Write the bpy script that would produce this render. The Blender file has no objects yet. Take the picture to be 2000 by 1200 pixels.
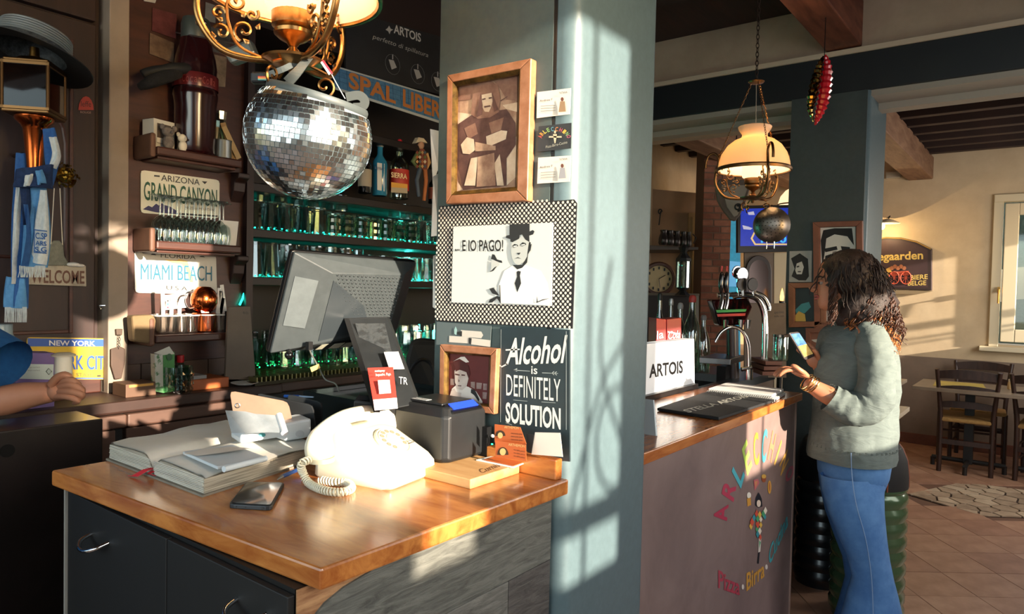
import bpy, math, random
from mathutils import Vector, Matrix
random.seed(7)
V=Vector
C=bpy.context.scene.collection
R=math.radians
# ---------------------------------------------------------------- camera
F=1365.0; CAM=V((0,0,1.5))
RM=Matrix.Rotation(R(37.6),3,'Z')@Matrix.Rotation(R(90-1.68),3,'X')@Matrix.Rotation(R(1.25),3,'Z')
cam=bpy.data.cameras.new('camera'); co=bpy.data.objects.new('camera',cam); C.objects.link(co)
co.matrix_world=Matrix.Translation(CAM)@RM.to_4x4()
cam.sensor_width=36; cam.lens=36*F/2000; cam.clip_start=.05; cam.clip_end=200
bpy.context.scene.camera=co
# ---------------------------------------------------------------- world, sun, lights
w=bpy.data.worlds.new('sky'); bpy.context.scene.world=w; w.use_nodes=True
nt=w.node_tree; bg=nt.nodes['Background']; st=nt.nodes.new('ShaderNodeTexSky')
st.sky_type='NISHITA'; st.sun_disc=False; st.sun_elevation=R(13); st.sun_rotation=R(96)
nt.links.new(st.outputs[0],bg.inputs[0]); bg.inputs[1].default_value=.55
SD=V((-1,.13,-.222)).normalized()
sl=bpy.data.lights.new('sun','SUN'); sl.energy=13.5; sl.angle=R(.9); sl.color=(1,.84,.66)
so=bpy.data.objects.new('sun',sl); C.objects.link(so); so.rotation_euler=(-SD).to_track_quat('Z','Y').to_euler(); so.location=(6,-1,4)
def area(name,loc,target,sx,sy,e,col):
    l=bpy.data.lights.new(name,'AREA'); l.shape='RECTANGLE'; l.size=sx; l.size_y=sy; l.energy=e; l.color=col
    o=bpy.data.objects.new(name,l); C.objects.link(o); o.location=loc
    o.rotation_euler=(V(loc)-V(target)).to_track_quat('Z','Y').to_euler(); return o
area('front_fill',(-.6,-2.5,1.9),(-1.2,2,1.2),3.4,1.9,34,(.80,.94,1))  # added fill, stands in for ambient light from the south opening
area('dining_fill',(1.15,6.2,1.7),(-1.5,6.6,1.0),1.6,1.3,38,(1,.93,.84))  # added fill to lift the dining floor and far wall
area('counter_fill',(1.15,3.4,1.5),(-1.0,2.6,.9),1.0,1.4,15,(1,.95,.92))  # added fill for the dark counter front
area('bar_fill',(1.15,.2,1.9),(-2.5,1.6,1.3),1.6,1.2,16,(.86,.95,1))  # added fill towards the back bar and the ledger
s=bpy.context.scene
s.view_settings.view_transform='Standard'; s.view_settings.look='None'; s.view_settings.gamma=1
s.view_settings.use_curve_mapping=False; s.view_settings.exposure=.35
# ---------------------------------------------------------------- pixel -> world point on a real surface
def ray(px,py): return RM@V(((px-1000)/F,-(py-600)/F,-1))
def at(px,py,d): return CAM+ray(px,py)*d
class Pl:
    def __init__(s,pt,n): s.o=V(pt); s.n=V(n).normalized()
    def p(s,px,py,off=0):
        r=ray(px,py); o=s.o+s.n*off; return CAM+r*((o-CAM).dot(s.n)/r.dot(s.n))
def PX(x): return Pl((x,0,0),(1,0,0))
def PY(y): return Pl((0,y,0),(0,-1,0))
def PZ(z): return Pl((0,0,z),(0,0,1))
UP=V((0,0,1)); FW=V((-math.sin(R(37.6)),math.cos(R(37.6)),0)); RT=V((math.cos(R(37.6)),math.sin(R(37.6)),0))
# ---------------------------------------------------------------- materials
def hx(h):
    h=h.lstrip('#'); c=[int(h[i:i+2],16)/255 for i in (0,2,4)]
    return tuple((x/12.92 if x<=.04045 else ((x+.055)/1.055)**2.4) for x in c)+(1,)
MC={}
def M(h,rough=.5,metal=0,emit=0,h2=None,sc=8,stretch=(1,1,1),bump=0,coat=0,wave=0,rot=0,sharp=(.35,.65)):
    k=(h,rough,metal,emit,h2,sc,stretch,bump,coat,wave,rot,sharp)
    if k in MC: return MC[k]
    m=bpy.data.materials.new('mat_%d'%len(MC)); m.use_nodes=True; t=m.node_tree; b=t.nodes['Principled BSDF']
    b.inputs['Base Color'].default_value=hx(h); b.inputs['Roughness'].default_value=rough; b.inputs['Metallic'].default_value=metal
    if coat: b.inputs['Coat Weight'].default_value=coat; b.inputs['Coat Roughness'].default_value=.12
    if emit: b.inputs['Emission Color'].default_value=hx(h); b.inputs['Emission Strength'].default_value=emit
    if h2 or bump:
        tc=t.nodes.new('ShaderNodeTexCoord'); mp=t.nodes.new('ShaderNodeMapping'); mp.inputs['Scale'].default_value=stretch; mp.inputs['Rotation'].default_value=(0,0,rot)
        t.links.new(tc.outputs['Object'],mp.inputs[0])
        n=t.nodes.new('ShaderNodeTexNoise'); n.inputs['Scale'].default_value=sc; n.inputs['Detail'].default_value=7; n.inputs['Roughness'].default_value=.62
        n.inputs['Distortion'].default_value=wave
        t.links.new(mp.outputs[0],n.inputs['Vector'])
        if h2:
            cr=t.nodes.new('ShaderNodeValToRGB'); cr.color_ramp.elements[0].color=hx(h2); cr.color_ramp.elements[1].color=hx(h)
            cr.color_ramp.elements[0].position=sharp[0]; cr.color_ramp.elements[1].position=sharp[1]
            t.links.new(n.outputs['Fac'],cr.inputs[0]); t.links.new(cr.outputs[0],b.inputs['Base Color'])
        if bump:
            bp=t.nodes.new('ShaderNodeBump'); bp.inputs['Strength'].default_value=bump; bp.inputs['Distance'].default_value=.01
            t.links.new(n.outputs['Fac'],bp.inputs['Height']); t.links.new(bp.outputs[0],b.inputs['Normal'])
    MC[k]=m; return m
def glass(h,name,gl=.12,rough=.03,op=0.0):
    m=bpy.data.materials.new(name); m.use_nodes=True; t=m.node_tree; t.nodes.remove(t.nodes['Principled BSDF'])
    out=t.nodes['Material Output']; tr=t.nodes.new('ShaderNodeBsdfTransparent'); tr.inputs[0].default_value=hx(h)
    g=t.nodes.new('ShaderNodeBsdfGlossy'); g.inputs['Roughness'].default_value=rough; g.inputs[0].default_value=(.95,1,1,1)
    lw=t.nodes.new('ShaderNodeLayerWeight'); lw.inputs[0].default_value=.35
    mr=t.nodes.new('ShaderNodeMapRange'); mr.inputs[3].default_value=gl; mr.inputs[4].default_value=.62
    t.links.new(lw.outputs['Facing'],mr.inputs[0])
    mx=t.nodes.new('ShaderNodeMixShader'); t.links.new(mr.outputs[0],mx.inputs[0]); t.links.new(tr.outputs[0],mx.inputs[1]); t.links.new(g.outputs[0],mx.inputs[2])
    t.links.new(mx.outputs[0],out.inputs[0]); return m
GL=glass('#dfe9e8','clear_glass'); GG=glass('#c4ded6','green_tinged_glass',.12); GW=glass('#f2f5f4','window_glass',.05)
GB=glass('#2a8fc8','blue_glass',.14); GR=glass('#c9d9d0','bottle_glass',.2); GT=glass('#2c4a44','dark_glass',.2)
BRASS=M('#b58a4c',.28,1,h2='#8a6230',sc=30); BRASSD=M('#7a5a3a',.35,1); COPPER=M('#c4622f',.18,1); CHROME=M('#d8dadb',.12,1); STEEL=M('#9a9ea0',.35,1)
BLACK=M('#0d0e10',.4); BLKM=M('#16181a',.7); WHITE=M('#e9e8e2',.6); CREAM=M('#e8dfc8',.5)
PINE=M('#c98242',.26,h2='#9c5525',sc=3,stretch=(2.2,10,10),coat=.35,wave=.6,bump=.03)
PINEY=M('#c27a3e',.26,h2='#9c5525',sc=3,stretch=(10,2,10),coat=.35,wave=.6,bump=.03)
FRAMEW=M('#b07a5a',.4,h2='#96603f',sc=5,stretch=(6,6,6),bump=.05)
DWOOD=M('#301a15',.5,h2='#21100d',sc=3,stretch=(9,9,1.2),wave=.4,bump=.04); RWOOD=M('#4c281d',.45,h2='#381c15',sc=3,stretch=(9,1.5,9),wave=.4,bump=.04)
TEAL=M('#586c72',.42,h2='#52656b',sc=60,bump=.02); TEALF=M('#50605f',.5,h2='#4a5a5a',sc=50,bump=.02); DTEAL=M('#12181a',.6)
PLAST=M('#b39c84',.85,h2='#a68f78',sc=5,bump=.15); WALLM=M('#d6c2a2',.9,h2='#cbb696',sc=6,bump=.2); WAINS=M('#8b7a6b',.85,h2='#807062',sc=5,bump=.15)
# ---------------------------------------------------------------- mesh building
class MB:
    def __init__(s): s.v=[]; s.f=[]
    def add(s,vs,fs):
        n=len(s.v); s.v+= [V(x) for x in vs]; s.f+=[tuple(i+n for i in f) for f in fs]; return s
    def box(s,c,sz,rot=None):
        c=V(c); vs=[]
        for x in (-1,1):
            for y in (-1,1):
                for z in (-1,1):
                    p=V((x*sz[0]/2,y*sz[1]/2,z*sz[2]/2))
                    vs.append(c+(rot@p if rot else p))
        return s.add(vs,[(0,1,3,2),(4,6,7,5),(0,4,5,1),(2,3,7,6),(0,2,6,4),(1,5,7,3)])
    def bb(s,a,b): a=V(a);b=V(b); return s.box((a+b)/2,[abs(b[i]-a[i]) for i in range(3)])
    def prism(s,pts,t):
        t=V(t); n=len(pts); pts=[V(p) for p in pts]
        return s.add(pts+[p+t for p in pts],[tuple(range(n-1,-1,-1)),tuple(range(n,2*n))]+[(i,(i+1)%n,(i+1)%n+n,i+n) for i in range(n)])
    def rings(s,rs,closed=True,cap=True):
        n=len(rs[0]); o=len(s.v); s.v+=[V(p) for r in rs for p in r]
        for i in range(len(rs)-1):
            for j in range(n if closed else n-1):
                k=(j+1)%n; s.f.append((o+i*n+j,o+i*n+k,o+(i+1)*n+k,o+(i+1)*n+j))
        if cap and closed:
            s.f.append(tuple(o+j for j in range(n-1,-1,-1))); m=o+(len(rs)-1)*n; s.f.append(tuple(m+j for j in range(n)))
        return s
    def lathe(s,prof,c=(0,0,0),n=20,rot=None,cap=False,sq=(1,1),ph=0):
        c=V(c); rs=[]
        for r,z in prof:
            ring=[]
            for j in range(n):
                a=ph+2*math.pi*j/n; p=V((math.cos(a)*r*sq[0],math.sin(a)*r*sq[1],z)); ring.append(c+(rot@p if rot else p))
            rs.append(ring)
        return s.rings(rs,True,cap)
    def tube(s,pts,r,n=7,closed=False,cap=True):
        pts=[V(p) for p in pts]; m=len(pts); rs=[]; prev=None
        for i,p in enumerate(pts):
            a=pts[(i-1)%m] if (i or closed) else p; b=pts[(i+1)%m] if (i<m-1 or closed) else p
            t=(b-a); t=t.normalized() if t.length>1e-9 else V((0,0,1))
            if prev is None: u=t.orthogonal().normalized()
            else:
                u=prev-t*prev.dot(t); u=u.normalized() if u.length>1e-6 else t.orthogonal().normalized()
            prev=u; w_=t.cross(u); rr=r[i] if isinstance(r,(list,tuple)) else r
            rs.append([p+(u*math.cos(2*math.pi*j/n)+w_*math.sin(2*math.pi*j/n))*rr for j in range(n)])
        if closed: rs.append(rs[0]); return s.rings(rs,True,False)
        return s.rings(rs,True,cap)
    def cyl(s,a,b,r,r2=None,n=16): return s.tube([a,b],[r,r if r2 is None else r2],n)
    def sph(s,c,r,n=14,m=8,rot=None):
        if not isinstance(r,(tuple,list)): r=(r,r,r)
        c=V(c); rs=[]
        for i in range(m+1):
            t=math.pi*i/m; t=min(max(t,.02),math.pi-.02); ring=[]
            for j in range(n):
                a=2*math.pi*j/n; p=V((r[0]*math.sin(t)*math.cos(a),r[1]*math.sin(t)*math.sin(a),-r[2]*math.cos(t)))
                ring.append(c+(rot@p if rot else p))
            rs.append(ring)
        return s.rings(rs)
    def build(s,name,mat,parent=None,bev=0,sm=None,sub=0):
        off=V((0,0,0))
        if parent:
            q=parent
            while q: off+=q.location; q=q.parent
            loc=V((0,0,0))
        else:
            xs=[p.x for p in s.v]; ys=[p.y for p in s.v]; zs=[p.z for p in s.v]
            off=V(((min(xs)+max(xs))/2,(min(ys)+max(ys))/2,min(zs))); loc=off
        me=bpy.data.meshes.new(name); me.from_pydata([p-off for p in s.v],[],s.f); me.materials.append(mat); me.update()
        o=bpy.data.objects.new(name,me); C.objects.link(o); o.location=loc
        if parent: o.parent=parent
        if sm is not None:
            me.shade_smooth()
            if sm<180: me.set_sharp_from_angle(angle=R(sm))
        if bev:
            b=o.modifiers.new('bevel','BEVEL'); b.width=bev; b.segments=2; b.limit_method='ANGLE'; b.harden_normals=False
        if sub:
            b=o.modifiers.new('sub','SUBSURF'); b.levels=sub; b.render_levels=sub
        return o
def tag(o,label,cat,group=None,kind=None):
    if label: o['label']=label
    if cat: o['category']=cat
    if group: o['group']=group
    if kind: o['kind']=kind
    return o
def T(name,label,cat,loc,group=None):
    o=bpy.data.objects.new(name,None); o.empty_display_size=.05; C.objects.link(o); o.location=V(loc); return tag(o,label,cat,group)
def st_(o): o['kind']='structure'; return o
def struct(mb,name,mat,parent=None,**k):
    o=mb.build(name,mat,parent,**k)
    if not parent: o['kind']='structure'
    return o
def copy_tree(o,parent=None):
    c=o.copy(); C.objects.link(c)
    if parent: c.parent=parent
    for ch in list(o.children): copy_tree(ch,c)
    return c
def dup(root,loc,label=None,rz=0,sc=1,group=None):
    c=copy_tree(root); c.location=V(loc); c.rotation_euler=(0,0,rz); c.scale=(sc,)*3 if not isinstance(sc,tuple) else sc
    if label: c['label']=label
    if group: c['group']=group
    return c
ORN='first second third fourth fifth sixth seventh eighth ninth tenth eleventh twelfth thirteenth fourteenth fifteenth sixteenth seventeenth eighteenth nineteenth twentieth twenty-first twenty-second twenty-third twenty-fourth twenty-fifth twenty-sixth twenty-seventh twenty-eighth twenty-ninth thirtieth'.split()
TX={}
def glyphs(s,bold=0):
    k=(s,bold)
    if k in TX: return TX[k]
    cu=bpy.data.curves.new('t','FONT'); cu.body=s; cu.size=1; cu.offset=bold; cu.resolution_u=3; cu.fill_mode='FRONT'
    o=bpy.data.objects.new('t',cu); C.objects.link(o); bpy.context.view_layer.update()
    me=bpy.data.meshes.new_from_object(o.evaluated_get(bpy.context.evaluated_depsgraph_get()))
    vs=[v.co.copy() for v in me.vertices]; fs=[tuple(p.vertices) for p in me.polygons]
    bpy.data.objects.remove(o); bpy.data.curves.remove(cu); bpy.data.meshes.remove(me)
    x0=min(v.x for v in vs); x1=max(v.x for v in vs); y1=max(v.y for v in vs if True)
    TX[k]=([( (v.x-x0)/(x1-x0), v.y/y1) for v in vs],fs); return TX[k]
def tmb(s,A,B,H,bold=0,shear=0,mb=None,arch=0):
    g,fs=glyphs(s,bold); A=V(A);B=V(B);H=V(H); mb=mb or MB()
    u=B-A; v=H-A
    return mb.add([A+u*(x+shear*y)+v*(y+arch*(1-(2*x-1)**2)) for x,y in g],fs)
def txt(pl,s,a,b,h,mat,parent,name='lettering',bold=0,off=.0015,shear=0,arch=0):
    A=pl.p(*a,off); B=pl.p(*b,off); H=pl.p(a[0],a[1]-h,off)
    return tmb(s,A,B,H,bold,shear,None,arch).build(name,mat,parent)
def polys(pl,ps,mat,parent,name='print',off=.001,th=0):
    mb=MB()
    for p in ps:
        pts=[pl.p(x,y,off) for x,y in p]
        if th: mb.prism(pts,-pl.n*th)
        else: mb.add(pts,[tuple(range(len(pts)))])
    return mb.build(name,mat,parent)
def circ(cx,cy,rx,ry=None,n=14,a0=0,a1=360):
    ry=rx if ry is None else ry
    return [(cx+rx*math.cos(R(a0+(a1-a0)*i/(n if a1-a0>=360 else n-1))),cy+ry*math.sin(R(a0+(a1-a0)*i/(n if a1-a0>=360 else n-1)))) for i in range(n)]
def slab(pl,q,off,th,mat,name,parent,bev=0):
    """board lying on plane pl, its front face 'off' proud of it, outline q in photo pixels"""
    return polys(pl,[q],mat,parent,name,off,th) if not bev else MB().prism([pl.p(x,y,off) for x,y in q],-pl.n*th).build(name,mat,parent,bev=bev)
def smooth(pts,k=4,closed=False):
    pts=[V(p) for p in pts]; n=len(pts); out=[]
    for i in range(n if closed else n-1):
        p0=pts[(i-1)%n] if (i or closed) else pts[0]; p1=pts[i]; p2=pts[(i+1)%n]; p3=pts[(i+2)%n] if (i<n-2 or closed) else pts[-1]
        for j in range(k):
            t=j/k; out.append(.5*((2*p1)+(p2-p0)*t+(2*p0-5*p1+4*p2-p3)*t*t+(3*p1-p0-3*p2+p3)*t**3))
    if not closed: out.append(pts[-1])
    return out
# ================================================================ THE SETTING
XW=-2.62; XE=1.3; YN=8.08; XPIL=-.795; YPIL=1.23
PW=PX(XW); PN=PY(YN); PP=PY(YPIL)
struct(MB().bb((-3.2,-3,-.15),(1.5,8.4,-.012)),'floor',M('#6d5040',.8))
struct(MB().bb((-3.15,-1.2,0),(-2.98,YN,3.05)),'wall_west',WALLM)
# north wall round its window
WX0=PN.p(1937,520).x+.03; WZ0=1.05; WZ1=2.42
nw=MB().bb((-3.15,YN,0),(WX0,YN+.25,3.05)).bb((WX0,YN,0),(1.5,YN+.25,WZ0)).bb((WX0,YN,WZ1),(1.5,YN+.25,3.05)).bb((WX0+1.15,YN,WZ0),(1.5,YN+.25,WZ1))
struct(nw,'wall_north',WALLM)
struct(MB().bb((-2.98,YN-.006,.1),(XE,YN,.885)),'trim_1',WAINS)
struct(MB().bb((-2.98,YN-.016,0),(XE,YN,.105)),'baseboard_north',M('#7a4a36',.6,h2='#6a3d2c',sc=8),bev=.004)
# east wall (behind the camera's right): openings cut to shape the sun patches
SL=.222; SY=.13
def sunback(y,z,x=-.8): return (y-SY*(XE-x), z+SL*(XE-x))
ops=[]
for (y0,y1,z0,z1) in [(.735,1.46,.86,2.09),(2.46,3.30,.84,1.46),(7.35,8.19,.95,1.90)]:
    a=sunback(y0,z0); b=sunback(y1,z1); ops.append((a[0],b[0],a[1],b[1]))
e=MB(); y=-3.0
for (a,b,c,d) in ops:
    e.bb((XE,y,0),(XE+.12,a,3.05)).bb((XE,a,0),(XE+.12,b,c)).bb((XE,a,d),(XE+.12,b,3.05)); y=b
e.bb((XE,y,0),(XE+.12,8.33,3.05))
struct(e,'wall_east',PLAST)
for i,(a,b,c,d) in enumerate(ops[:2]):
    wn=T('window_%d'%(i+2),None,None,(XE+.06,(a+b)/2,c)); wn['kind']='structure'
    g=MB(); x=XE+.05
    for yy in ((a+.5,a+.51,a+.505) if i==0 else (a+.62,)): pass
    if i==0:
        def zz_(z): return z+SL*(XE+.8)
        g.bb((x,a,c),(x+.02,a+.07,zz_(1.25))).bb((x,a+.07,c),(x+.02,a+.22,zz_(1.03))).bb((x,a+.22,c),(x+.02,a+.49,zz_(1.13)))  # added boards masking the lower part of the sun patch
        g.bb((x,a+.49,zz_(.975)),(x+.02,b,zz_(1.035)))
        g.bb((x,a+.56,c),(x+.02,a+.575,d))
        # added unseen scrolls that cast the curved shadow lines on the pillar
        g.tube(smooth([(x,a+.50,c+.15),(x,a+.62,c+.42),(x,a+.74,c+.55),(x,a+.80,c+.78),(x,a+.72,c+.9)],6),.008)
        g.tube(smooth([(x,a+.86,c+.1),(x,a+.72,c+.30),(x,a+.62,c+.5),(x,a+.66,c+.72)],6),.008)
        g.tube([(x,a+.70+.09*math.cos(t*.5),c+.30+.12*math.sin(t*.5)) for t in range(13)],.008,closed=True)
    else:
        g.bb((x,a+.17,c),(x+.02,a+.19,d))
    g.build('sun_mask',BLKM,wn)  # unseen pieces added to shape the sun patches
g=MB(); a,b,c,d=ops[2]
g.bb((XE+.05,a,c+.27),(XE+.07,b,c+.34)).tube([(XE+.06,a,c+.12),(XE+.06,b,c+.2)],.012).tube([(XE+.06,a,c+.05),(XE+.06,b,c+.16)],.010)  # added bars that cast shadow bands across the far wall patch
wn=T('window_4',None,None,(XE+.06,(a+b)/2,c)); wn['kind']='structure'; g.build('sun_mask',BLKM,wn)
# south wall with the wide shop front
struct(MB().bb((-3.15,-3.0,0),(XE,-2.88,.8)).bb((-3.15,-3.0,2.75),(XE,-2.88,3.05)).bb((-3.15,-3.0,.8),(-2.6,-2.88,2.75)).bb((.9,-3.0,.8),(XE,-2.88,2.75)),'wall_south',PLAST)
# ceilings
struct(MB().bb((-3.15,-3,3.05),(1.5,4.2,3.15)),'ceiling',M('#3a211a',.7,h2='#2c1712',sc=3,stretch=(10,1,1)))
struct(MB().bb((-3.15,4.2,3.05),(1.5,8.4,3.15)).build('ceiling_back',M('#5a4032',.9)) and MB().bb((-3.1,4.2,3.04),(-3.0,4.3,3.05)),'trim_2',PLAST)
for o in list(C.objects):
    if o.name=='ceiling_back': o.name='ceiling_dining'; o['kind']='structure'
YB=4.02
struct(MB().bb((-2.98,YB,2.565),(XE,YB+.2,2.765)),'trim_3',M('#141a1c',.45,h2='#10151a',sc=4),bev=.004)   # black lintel beam
struct(MB().bb((-2.98,YB+.02,2.79),(XE,YB+.16,3.05)),'trim_4',PLAST)
struct(MB().bb((-2.98,YB-.012,2.765),(XE,YB+.2,2.79)),'trim_5',M('#c9b49a',.8))
struct(MB().bb((-2.98,YB+.02,2.535),(XE,YB+.24,2.565)).bb((-2.98,YB+.2,2.50),(XE,YB+.3,2.535)),'trim_6',M('#9b9284',.6))
struct(MB().bb((-2.98,YB+.3,2.50),(-.79,YB+.42,3.05)),'trim_7',PLAST)
# roof joists of the front room, along Y
JW=M('#7c4630',.6,h2='#55291b',sc=2.5,stretch=(8,1.2,8),bump=.1,wave=.4)
for i,x in enumerate((-2.86,-1.95,-1.005,-.05,.9)):
    if x<-1.8: continue
    tag(MB().bb((x,-2.8,2.80),(x+.175,YB+.02,3.04)).build('ceiling_beam',JW,bev=.006),
        {-1.005:'reddish brown ceiling beam above the red chilli pepper ornament',-.05:'reddish brown ceiling beam right of the chilli one',.9:'ceiling beam by the east wall'}[x],'beam')
for k in range(7):
    y=-2.4+k*.95
    tag(MB().bb((-2.97,y,2.98),(XE-.01,y+.09,3.05)).build('rafter',M('#2e1a14',.7)),'%s dark rafter from the front window under the front room ceiling'%ORN[k],'rafter','dark rafters of the front room')
struct(MB().bb((-2.98,2.9,2.62),(-2.2,3.02,3.05)),'trim_8',PLAST)
# dining room ceiling: one main beam, cross rafters, terracotta tiles between them
bx0=PN.p(1800,352).x; PB=M('#8a6a52',.65,h2='#6a4a38',sc=2.5,stretch=(7,1.2,7),bump=.25,wave=.5)
tag(MB().bb((bx0-.12,YB+.3,2.66),(bx0+.10,YN,2.88)).build('main_beam',PB,bev=.01),'weathered brown beam running to the cream far wall','beam')
tag(MB().bb((bx0-1.25,YB+.42,2.62),(bx0-1.05,YN,2.88)).build('main_beam',PB,bev=.01),'weathered beam above the left hanging lamp in the back','beam')
TM=[M('#8c6248',.8,h2='#74503a',sc=10),M('#7d5642',.8,h2='#66452f',sc=10),M('#966c52',.8,h2='#7e563e',sc=10)]
ceil=[o for o in C.objects if o.name=='ceiling_dining'][0]
tm=None
for k in range(11):
    y=YB+.42+k*.33
    tag(MB().bb((-2.97,y,2.86),(XE-.01,y+.075,2.98)).build('rafter',M('#33201a',.7,h2='#261612',sc=4),bev=.004),'%s dark rafter from the black lintel across the terracotta ceiling'%ORN[k],'rafter','rafters of the dining room ceiling')
    for j in range(13):
        x=-2.6+j*.30
        if x<-1.9 and k<3: continue
        mb=MB().bb((x,y+.05,3.0),(x+.29,y+.32,3.03+.0*random.random())); 
        mb.build('tile',random.choice(TM),ceil)
# ---- floor tiles, laid square to the camera axis (diagonal to the walls)
fl=[o for o in C.objects if o.name=='floor'][0]
FT=[M('#b08a72',.42,h2='#9a745e',sc=7),M('#a8806a',.45,h2='#8f6a56',sc=6),M('#b8927a',.4,h2='#a07a64',sc=8)]
S=.30; G=.004; proto={}
mosc=[PZ(0).p(*q) for q in [(1775,965),(1880,942),(2080,968),(2070,1012),(1915,1007)]]
def inside(p,poly):
    c=False; n=len(poly)
    for i in range(n):
        a=poly[i]; b=poly[(i+1)%n]
        if (a.y>p.y)!=(b.y>p.y) and p.x<(b.x-a.x)*(p.y-a.y)/(b.y-a.y)+a.x: c=not c
    return c
cnt=0; rest=MB()
RF=Matrix.Rotation(R(37.6),3,'Z')
for i in range(-8,26):
    for j in range(-16,22):
        d=.6+i*S; l=.11+j*S; c=FW*d+RT*l
        if not(-3.1<c.x<1.4 and -2.95<c.y<YN+.12): continue
        if inside(c,mosc): continue
        r=l/max(d,.1)
        if d>2.9 and .45<r<.80 and c.x>-2 and cnt<260:
            mt=random.randrange(3)
            if mt not in proto:
                o=MB().box((0,0,-.006),(S-G,S-G,.012)).build('tile',FT[mt],None,bev=.0015); proto[mt]=o.data
                bpy.data.objects.remove(o)
            o=bpy.data.objects.new('tile',proto[mt]); C.objects.link(o); o.parent=fl; o.location=V((c.x,c.y,-.012+random.uniform(-.0006,.0006)))-fl.location
            o.rotation_euler=(0,0,R(37.6)); cnt+=1
        else: rest.box((c.x,c.y,-.0065),(S-G,S-G,.012),RF)
o=rest.build('tile_field',FT[0],fl); o['kind']='stuff'
# crazy paving panel: Voronoi cells clipped to the diamond
def clip(poly,a,nrm):
    out=[]; n=len(poly)
    for i in range(n):
        p=poly[i]; q=poly[(i+1)%n]; dp=(p-a).dot(nrm); dq=(q-a).dot(nrm)
        if dp<=0: out.append(p)
        if dp*dq<0: out.append(p+(q-p)*(dp/(dp-dq)))
    return out
rs=random.Random(3); xs=[p.x for p in mosc]; ys=[p.y for p in mosc]; seeds=[]
for _ in range(4000):
    p=V((rs.uniform(min(xs),max(xs)),rs.uniform(min(ys),max(ys)),0))
    if inside(p,mosc) and all((p-q).length>.10 for q in seeds): seeds.append(p)
struct(MB().prism([p+V((0,0,-.010)) for p in mosc],(0,0,.003)),'trim_9',M('#3f3028',.8))
mz=[o for o in C.objects if o.name=='trim_9'][0]
SM=[M('#b9a48c',.5,h2='#a08a74',sc=12),M('#a8947e',.5,h2='#8e7a66',sc=12),M('#c8b59c',.5,h2='#b09c84',sc=12)]
for p in seeds:
    poly=[V((q.x,q.y,0)) for q in mosc]
    for q in seeds:
        if q is not p and (q-p).length<.6:
            poly=clip(poly,(p+q)/2-(q-p).normalized()*.007,(q-p).normalized())
    if len(poly)>2:
        MB().prism([V((v.x,v.y,-.007)) for v in poly],(0,0,.007+rs.uniform(0,.0015))).build('paving_stone',SM[rs.randrange(3)],mz)
# ---- north window
PNF=PY(YN)
wn=T('window_1',None,None,(WX0+.3,YN,WZ0)); wn['kind']='structure'
WF=M('#d9cdb0',.5)
x0=WX0-.03
MB().bb((x0,YN-.03,WZ0-.02),(x0+.075,YN+.06,WZ1-.0201)).bb((x0,YN-.031,WZ1-.02),(x0+1.2,YN+.06,WZ1+.05)).bb((x0+1.12,YN-.03,WZ0),(x0+1.2,YN+.06,WZ1-.0201)).build('frame',WF,wn,bev=.004)
MB().bb((x0+.09,YN-.05,WZ0+.03),(x0+.20,YN+.0,WZ1-.04)).bb((x0+.2001,YN-.051,WZ0+.03),(x0+.9999,YN,WZ0+.15)).bb((x0+.2001,YN-.051,WZ1-.15),(x0+.9999,YN,WZ1-.04)).bb((x0+1.0,YN-.05,WZ0+.03),(x0+1.1,YN,WZ1-.04)).build('sash',WF,wn,bev=.006)
MB().bb((x0+.19,YN-.03,WZ0+.14),(x0+1.01,YN-.024,WZ1-.14)).build('pane',GW,wn)
MB().bb((x0-.07,YN-.09,WZ0-.065),(x0+1.3,YN+.05,WZ0-.02)).build('window_sill',WF,wn,bev=.006)
hz=PY(YN-.05).p(1951,566); h=MB().box(hz+V((0,-.008,0)),(.022,.02,.05)).tube([hz+V((0,-.02,.0)),hz+V((0,-.05,0)),hz+V((.0,-.055,-.13))],[.009,.009,.007],8).build('handle',BRASS,wn)
# outside that window: parked pale awning and a dark hedge
tag(MB().rings([[V((-1.3+ i*.3, YN+1.6+j*.5, 1.55+.32*math.sin(i/9*3.1)-.18*j)) for i in range(12)] for j in range(3)],closed=False).build('awning',M('#dfe6e2',.6)),'pale awning outside the far window','awning')
tag(MB().bb((-3,YN+3.4,0),(4,YN+3.9,2.9)).build('hedge',M('#22332b',.9,h2='#16241d',sc=14,bump=1)),'dark hedge outside the far window','hedge')
tag(MB().bb((-6,YN+.3,-.2),(6,YN+9,-.02)).build('pavement',M('#777066',.9)),'grey pavement outside the far window','pavement')
# ---- left: main pillar, far pillar
def pillar(name,label,x1,y0,w_,dp,h0,m1,frontm,seams):
    t=T(name,label,'pillar',(x1-w_/2,y0+dp/2,0))
    r=.035; pts=[]
    for (cx,cy,a0) in ((x1-r,y0+r,-90),(x1-r,y0+dp-r,0),(x1-w_+r*.3,y0+dp-r*.3,90),(x1-w_+r*.3,y0+r*.3,180)):
        rr=r if a0 in(-90,0) else r*.3
        for k in range(7): a=R(a0+15*k); pts.append(V((cx+rr*math.cos(a),cy+rr*math.sin(a),0)))
    MB().prism(pts,(0,0,h0)).build('casing',m1,t,sm=30)
    for x in seams: MB().bb((x,y0-.0015,0),(x+.004,y0+.01,h0)).build('seam',BLACK,t)
    return t
struct(MB().bb((-3,-1,0),(-2.99,-.9,.1)),'trim_10',PLAST)
near=pillar('pillar','blue-grey boxed pillar in the foreground carrying the framed photos',XPIL,YPIL,.385,.385,3.05,TEAL,TEALF,())
MB().bb((XPIL-.383,YPIL-.004,0),(XPIL-.055,YPIL+.002,3.05)).build('front_panel',TEALF,near)
MB().bb((XPIL-.055,YPIL-.003,0),(XPIL-.047,YPIL+.003,3.05)).build('seam',BLACK,near)
far=pillar('pillar','dark blue-grey boxed pillar behind the woman',-.775,4.02,.40,.46,2.565,TEAL,TEALF,())
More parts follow.
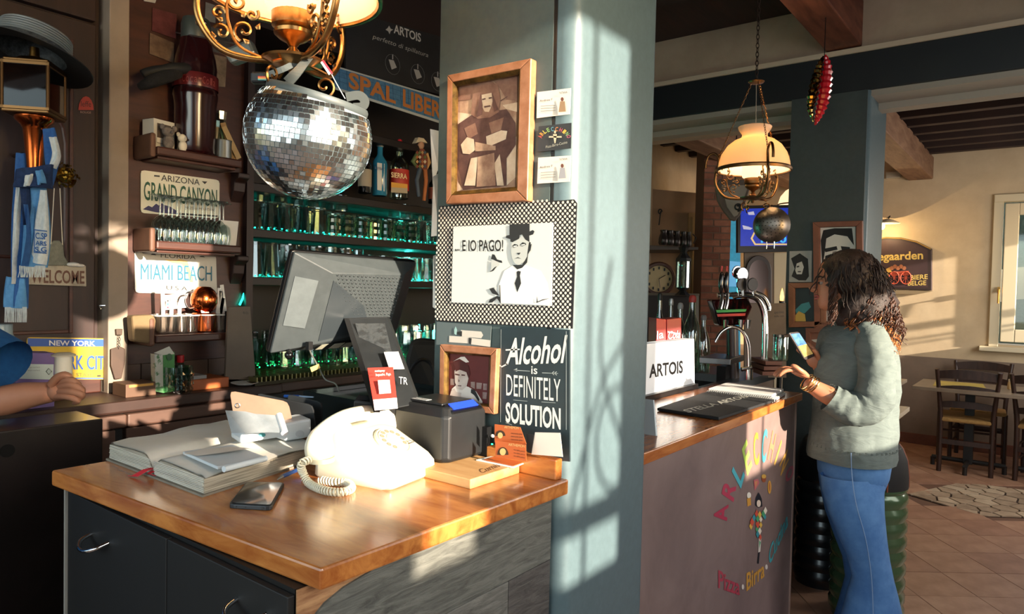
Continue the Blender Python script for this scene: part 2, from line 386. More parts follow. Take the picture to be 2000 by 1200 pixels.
MB().bb((-1.172,4.015,0),(-.79,4.022,2.565)).build('front_panel',M('#3f4746',.5,h2='#3a4241',sc=40),far)
# ================================================================ WEST WALL: panelling, shelf unit, back bar
def zat(x,px,py): return PX(x).p(px,py).z
def yat(x,px): return PX(x).p(px,500).y
ZB=1.10; Y0=1.055; Y1=1.165; Y2=1.62
# dark wooden wall cabinet behind the lantern
cb=T('panelled_cabinet','dark brown panelled wooden wall cabinet behind the lantern and scarf','cabinet',(XW,.4,1.1))
MB().bb((-2.975,-.9,ZB),(XW-.03,Y0,3.04)).build('body',DWOOD,cb)
def door(z0,z1,y0,y1,nm='door'):
    d=MB().bb((XW-.03,y0,z0),(XW,y1,z1)).build(nm,DWOOD,cb,bev=.003)
    m=MB(); a=.07
    for (p,q) in (((XW,y0+a,z0+a),(XW+.008,y0+a+.012,z1-a)),((XW,y1-a-.012,z0+a),(XW+.008,y1-a,z1-a)),((XW,y0+a+.012,z0+a),(XW+.007,y1-a-.012,z0+a+.012)),((XW,y0+a+.012,z1-a-.012),(XW+.007,y1-a-.012,z1-a))): m.bb(p,q)
    m.build('moulding',RWOOD,d,bev=.003); return d
zt=zat(XW,225,60)
d=door(1.24,zt,.36,Y0-.02); pn=MB()
yc=(.36+Y0)/2; hw=.235
arc=[V((XW,yc+hw*math.cos(R(t)),zt-.42+.20*math.sin(R(t)))) for t in range(0,181,15)]
pn.tube([V((XW,yc+hw,1.62))]+arc+[V((XW,yc-hw,1.62)),V((XW,yc-hw*.4,1.56)),V((XW,yc+hw,1.56))],.006,6,closed=True).build('raised_arch',RWOOD,d)
door(zt+.012,3.0,.36,Y0-.02); door(1.24,zt,-.34,.35); door(zt+.012,3.0,-.34,.35)
# lower sliding flap under the door and dado
MB().bb((XW-.03,-.9,1.1),(XW+.004,Y0,1.235)).build('rail',RWOOD,cb,bev=.004)
MB().tube([PW.p(194,598,.012),PW.p(206,597,.018),PW.p(214,601,.018),PW.p(206,604,.012),PW.p(196,603,.012)],.003,6,closed=True).build('ring_pull',CHROME,cb)
# grey plaster stripe
struct(MB().bb((-2.98,Y0+.005,0),(XW+.045,Y1-.04,3.05)),'trim_11',M('#9a8b7c',.8,h2='#8c7e70',sc=6),bev=.003)
# shelf unit
su=T('shelf_unit','reddish wooden shelf unit with three shelves beside the back bar','shelf',(XW,1.39,1.1))
MB().bb((-2.975,Y1-.035,1.101),(XW,Y2-.03,3.04)).build('back_panel',RWOOD,su)
MB().bb((-2.975,Y2-.03,1.101),(XW+.03,Y2,3.04)).build('side_panel',DWOOD,su)
def shelf(name,px,py,dx,z_off=0,th=.03,y1=None,moul=True):
    z=zat(XW+dx,px,py)
    y1=yat(XW+dx,472); y0=yat(XW+dx,306)
    s_=MB().bb((XW,y0,z-th),(XW+dx,y1,z)).build(name,RWOOD,su,bev=.006)
    if moul: MB().bb((XW,y0+.01,z-th-.012),(XW+dx-.02,y1-.015,z-th)).build('moulding',RWOOD,s_,bev=.004)
    return z
DX=.14
zA=shelf('shelf',310,285,DX); zB=shelf('shelf',306,470,DX); zC=shelf('shelf',310,655,DX,moul=False)
ye_=Y2-.085
for z,yy in ((zA,ye_),(zB,ye_),(zC,ye_)):
    MB().prism([V((XW,yy,z-.03)),V((XW+.06,yy,z-.035)),V((XW+.058,yy,z-.055)),V((XW+.03,yy,z-.07)),V((XW+.025,yy,z-.105)),V((XW,yy,z-.15))],(0,.05,0)).build('bracket',DWOOD,su,bev=.004)
for z in (zA,zB,zC):  # bracket boards seen end-on at the left
    MB().bb((XW,yat(XW+DX,306)-.02,z-.04),(XW+.135,yat(XW+DX,306),z+.045 if z!=zC else z+.06)).build('side_board',M('#6b4a38',.6,h2='#533626',sc=5),su,bev=.008)
# upper boards and drip-down skirting
bc=T('back_counter','dark wooden back counter with moulded front under the licence plates','counter',(-2.5,1.5,0))
ZB=1.10; XF=-2.37
MB().bb((-2.97,-.9,ZB-.04),(XF,1.62,ZB)).bb((-2.97,1.62,ZB-.0402),(XF-.02,3.98,ZB)).build('worktop',M('#3c2720',.45,h2='#2a1a15',sc=4),bc,bev=.008)
CW=M('#5a4136',.5,h2='#4a3329',sc=3,stretch=(6,1,6))
for k,(a,b) in enumerate(((-.9,.35),(.352,1.03),(1.032,1.50))):
    MB().bb((XF-.03,a,ZB-.085),(XF+.012,b,ZB-.042)).build('panel',CW,bc,bev=.006)
    MB().bb((XF-.03,a,ZB-.19),(XF,b-.03,ZB-.09)).build('panel',CW,bc,bev=.004)
MB().bb((-2.97,-.9,0),(XF-.03,3.98,ZB-.042)).build('body',BLKM,bc)
# small tiled upstand under the shelves
for k in range(5,9):
    MB().bb((XW,.42+k*.128,ZB),(XW+.012,.545+k*.128,ZB+.09)).build('upstand_tile',M('#5b4334',.5,h2='#463226',sc=6),bc,bev=.002)
# dark service hatch / fridge unit low left
fz=zat(-2.12,60,836)
fr=T('service_flap','black service unit with a round hole at the lower left edge','cabinet',(-2.2,.4,0))
ye=yat(-2.12,203)
MB().bb((-2.30,-.9,0),(-2.12,ye,fz)).build('body',M('#28201e',.35,h2='#1c1716',sc=5,coat=.3),fr,bev=.004)
h=PX(-2.12).p(14,881,0); MB().cyl(h+V((-.01,0,0)),h+V((.002,0,0)),.017,n=24).build('hole',M('#020202',.9),fr)
# ---------------- back bar recess
bb=T('back_bar','dark back bar recess with glass shelves lit teal behind the till screen','shelf',(-2.8,2.6,1.1))
DB=M('#1c1614',.5,h2='#140f0e',sc=4); XB=-2.97
MB().bb((XB,Y2+.001,1.101),(XB+.02,3.95,2.98)).build('back_panel',DB,bb)
zs1=zat(XW,780,398); zs2=zat(XW,670,462); zs3=zat(XW,486,541)
for z in (zs1,zs2,zs3,2.22):
    MB().bb((XB+.02,Y2+.001,z-.035),(XW,3.95,z)).build('shelf',DB,bb,bev=.003)
MB().bb((XB,Y2+.001,2.55),(XW,3.95,3.04)).build('header',M('#2b1a14',.7),bb)
LED=M('#17d9b8',.5,emit=9); LEDG=M('#1fd06a',.5,emit=7)
for z,m_ in ((zs2,LED),(zs3,LED)):
    MB().bb((XB+.03,Y2+.02,z+.001),(XB+.042,3.93,z+.008)).build('light_strip',m_,bb)
MB().bb((XB+.03,Y2+.02,1.105),(XB+.042,3.93,1.113)).build('light_strip',LEDG,bb)
MB().tube([PW.p(485,545,.01),PW.p(481,562,.012),PW.p(474,583,.01),PW.p(468,596,.012)],[.004,.006,.004,.004],6).build('light_strip',LED,bb)
for z in (zs2,zs3,1.10):
    l=bpy.data.lights.new('strip_glow','AREA'); l.shape='RECTANGLE'; l.size=2.2; l.size_y=.03; l.energy=4.5 if z>1.2 else 7.5; l.color=(.05,.95,.75) if z>1.2 else (.08,.9,.4)
    o=bpy.data.objects.new('strip_glow',l); C.objects.link(o); o.location=(XB+.06,2.75,z+.02); o.rotation_euler=(0,R(100+80),0); o.rotation_euler=(V((-1,0,-.6))).to_track_quat('Z','X').to_euler()
rb_=random.Random(9)
for z,m_,x_ in ((zs2,LED,XW-.02),(zs2,LED,XW-.11),(zs3,LED,XW-.02),(zs3,LED,XW-.11),(1.135,LEDG,XW+.03),(1.135,LEDG,XW-.08)):
    m=MB()
    for k in range(70): m.sph((x_+rb_.uniform(-.008,.008),Y2+.04+k*.0315+rb_.uniform(-.006,.006),z+.006+rb_.uniform(0,.006)),(.0028,.0035,.0028),5,4)
    o=m.build('glint_beads',m_,bb); o['kind']='stuff'  # added glowing beads for the teal glints under the glasses
# drip tray with metal fins
dt=T('drip_tray','ribbed metal glass drainer in green light under the till screen','tray',(XW,2.4,ZB))
ya=yat(XF-.03,498); yb=yat(XF-.03,705)
MB().bb((-2.9,ya,ZB),(XF-.02,yb+.3,ZB+.012)).build('tray',M('#3d3a2c',.3,.8),dt)
fm=MB()
for k in range(44):
    y=ya+.01+k*.0195
    fm.bb((-2.88,y,ZB+.012),(XF-.025,y+.005,ZB+.03))
o=fm.build('fins',M('#8f8a5c',.3,.8),dt); o['kind']='stuff'
# ---------------- glassware
def tumbler(name,label,h,r0,r1,n=10,mat=GL,facet=True,cat='glass',cut=False):
    t=T(name,label,cat,(0,0,0)); m=MB()
    m.lathe([(.001,.004),(r0,.0),(r0,.006)]+([(r0+(r1-r0)*k/6+(.0016 if k%2 else -.0008),.006+(h-.006)*k/6) for k in range(1,6)] if cut else [(r0+(r1-r0)*.45,h*.5)])+[(r1,h),(r1-.0022,h),(r0-.003,.014),(.001,.012)],n=n)
    m.build('bowl',mat,t,sm=None if facet else 60); return t
G1=tumbler('tumbler','faceted clear tumbler upside down on the teal-lit back bar shelves',.125,.028,.038,10)
G2=tumbler('cut_glass','diamond-cut clear tumbler lit teal on the upper glass shelf',.105,.030,.036,16,GG,cut=True)
G3=tumbler('tall_glass','tall clear beer glass on the lower back bar shelf',.15,.027,.036,12)
G4=tumbler('small_glass','small tumbler stacked on top of a larger one on the back bar',.072,.024,.031,10)
rg=random.Random(5)
first=set()
def put(g,loc,label=None,rz=None,sc=1,group=None,flip=False):
    if g.name not in first and g not in first:
        first.add(g); first.add(g.name); o=g; o.location=V(loc)
        if label:o['label']=label
    else: o=dup(g,loc,label)
    if group:o['group']=group
    o.rotation_euler=(math.pi if flip else 0,0,rg.random() if rz is None else rz); o.scale=(sc,sc,sc)
    return o
FLH={G1:.125,G2:.105,G3:.15,G4:.072}
def row(z,x,y0,y1,step,gs,group,flip=True,where=''):
    y=y0; k=0
    while y<y1:
        g=gs(k,y); hh=FLH[g]
        put(g,(x+rg.uniform(-.006,.006),y,z+(hh if flip else 0)),'%s %s from the left in the %s'%(ORN[k],{G1:'clear tumbler',G2:'diamond-cut glass',G3:'tall beer glass',G4:'small tumbler'}[g],where),flip=flip,group=group)
        y+=step; k+=1
LB1='tumblers on the upper glass shelf'; LB2='glasses on the lower glass shelf'
def gA(k,y): return G2 if 2.05<y<2.62 else G1
row(zs2,XW-.06,1.675,3.75,.083,gA,LB1,where='front row of the upper glass shelf')
row(zs2,XW-.16,1.70,3.7,.084,lambda k,y:G1,LB1,where='back row of the upper glass shelf')
yy=1.72; kk_=0
while yy<3.6:
    if not 2.1<yy<2.6 or rg.random()<.35: put(G4,(XW-.055,yy,zs2+.126+.072),'%s small glass from the left stacked on the upper row of tumblers'%ORN[kk_],flip=True,group='small glasses stacked on the upper row')
    yy+=.083; kk_+=1
row(zs3,XW-.06,1.68,3.75,.080,lambda k,y:G3 if y<2.3 else G1,LB2,where='front row of the lower glass shelf')
row(zs3,XW-.16,1.70,3.7,.084,lambda k,y:G1,LB2,where='back row of the lower glass shelf')
row(ZB+.03,XW-.03,1.72,3.3,.082,lambda k,y:G1,'glasses on the green-lit drainer',where='middle row of the green-lit drainer')
row(ZB+.03,XW+.07,1.76,2.9,.085,lambda k,y:G4,'glasses on the green-lit drainer',False,where='front row of the green-lit drainer')
row(ZB+.03,XW-.14,1.72,3.5,.083,lambda k,y:G3,'glasses on the green-lit drainer',where='back row of the green-lit drainer')
# wine glasses upside down on shelf B
wg=T('wine_glass','upside-down stemmed wine glass on the middle shelf under the green letter plate','glass',(0,0,0),'upside-down wine glasses on the middle shelf')
MB().lathe([(.026,0),(.030,.035),(.027,.07),(.012,.088),(.0035,.094)],n=18).lathe([(.0035,.094),(.003,.15),(.005,.158),(.030,.163),(.031,.165),(.001,.167)],n=18).build('glass_body',GL,wg,sm=50)
w0=True
for r_ in range(2):
    for k in range(8):
        p=PZ(zB).p(308+k*17.5+(8 if r_ else 0),470,0); p.x=XW+.095-.05*r_; p.y=yat(p.x,312+k*16.6+(7 if r_ else 0))
        lb_='%s upside-down wine glass from the left, %s row of the middle shelf'%(ORN[k],'back' if r_ else 'front')
        if w0: wg.location=(p.x,p.y,zB); w0=False; wg['label']=lb_
        else: dup(wg,(p.x,p.y,zB),lb_)
# napkin behind them
nk=PX(XW+.06); tag(slab(nk,[(432,430),(466,433),(461,480),(425,478)],0,.002,WHITE,'napkin',None),'white paper card behind the wine glasses','card')
# ---------------- licence plates
PT=.004
def plate(label,q,bg):
    c=PW.p(sum(a for a,b in q)/4,sum(b for a,b in q)/4,0)
    t=T('licence_plate',label,'sign',c)
    # rounded corners
    pts=[]; n=4
    for i in range(4):
        a=V((*q[i],0)); pv=V((*q[i-1],0)); nx=V((*q[(i+1)%4],0)); r=7
        A=a+(pv-a).normalized()*r; B=a+(nx-a).normalized()*r
        pts+=[tuple(A[:2]),tuple((A*.25+a*.5+B*.25)[:2]),tuple(B[:2])]
    slab(PW,pts,.002+PT,PT,bg,'plate',t); return t
PO=.0075
az=plate('white licence plate with GRAND CANYON in tall green letters',[(275,332),(429,352),(428,427),(275,416)],M('#d9d9c9',.4))
GRN=M('#17503a',.5); NVY=M('#2d2a5e',.5); DK=M('#2a2c2c',.5)
txt(PW,'ARIZONA',(315,353),(390,362),12,DK,az,off=PO); 
txt(PW,'GRAND CANYON',(281,390),(424,404),36,GRN,az,off=PO,bold=.012)
polys(PW,[[(279,409),(290,402),(297,405),(305,398),(311,402),(316,397),(322,401),(331,403),(347,413),(347,419),(305,415)]],NVY,az,off=PO)
polys(PW,[[(350,416),(425,421),(425,424),(350,420)],[(301,342),(312,343),(312,346),(301,345)],[(394,354),(405,355),(400,360)]],DK,az,off=PO)
txt(PW,'ARIZONA MOUNTAINS',(362,408),(420,413),5,DK,az,off=PO)
fl_=plate('white licence plate with MIAMI BEACH in blue letters under the middle shelf',[(263,488),(422,498),(424,577),(264,572)],M('#c6c6be',.5))
BLU=M('#17637c',.5); 
txt(PW,'FLORIDA',(314,503),(382,507),9,DK,fl_,off=PO); txt(PW,'MIAMI BEACH',(275,546),(414,549),31,BLU,fl_,off=PO+.001); txt(PW,'U.S.A',(325,566),(366,568),8,DK,fl_,off=PO)
polys(PW,[[(322,507),(345,509),(350,506),(366,510),(370,522),(377,543),(377,552),(371,551),(364,527),(355,516),(336,514)]],M('#d9b76a',.5),fl_,off=PO)
polys(PW,[[(294,498),(306,499),(300,494)],[(389,502),(401,503),(395,499)]],DK,fl_,off=PO)
ny=plate('yellow and blue licence plate with YORK CITY lettering at the bottom left',[(52,659),(247,662),(245,742),(52,741)],M('#cfae2e',.5))
BL2=M('#2a55a8',.45)
polys(PW,[[(54,661),(245,664),(245,677),(54,677)],[(54,737),(245,739),(245,741),(54,740)]],BL2,ny,off=PO)
txt(PW,'NEW YORK',(96,675),(186,676),10,WHITE,ny,off=PO+.001,bold=.02); txt(PW,'YORK CITY',(98,721),(218,722),28,BL2,ny,off=PO+.001,bold=.015)
txt(PW,'THE EMPIRE STATE',(80,735),(182,736),7,M('#6c6a42',.5),ny,off=PO+.001)
polys(PW,[[(205,732),(218,730),(219,734),(206,735)],[(190,733),(197,733),(197,736),(190,736)]],DK,ny,off=PO+.001)
# round reddish beer badge on the door
bd=T('badge','small red arched badge stuck on the dark cabinet door','badge',PW.p(168,205))
polys(PW,[circ(168,215,15,27,9,180,360)+[(183,215),(153,215)]],M('#a8352a',.5),bd,off=.003,name='plate'); txt(PW,'leffe',(158,208),(178,209),11,M('#3a1212',.5),bd,off=.004); txt(PW,'ROUGE',(157,221),(178,222),4,M('#b08a7a',.5),bd,off=.004)
# ---------------- lantern with straw hat, scarf
GLN=glass('#6f7472','lantern_glass',.01); LD=2.12; lc=at(67,350,LD); pxm=F/LD
def LZ(y): return at(67,y+10,LD).z
def LP(px,py,dd=0): return at(px,py,LD+dd)
ln=T('carriage_lantern','brass and copper carriage lantern hanging under the straw hat','lantern',(lc.x,lc.y,LZ(350)))
ax=V((lc.x,lc.y,0)); rt=RT
rm=Matrix.Rotation(R(37.6+12),3,'Z')
MB().lathe([(.006,LZ(349)),(.016,LZ(346)),(.022,LZ(300)),(.030,LZ(243)),(.036,LZ(236)),(.050,LZ(228)),(.052,LZ(221)),(.034,LZ(218))],c=ax,n=24).build('copper_funnel',COPPER,ln,sm=40)
hw=.060
MB().box((ax.x,ax.y,LZ(216)),(hw*2.1,hw*2.1,.012),rm).build('bottom_plate',BRASSD,ln,bev=.004)
MB().box((ax.x,ax.y,LZ(120)),(hw*2.0,hw*2.0,.012),rm).build('body_plate',BRASSD,ln,bev=.004)
fm=MB()
for a in (-1,1):
    for b in (-1,1):
        o_=rm@V((a*hw,b*hw,0)); fm.cyl(ax+o_+V((0,0,LZ(214))),ax+o_*1.0+V((0,0,LZ(122))),.005,n=8)
for a,b in ((0,1),(0,-1),(1,0),(-1,0)):
    for zz in (LZ(211),LZ(126)): fm.box(ax+rm@V((a*hw,b*hw,0))+V((0,0,zz)),(.01+2*hw*abs(b),.01+2*hw*abs(a),.008),rm)
fm.build('frame',BRASSD,ln)
for a,b in ((0,1),(0,-1),(1,0),(-1,0)):
    MB().box(ax+rm@V((a*hw,b*hw,0))+V((0,0,LZ(168))),(.002+2*(hw-.006)*abs(b),.002+2*(hw-.006)*abs(a),LZ(127)-LZ(210)),rm).build('pane',GLN,ln)
MB().lathe([(.055,LZ(117)),(.045,LZ(110)),(.03,LZ(107)),(.014,LZ(104)),(.012,LZ(86))],c=ax,n=20,cap=True).build('chimney',BRASS,ln,sm=40)
MB().cyl(ax+V((0,0,LZ(212))),ax+V((0,0,LZ(180))),.012).build('candle',CREAM,ln)
MB().tube([ax+V((0,0,LZ(300))),ax+V((-.1,0,LZ(285))),V((XW+.002,ax.y,LZ(285)))],.006).build('wall_bracket',BRASSD,ln)
hat=T('straw_hat','grey woven boater hat set on top of the brass lantern','hat',ax+V((0,0,LZ(95))))
tilt=Matrix.Rotation(R(7),3,FW)@Matrix.Rotation(R(-14),3,RT)
hc=ax+V((0,0,LZ(98)))+RT*-.012
HM=M('#54595b',.55,.2,h2='#25292b',sc=70,bump=.4)
hb=MB().lathe([(.098,0),(.098,.004),(.101,.02),(.094,.055),(.080,.075),(.05,.085),(.001,.088)],c=hc,n=36,rot=tilt).build('crown',HM,hat,sm=50)
m=MB()
for k in range(6): m.lathe([(.1015-k*.0015,.026+k*.008),(.1045-k*.0017,.029+k*.008),(.1008-k*.0017,.033+k*.008)],c=hc,n=36,rot=tilt)
m.build('ribbing',M('#8f9698',.4,.3),hat,sm=60)
MB().lathe([(.095,0),(.13,-.006),(.170,-.016),(.171,-.013),(.13,-.002),(.097,.004)],c=hc,n=36,rot=tilt).build('brim',M('#141618',.6,h2='#0c0d0e',sc=50),hat,sm=50)
# scarf, in strips of cloth hanging from behind the funnel
sc_=T('football_scarf','blue and white fringed scarf knotted round the lantern funnel','scarf',LP(60,480))
SB=M('#2f5f9e',.9,h2='#28548e',sc=80,bump=.3); SWh=M('#cfd6d8',.9,h2='#bcc6c8',sc=80,bump=.3); SN=M('#1c335c',.9,h2='#16294c',sc=80,bump=.3); SL2=M('#5b93c4',.9,h2='#4f86b8',sc=80,bump=.3)
def ribbon(name,L,Rr,mat,par,dd=.0,th=.004,wav=.006):
    n=len(L); P=[]
    A=smooth([LP(x,y,dd) for x,y in L],4); B=smooth([LP(x,y,dd) for x,y in Rr],4)
    for i,(a,b) in enumerate(zip(A,B)):
        row_=[]
        for k in range(7):
            t=k/6; p=a.lerp(b,t)-FW*(math.sin(t*math.pi*1.0)*wav*2+wav*math.sin(t*8+i*.25)); row_.append(p)
        P.append(row_+[q+FW*th for q in reversed(row_)])
    return MB().rings(P).build(name,mat,par,sm=60)
ribbon('cloth',[(33,300),(26,400),(24,480),(22,540),(20,600)],[(52,300),(54,400),(50,480),(52,540),(52,603)],SB,sc_)
ribbon('stripe',[(36,360),(29,430),(26,500),(24,555)],[(44,360),(40,430),(37,500),(34,555)],SWh,sc_,-.012,.003)
ribbon('cloth',[(62,330),(58,380),(50,430),(44,480),(38,520)],[(88,340),(92,380),(95,430),(94,480),(90,523)],SL2,sc_,-.02)
ribbon('panel',[(80,372),(72,420),(67,470),(60,512)],[(92,372),(95,430),(94,480),(88,518)],SWh,sc_,-.034,.003,.004)
ribbon('stripe',[(38,345),(44,400),(48,440)],[(58,345),(60,395),(54,440)],SN,sc_,-.03,.003)
ribbon('cloth',[(84,255),(88,300),(92,335),(86,365)],[(108,250),(118,300),(110,330),(98,368)],SB,sc_,-.01)
ribbon('stripe',[(98,270),(104,300),(98,325)],[(112,268),(119,305),(108,330)],SWh,sc_,-.03,.003)
ribbon('cloth',[(30,335),(33,352),(30,366)],[(105,322),(100,345),(96,368)],SN,sc_,-.045,.012,.012)
ribbon('stripe',[(52,345),(50,356),(48,365)],[(66,340),(64,352),(62,364)],SWh,sc_,-.066,.004)
ribbon('stripe',[(72,336),(74,348),(76,362)],[(84,332),(88,346),(88,358)],SL2,sc_,-.066,.004)
ribbon('stripe',[(50,400),(55,440),(52,480),(44,520)],[(56,400),(60,440),(58,480),(52,520)],SB,sc_,-.046,.003)
PS_=Pl(LP(80,460,-.048),-FW)
polys(PS_,[[(67,448),(92,451),(92,453),(67,450)],[(66,492),(91,494),(91,496),(66,494)],[(66,448),(68,448),(68,494),(66,494)]],SB,sc_,off=0)
txt(PS_,'C.SP',(69,466),(92,468),12,SB,sc_,off=0,bold=.02); txt(PS_,'ARS',(69,479),(91,481),9,SB,sc_,off=0,bold=.02); txt(PS_,'S.G',(68,492),(91,493),10,SB,sc_,off=0,bold=.02)
fr_=MB()
for k in range(26):
    x=38+k*2; fr_.tube([LP(x,519,-.03),LP(x+rg.uniform(-1,1),530,-.035),LP(x+rg.uniform(-3,2),542,-.03)],.0012,4)
for k in range(24):
    x=10+k*1.8; fr_.tube([LP(x,600,-.008),LP(x+rg.uniform(-1,1),612,-.012),LP(x+rg.uniform(-1,1),630,-.01)],.0014,4)
o=fr_.build('fringe',SWh,sc_); o['kind']='stuff'
ribbon('cloth',[(12,540),(10,570),(9,600)],[(50,545),(51,575),(50,603)],SL2,sc_,-.004)
# golden ball hung on the cabinet + welcome sign
gb=T('tinsel_ball','small gold tinsel ball hanging left of the cabinet door moulding','ornament',PW.p(127,343,.05))
c=PW.p(127,343,.05); m=MB(); rr=random.Random(2)
m.sph(c,.026,12,8)
for k in range(170):
    d_=V((rr.gauss(0,1),rr.gauss(0,1),rr.gauss(0,1))).normalized(); q=c+d_*rr.uniform(.026,.041); u=d_.orthogonal().normalized()*.005; v=d_.cross(u).normalized()*.005+d_*.003
    m.add([q-u,q+v,q+u,q-v],[(0,1,2,3)])
o=m.build('tinsel',M('#c9a84a',.25,1),gb)
ws=T('welcome_sign','pale wooden WELCOME board hanging on two strings from the gold ball','sign',PW.p(115,540,.02))
slab(PW,[(56,517),(168,519),(169,560),(56,556)],.022,.012,M('#b3aa98',.8,h2='#8f8676',sc=20,sharp=(.3,.5)),'board',ws,bev=.002)
txt(PW,'WELCOME',(60,552),(165,554),26,M('#6a4a3c',.7),ws,off=.0235,bold=.02)
MB().tube([PW.p(106,368,.04),PW.p(97,518,.022)],.0014,5).build('string',CREAM,ws); MB().tube([PW.p(117,368,.04),PW.p(124,520,.022)],.0014,5).build('string',CREAM,ws)
MB().prism([PW.p(x,y,.03) for x,y in [(90,519),(96,500),(97,480),(106,470),(117,470),(124,480),(126,500),(137,519)]],(-.012,0,0)).build('grey_plaque',M('#8f9080',.8,h2='#6b6c60',sc=30,bump=.3),ws,bev=.003)
MB().sph(PW.p(143,517,.03),(.015,.02,.008)).sph(PW.p(155,519,.03),(.012,.016,.006)).build('white_flower',WHITE,ws)
# ================================================================ THE TILL DESK
ZD=1.10
dk=T('till_desk','pine-topped till desk with dark drawers and grey plank side in the foreground','desk',(-1.2,.9,0))
_q=PZ(ZD); _a=_q.p(627,1112); _b=_q.p(1112,936); _c=_q.p(100,919)
XL=_c.x+.005; XR=_a.x; YF=min(_a.y,_c.y)
pts=[(_c.x,_c.y),(_a.x,_a.y),(_b.x,YPIL-.004),(-1.19,YPIL-.004),(-1.19,1.70),(XL,1.70)]
tp=MB().prism([V((x,y,ZD-.032)) for x,y in pts],(0,0,.032)).build('desk_top',PINE,dk,bev=.004)
MB().bb((-.985,YPIL-.034,ZD),(XR-.004,YPIL-.010,ZD+.043)).build('upstand',PINE,dk,bev=.003)
MB().bb((XL+.03,YF+.03,0),(XR-.032,YPIL-.01,ZD-.033)).bb((XL+.03,YPIL-.01,0),(-1.23,1.68,ZD-.033)).build('carcass',M('#141313',.45),dk)
# drawer fronts on the near face
dw=M('#0f0e0e',.6,h2='#0b0a0a',sc=6)
def handle(px,py,par,w_=.075):
    c=PY(YF+.018).p(px,py); a=c+V((-w_/2,0,0)); b=c+V((w_/2,0,0))
    return MB().tube(smooth([a,a+V((.004,-.02,-.006)),a+V((.02,-.03,-.012)),c+V((0,-.032,-.014)),b+V((-.02,-.03,-.012)),b+V((-.004,-.02,-.006)),b],4),.004,8).build('handle',CHROME,par,sm=60)
xm=-1.17
for (a,b,zt,zb,h) in ((XL+.03,xm-.003,ZD-.04,ZD-.36,(195,1052)),(XL+.03,xm-.003,ZD-.364,.08,None),(xm,XR-.034,ZD-.04,ZD-.36,(490,1185)),(xm,XR-.034,ZD-.364,.08,None)):
    d=MB().bb((a,YF+.018,zb),(b,YF+.03,zt)).build('drawer',dw,dk,bev=.002)
    if h: handle(*h,d)
MB().bb((XL+.022,YF+.014,0),(XL+.029,YF+.03,ZD-.033)).build('edge_strip',M('#8f8a82',.5),dk)
# grey plank side with the worn corner
GP=[M('#6f7069',.6,h2='#3f403c',sc=5,stretch=(3,2,16),bump=.3,wave=1.2,sharp=(.3,.62)),M('#7c7b74',.6,h2='#4a4a46',sc=6,stretch=(3,2,14),bump=.3,wave=1.0,sharp=(.3,.62)),M('#5d5956',.6,h2='#3c3a38',sc=7,stretch=(3,2,12),bump=.3,wave=1.0)]
XS=XR-.03
MB().bb((XS-.004,YF+.03,0),(XS,YPIL-.012,ZD-.033)).build('chipboard',M('#b98d62',.7,h2='#8a5c3a',sc=9,stretch=(1,2,14)),dk)
zz=[ZD-.034,PX(XS).p(1000,1130).z,.69,.52,.35,.18,.01]
PXs=PX(XS)
for i in range(6):
    t=zz[i]; b=zz[i+1]+.0015
    ys_=[YF+.03,YPIL-.014] if i==0 else ([YF+.03,PXs.p(990,1150).y,YPIL-.014] if i%2 else [YF+.03,YF+.25,YPIL-.014])
    for k in range(len(ys_)-1):
        y0,y1=ys_[k]+.0008,ys_[k+1]-.0008
        if i==0:
            pl_=[V((XS,y0,b)),V((XS,y1,b)),V((XS,y1,t)),V((XS,y0+.17,t)),V((XS,y0+.13,t-.012)),V((XS,y0+.08,t-.020)),V((XS,y0+.045,t-.032)),V((XS,y0+.02,t-.05)),V((XS,y0,t-.075))]
            MB().prism(pl_,(.004,0,0)).build('plank',GP[0],dk)
        else: MB().bb((XS,y0,b),(XS+.004,y1,t)).build('plank',GP[(i+k)%3],dk,bev=.0008)
# ---------------- rotary phone
OF=lambda l,d: RT*l+FW*d
pc=OF(-.285,1.455)+V((0,0,ZD))
wx=OF(.47,.88).normalized(); fy=-OF(.88,-.47).normalized()
RP=Matrix((wx,fy,UP)).transposed()
ph=T('rotary_telephone','cream rotary dial telephone with coiled cord on the pine desk','telephone',pc)
IV=M('#e4ddc4',.28,coat=.5); IVD=M('#c9c1a4',.4)
def rr_(hx_,ya,yb,z,r=.02,n=5):
    out=[]
    for (cx,cy,a0) in ((hx_-r,yb-r,0),(-hx_+r,yb-r,90),(-hx_+r,ya+r,180),(hx_-r,ya+r,270)):
        for k in range(n): a=R(a0+90*k/(n-1)); out.append(pc+RP@V((cx+r*math.cos(a),cy+r*math.sin(a),z)))
    return out
MB().rings([rr_(.080,-.105,.088,.0),rr_(.084,-.110,.092,.006),rr_(.083,-.108,.091,.030),rr_(.079,-.095,.088,.045),rr_(.072,-.060,.084,.066),rr_(.062,-.018,.078,.092),rr_(.052,.000,.070,.099),rr_(.044,.008,.062,.101)]).build('body',IV,ph,sm=50)
nl=(RP@V((0,-.52,.85))).normalized(); dc=pc+RP@V((0,-.050,.0745)); RD=nl.to_track_quat('Z','Y').to_matrix()
MB().lathe([(.041,-.012),(.041,.002),(.038,.005),(.036,.003),(.001,.003)],c=dc,n=32,rot=RD).build('dial_base',IVD,ph,sm=40)
dl=MB().lathe([(.034,.003),(.033,.006),(.017,.007),(.016,.009),(.001,.009)],c=dc,n=32,rot=RD).build('dial',M('#d9d4be',.2,coat=.6),ph,sm=40)
for k in range(10):
    a=R(-40+k*30); q=dc+RD@V((.0255*math.cos(a),.0255*math.sin(a),.0065)); MB().lathe([(.0052,0),(.0052,.0008),(.001,.0008)],c=q,n=12,rot=RD).build('finger_hole',M('#8a836e',.4),dl)
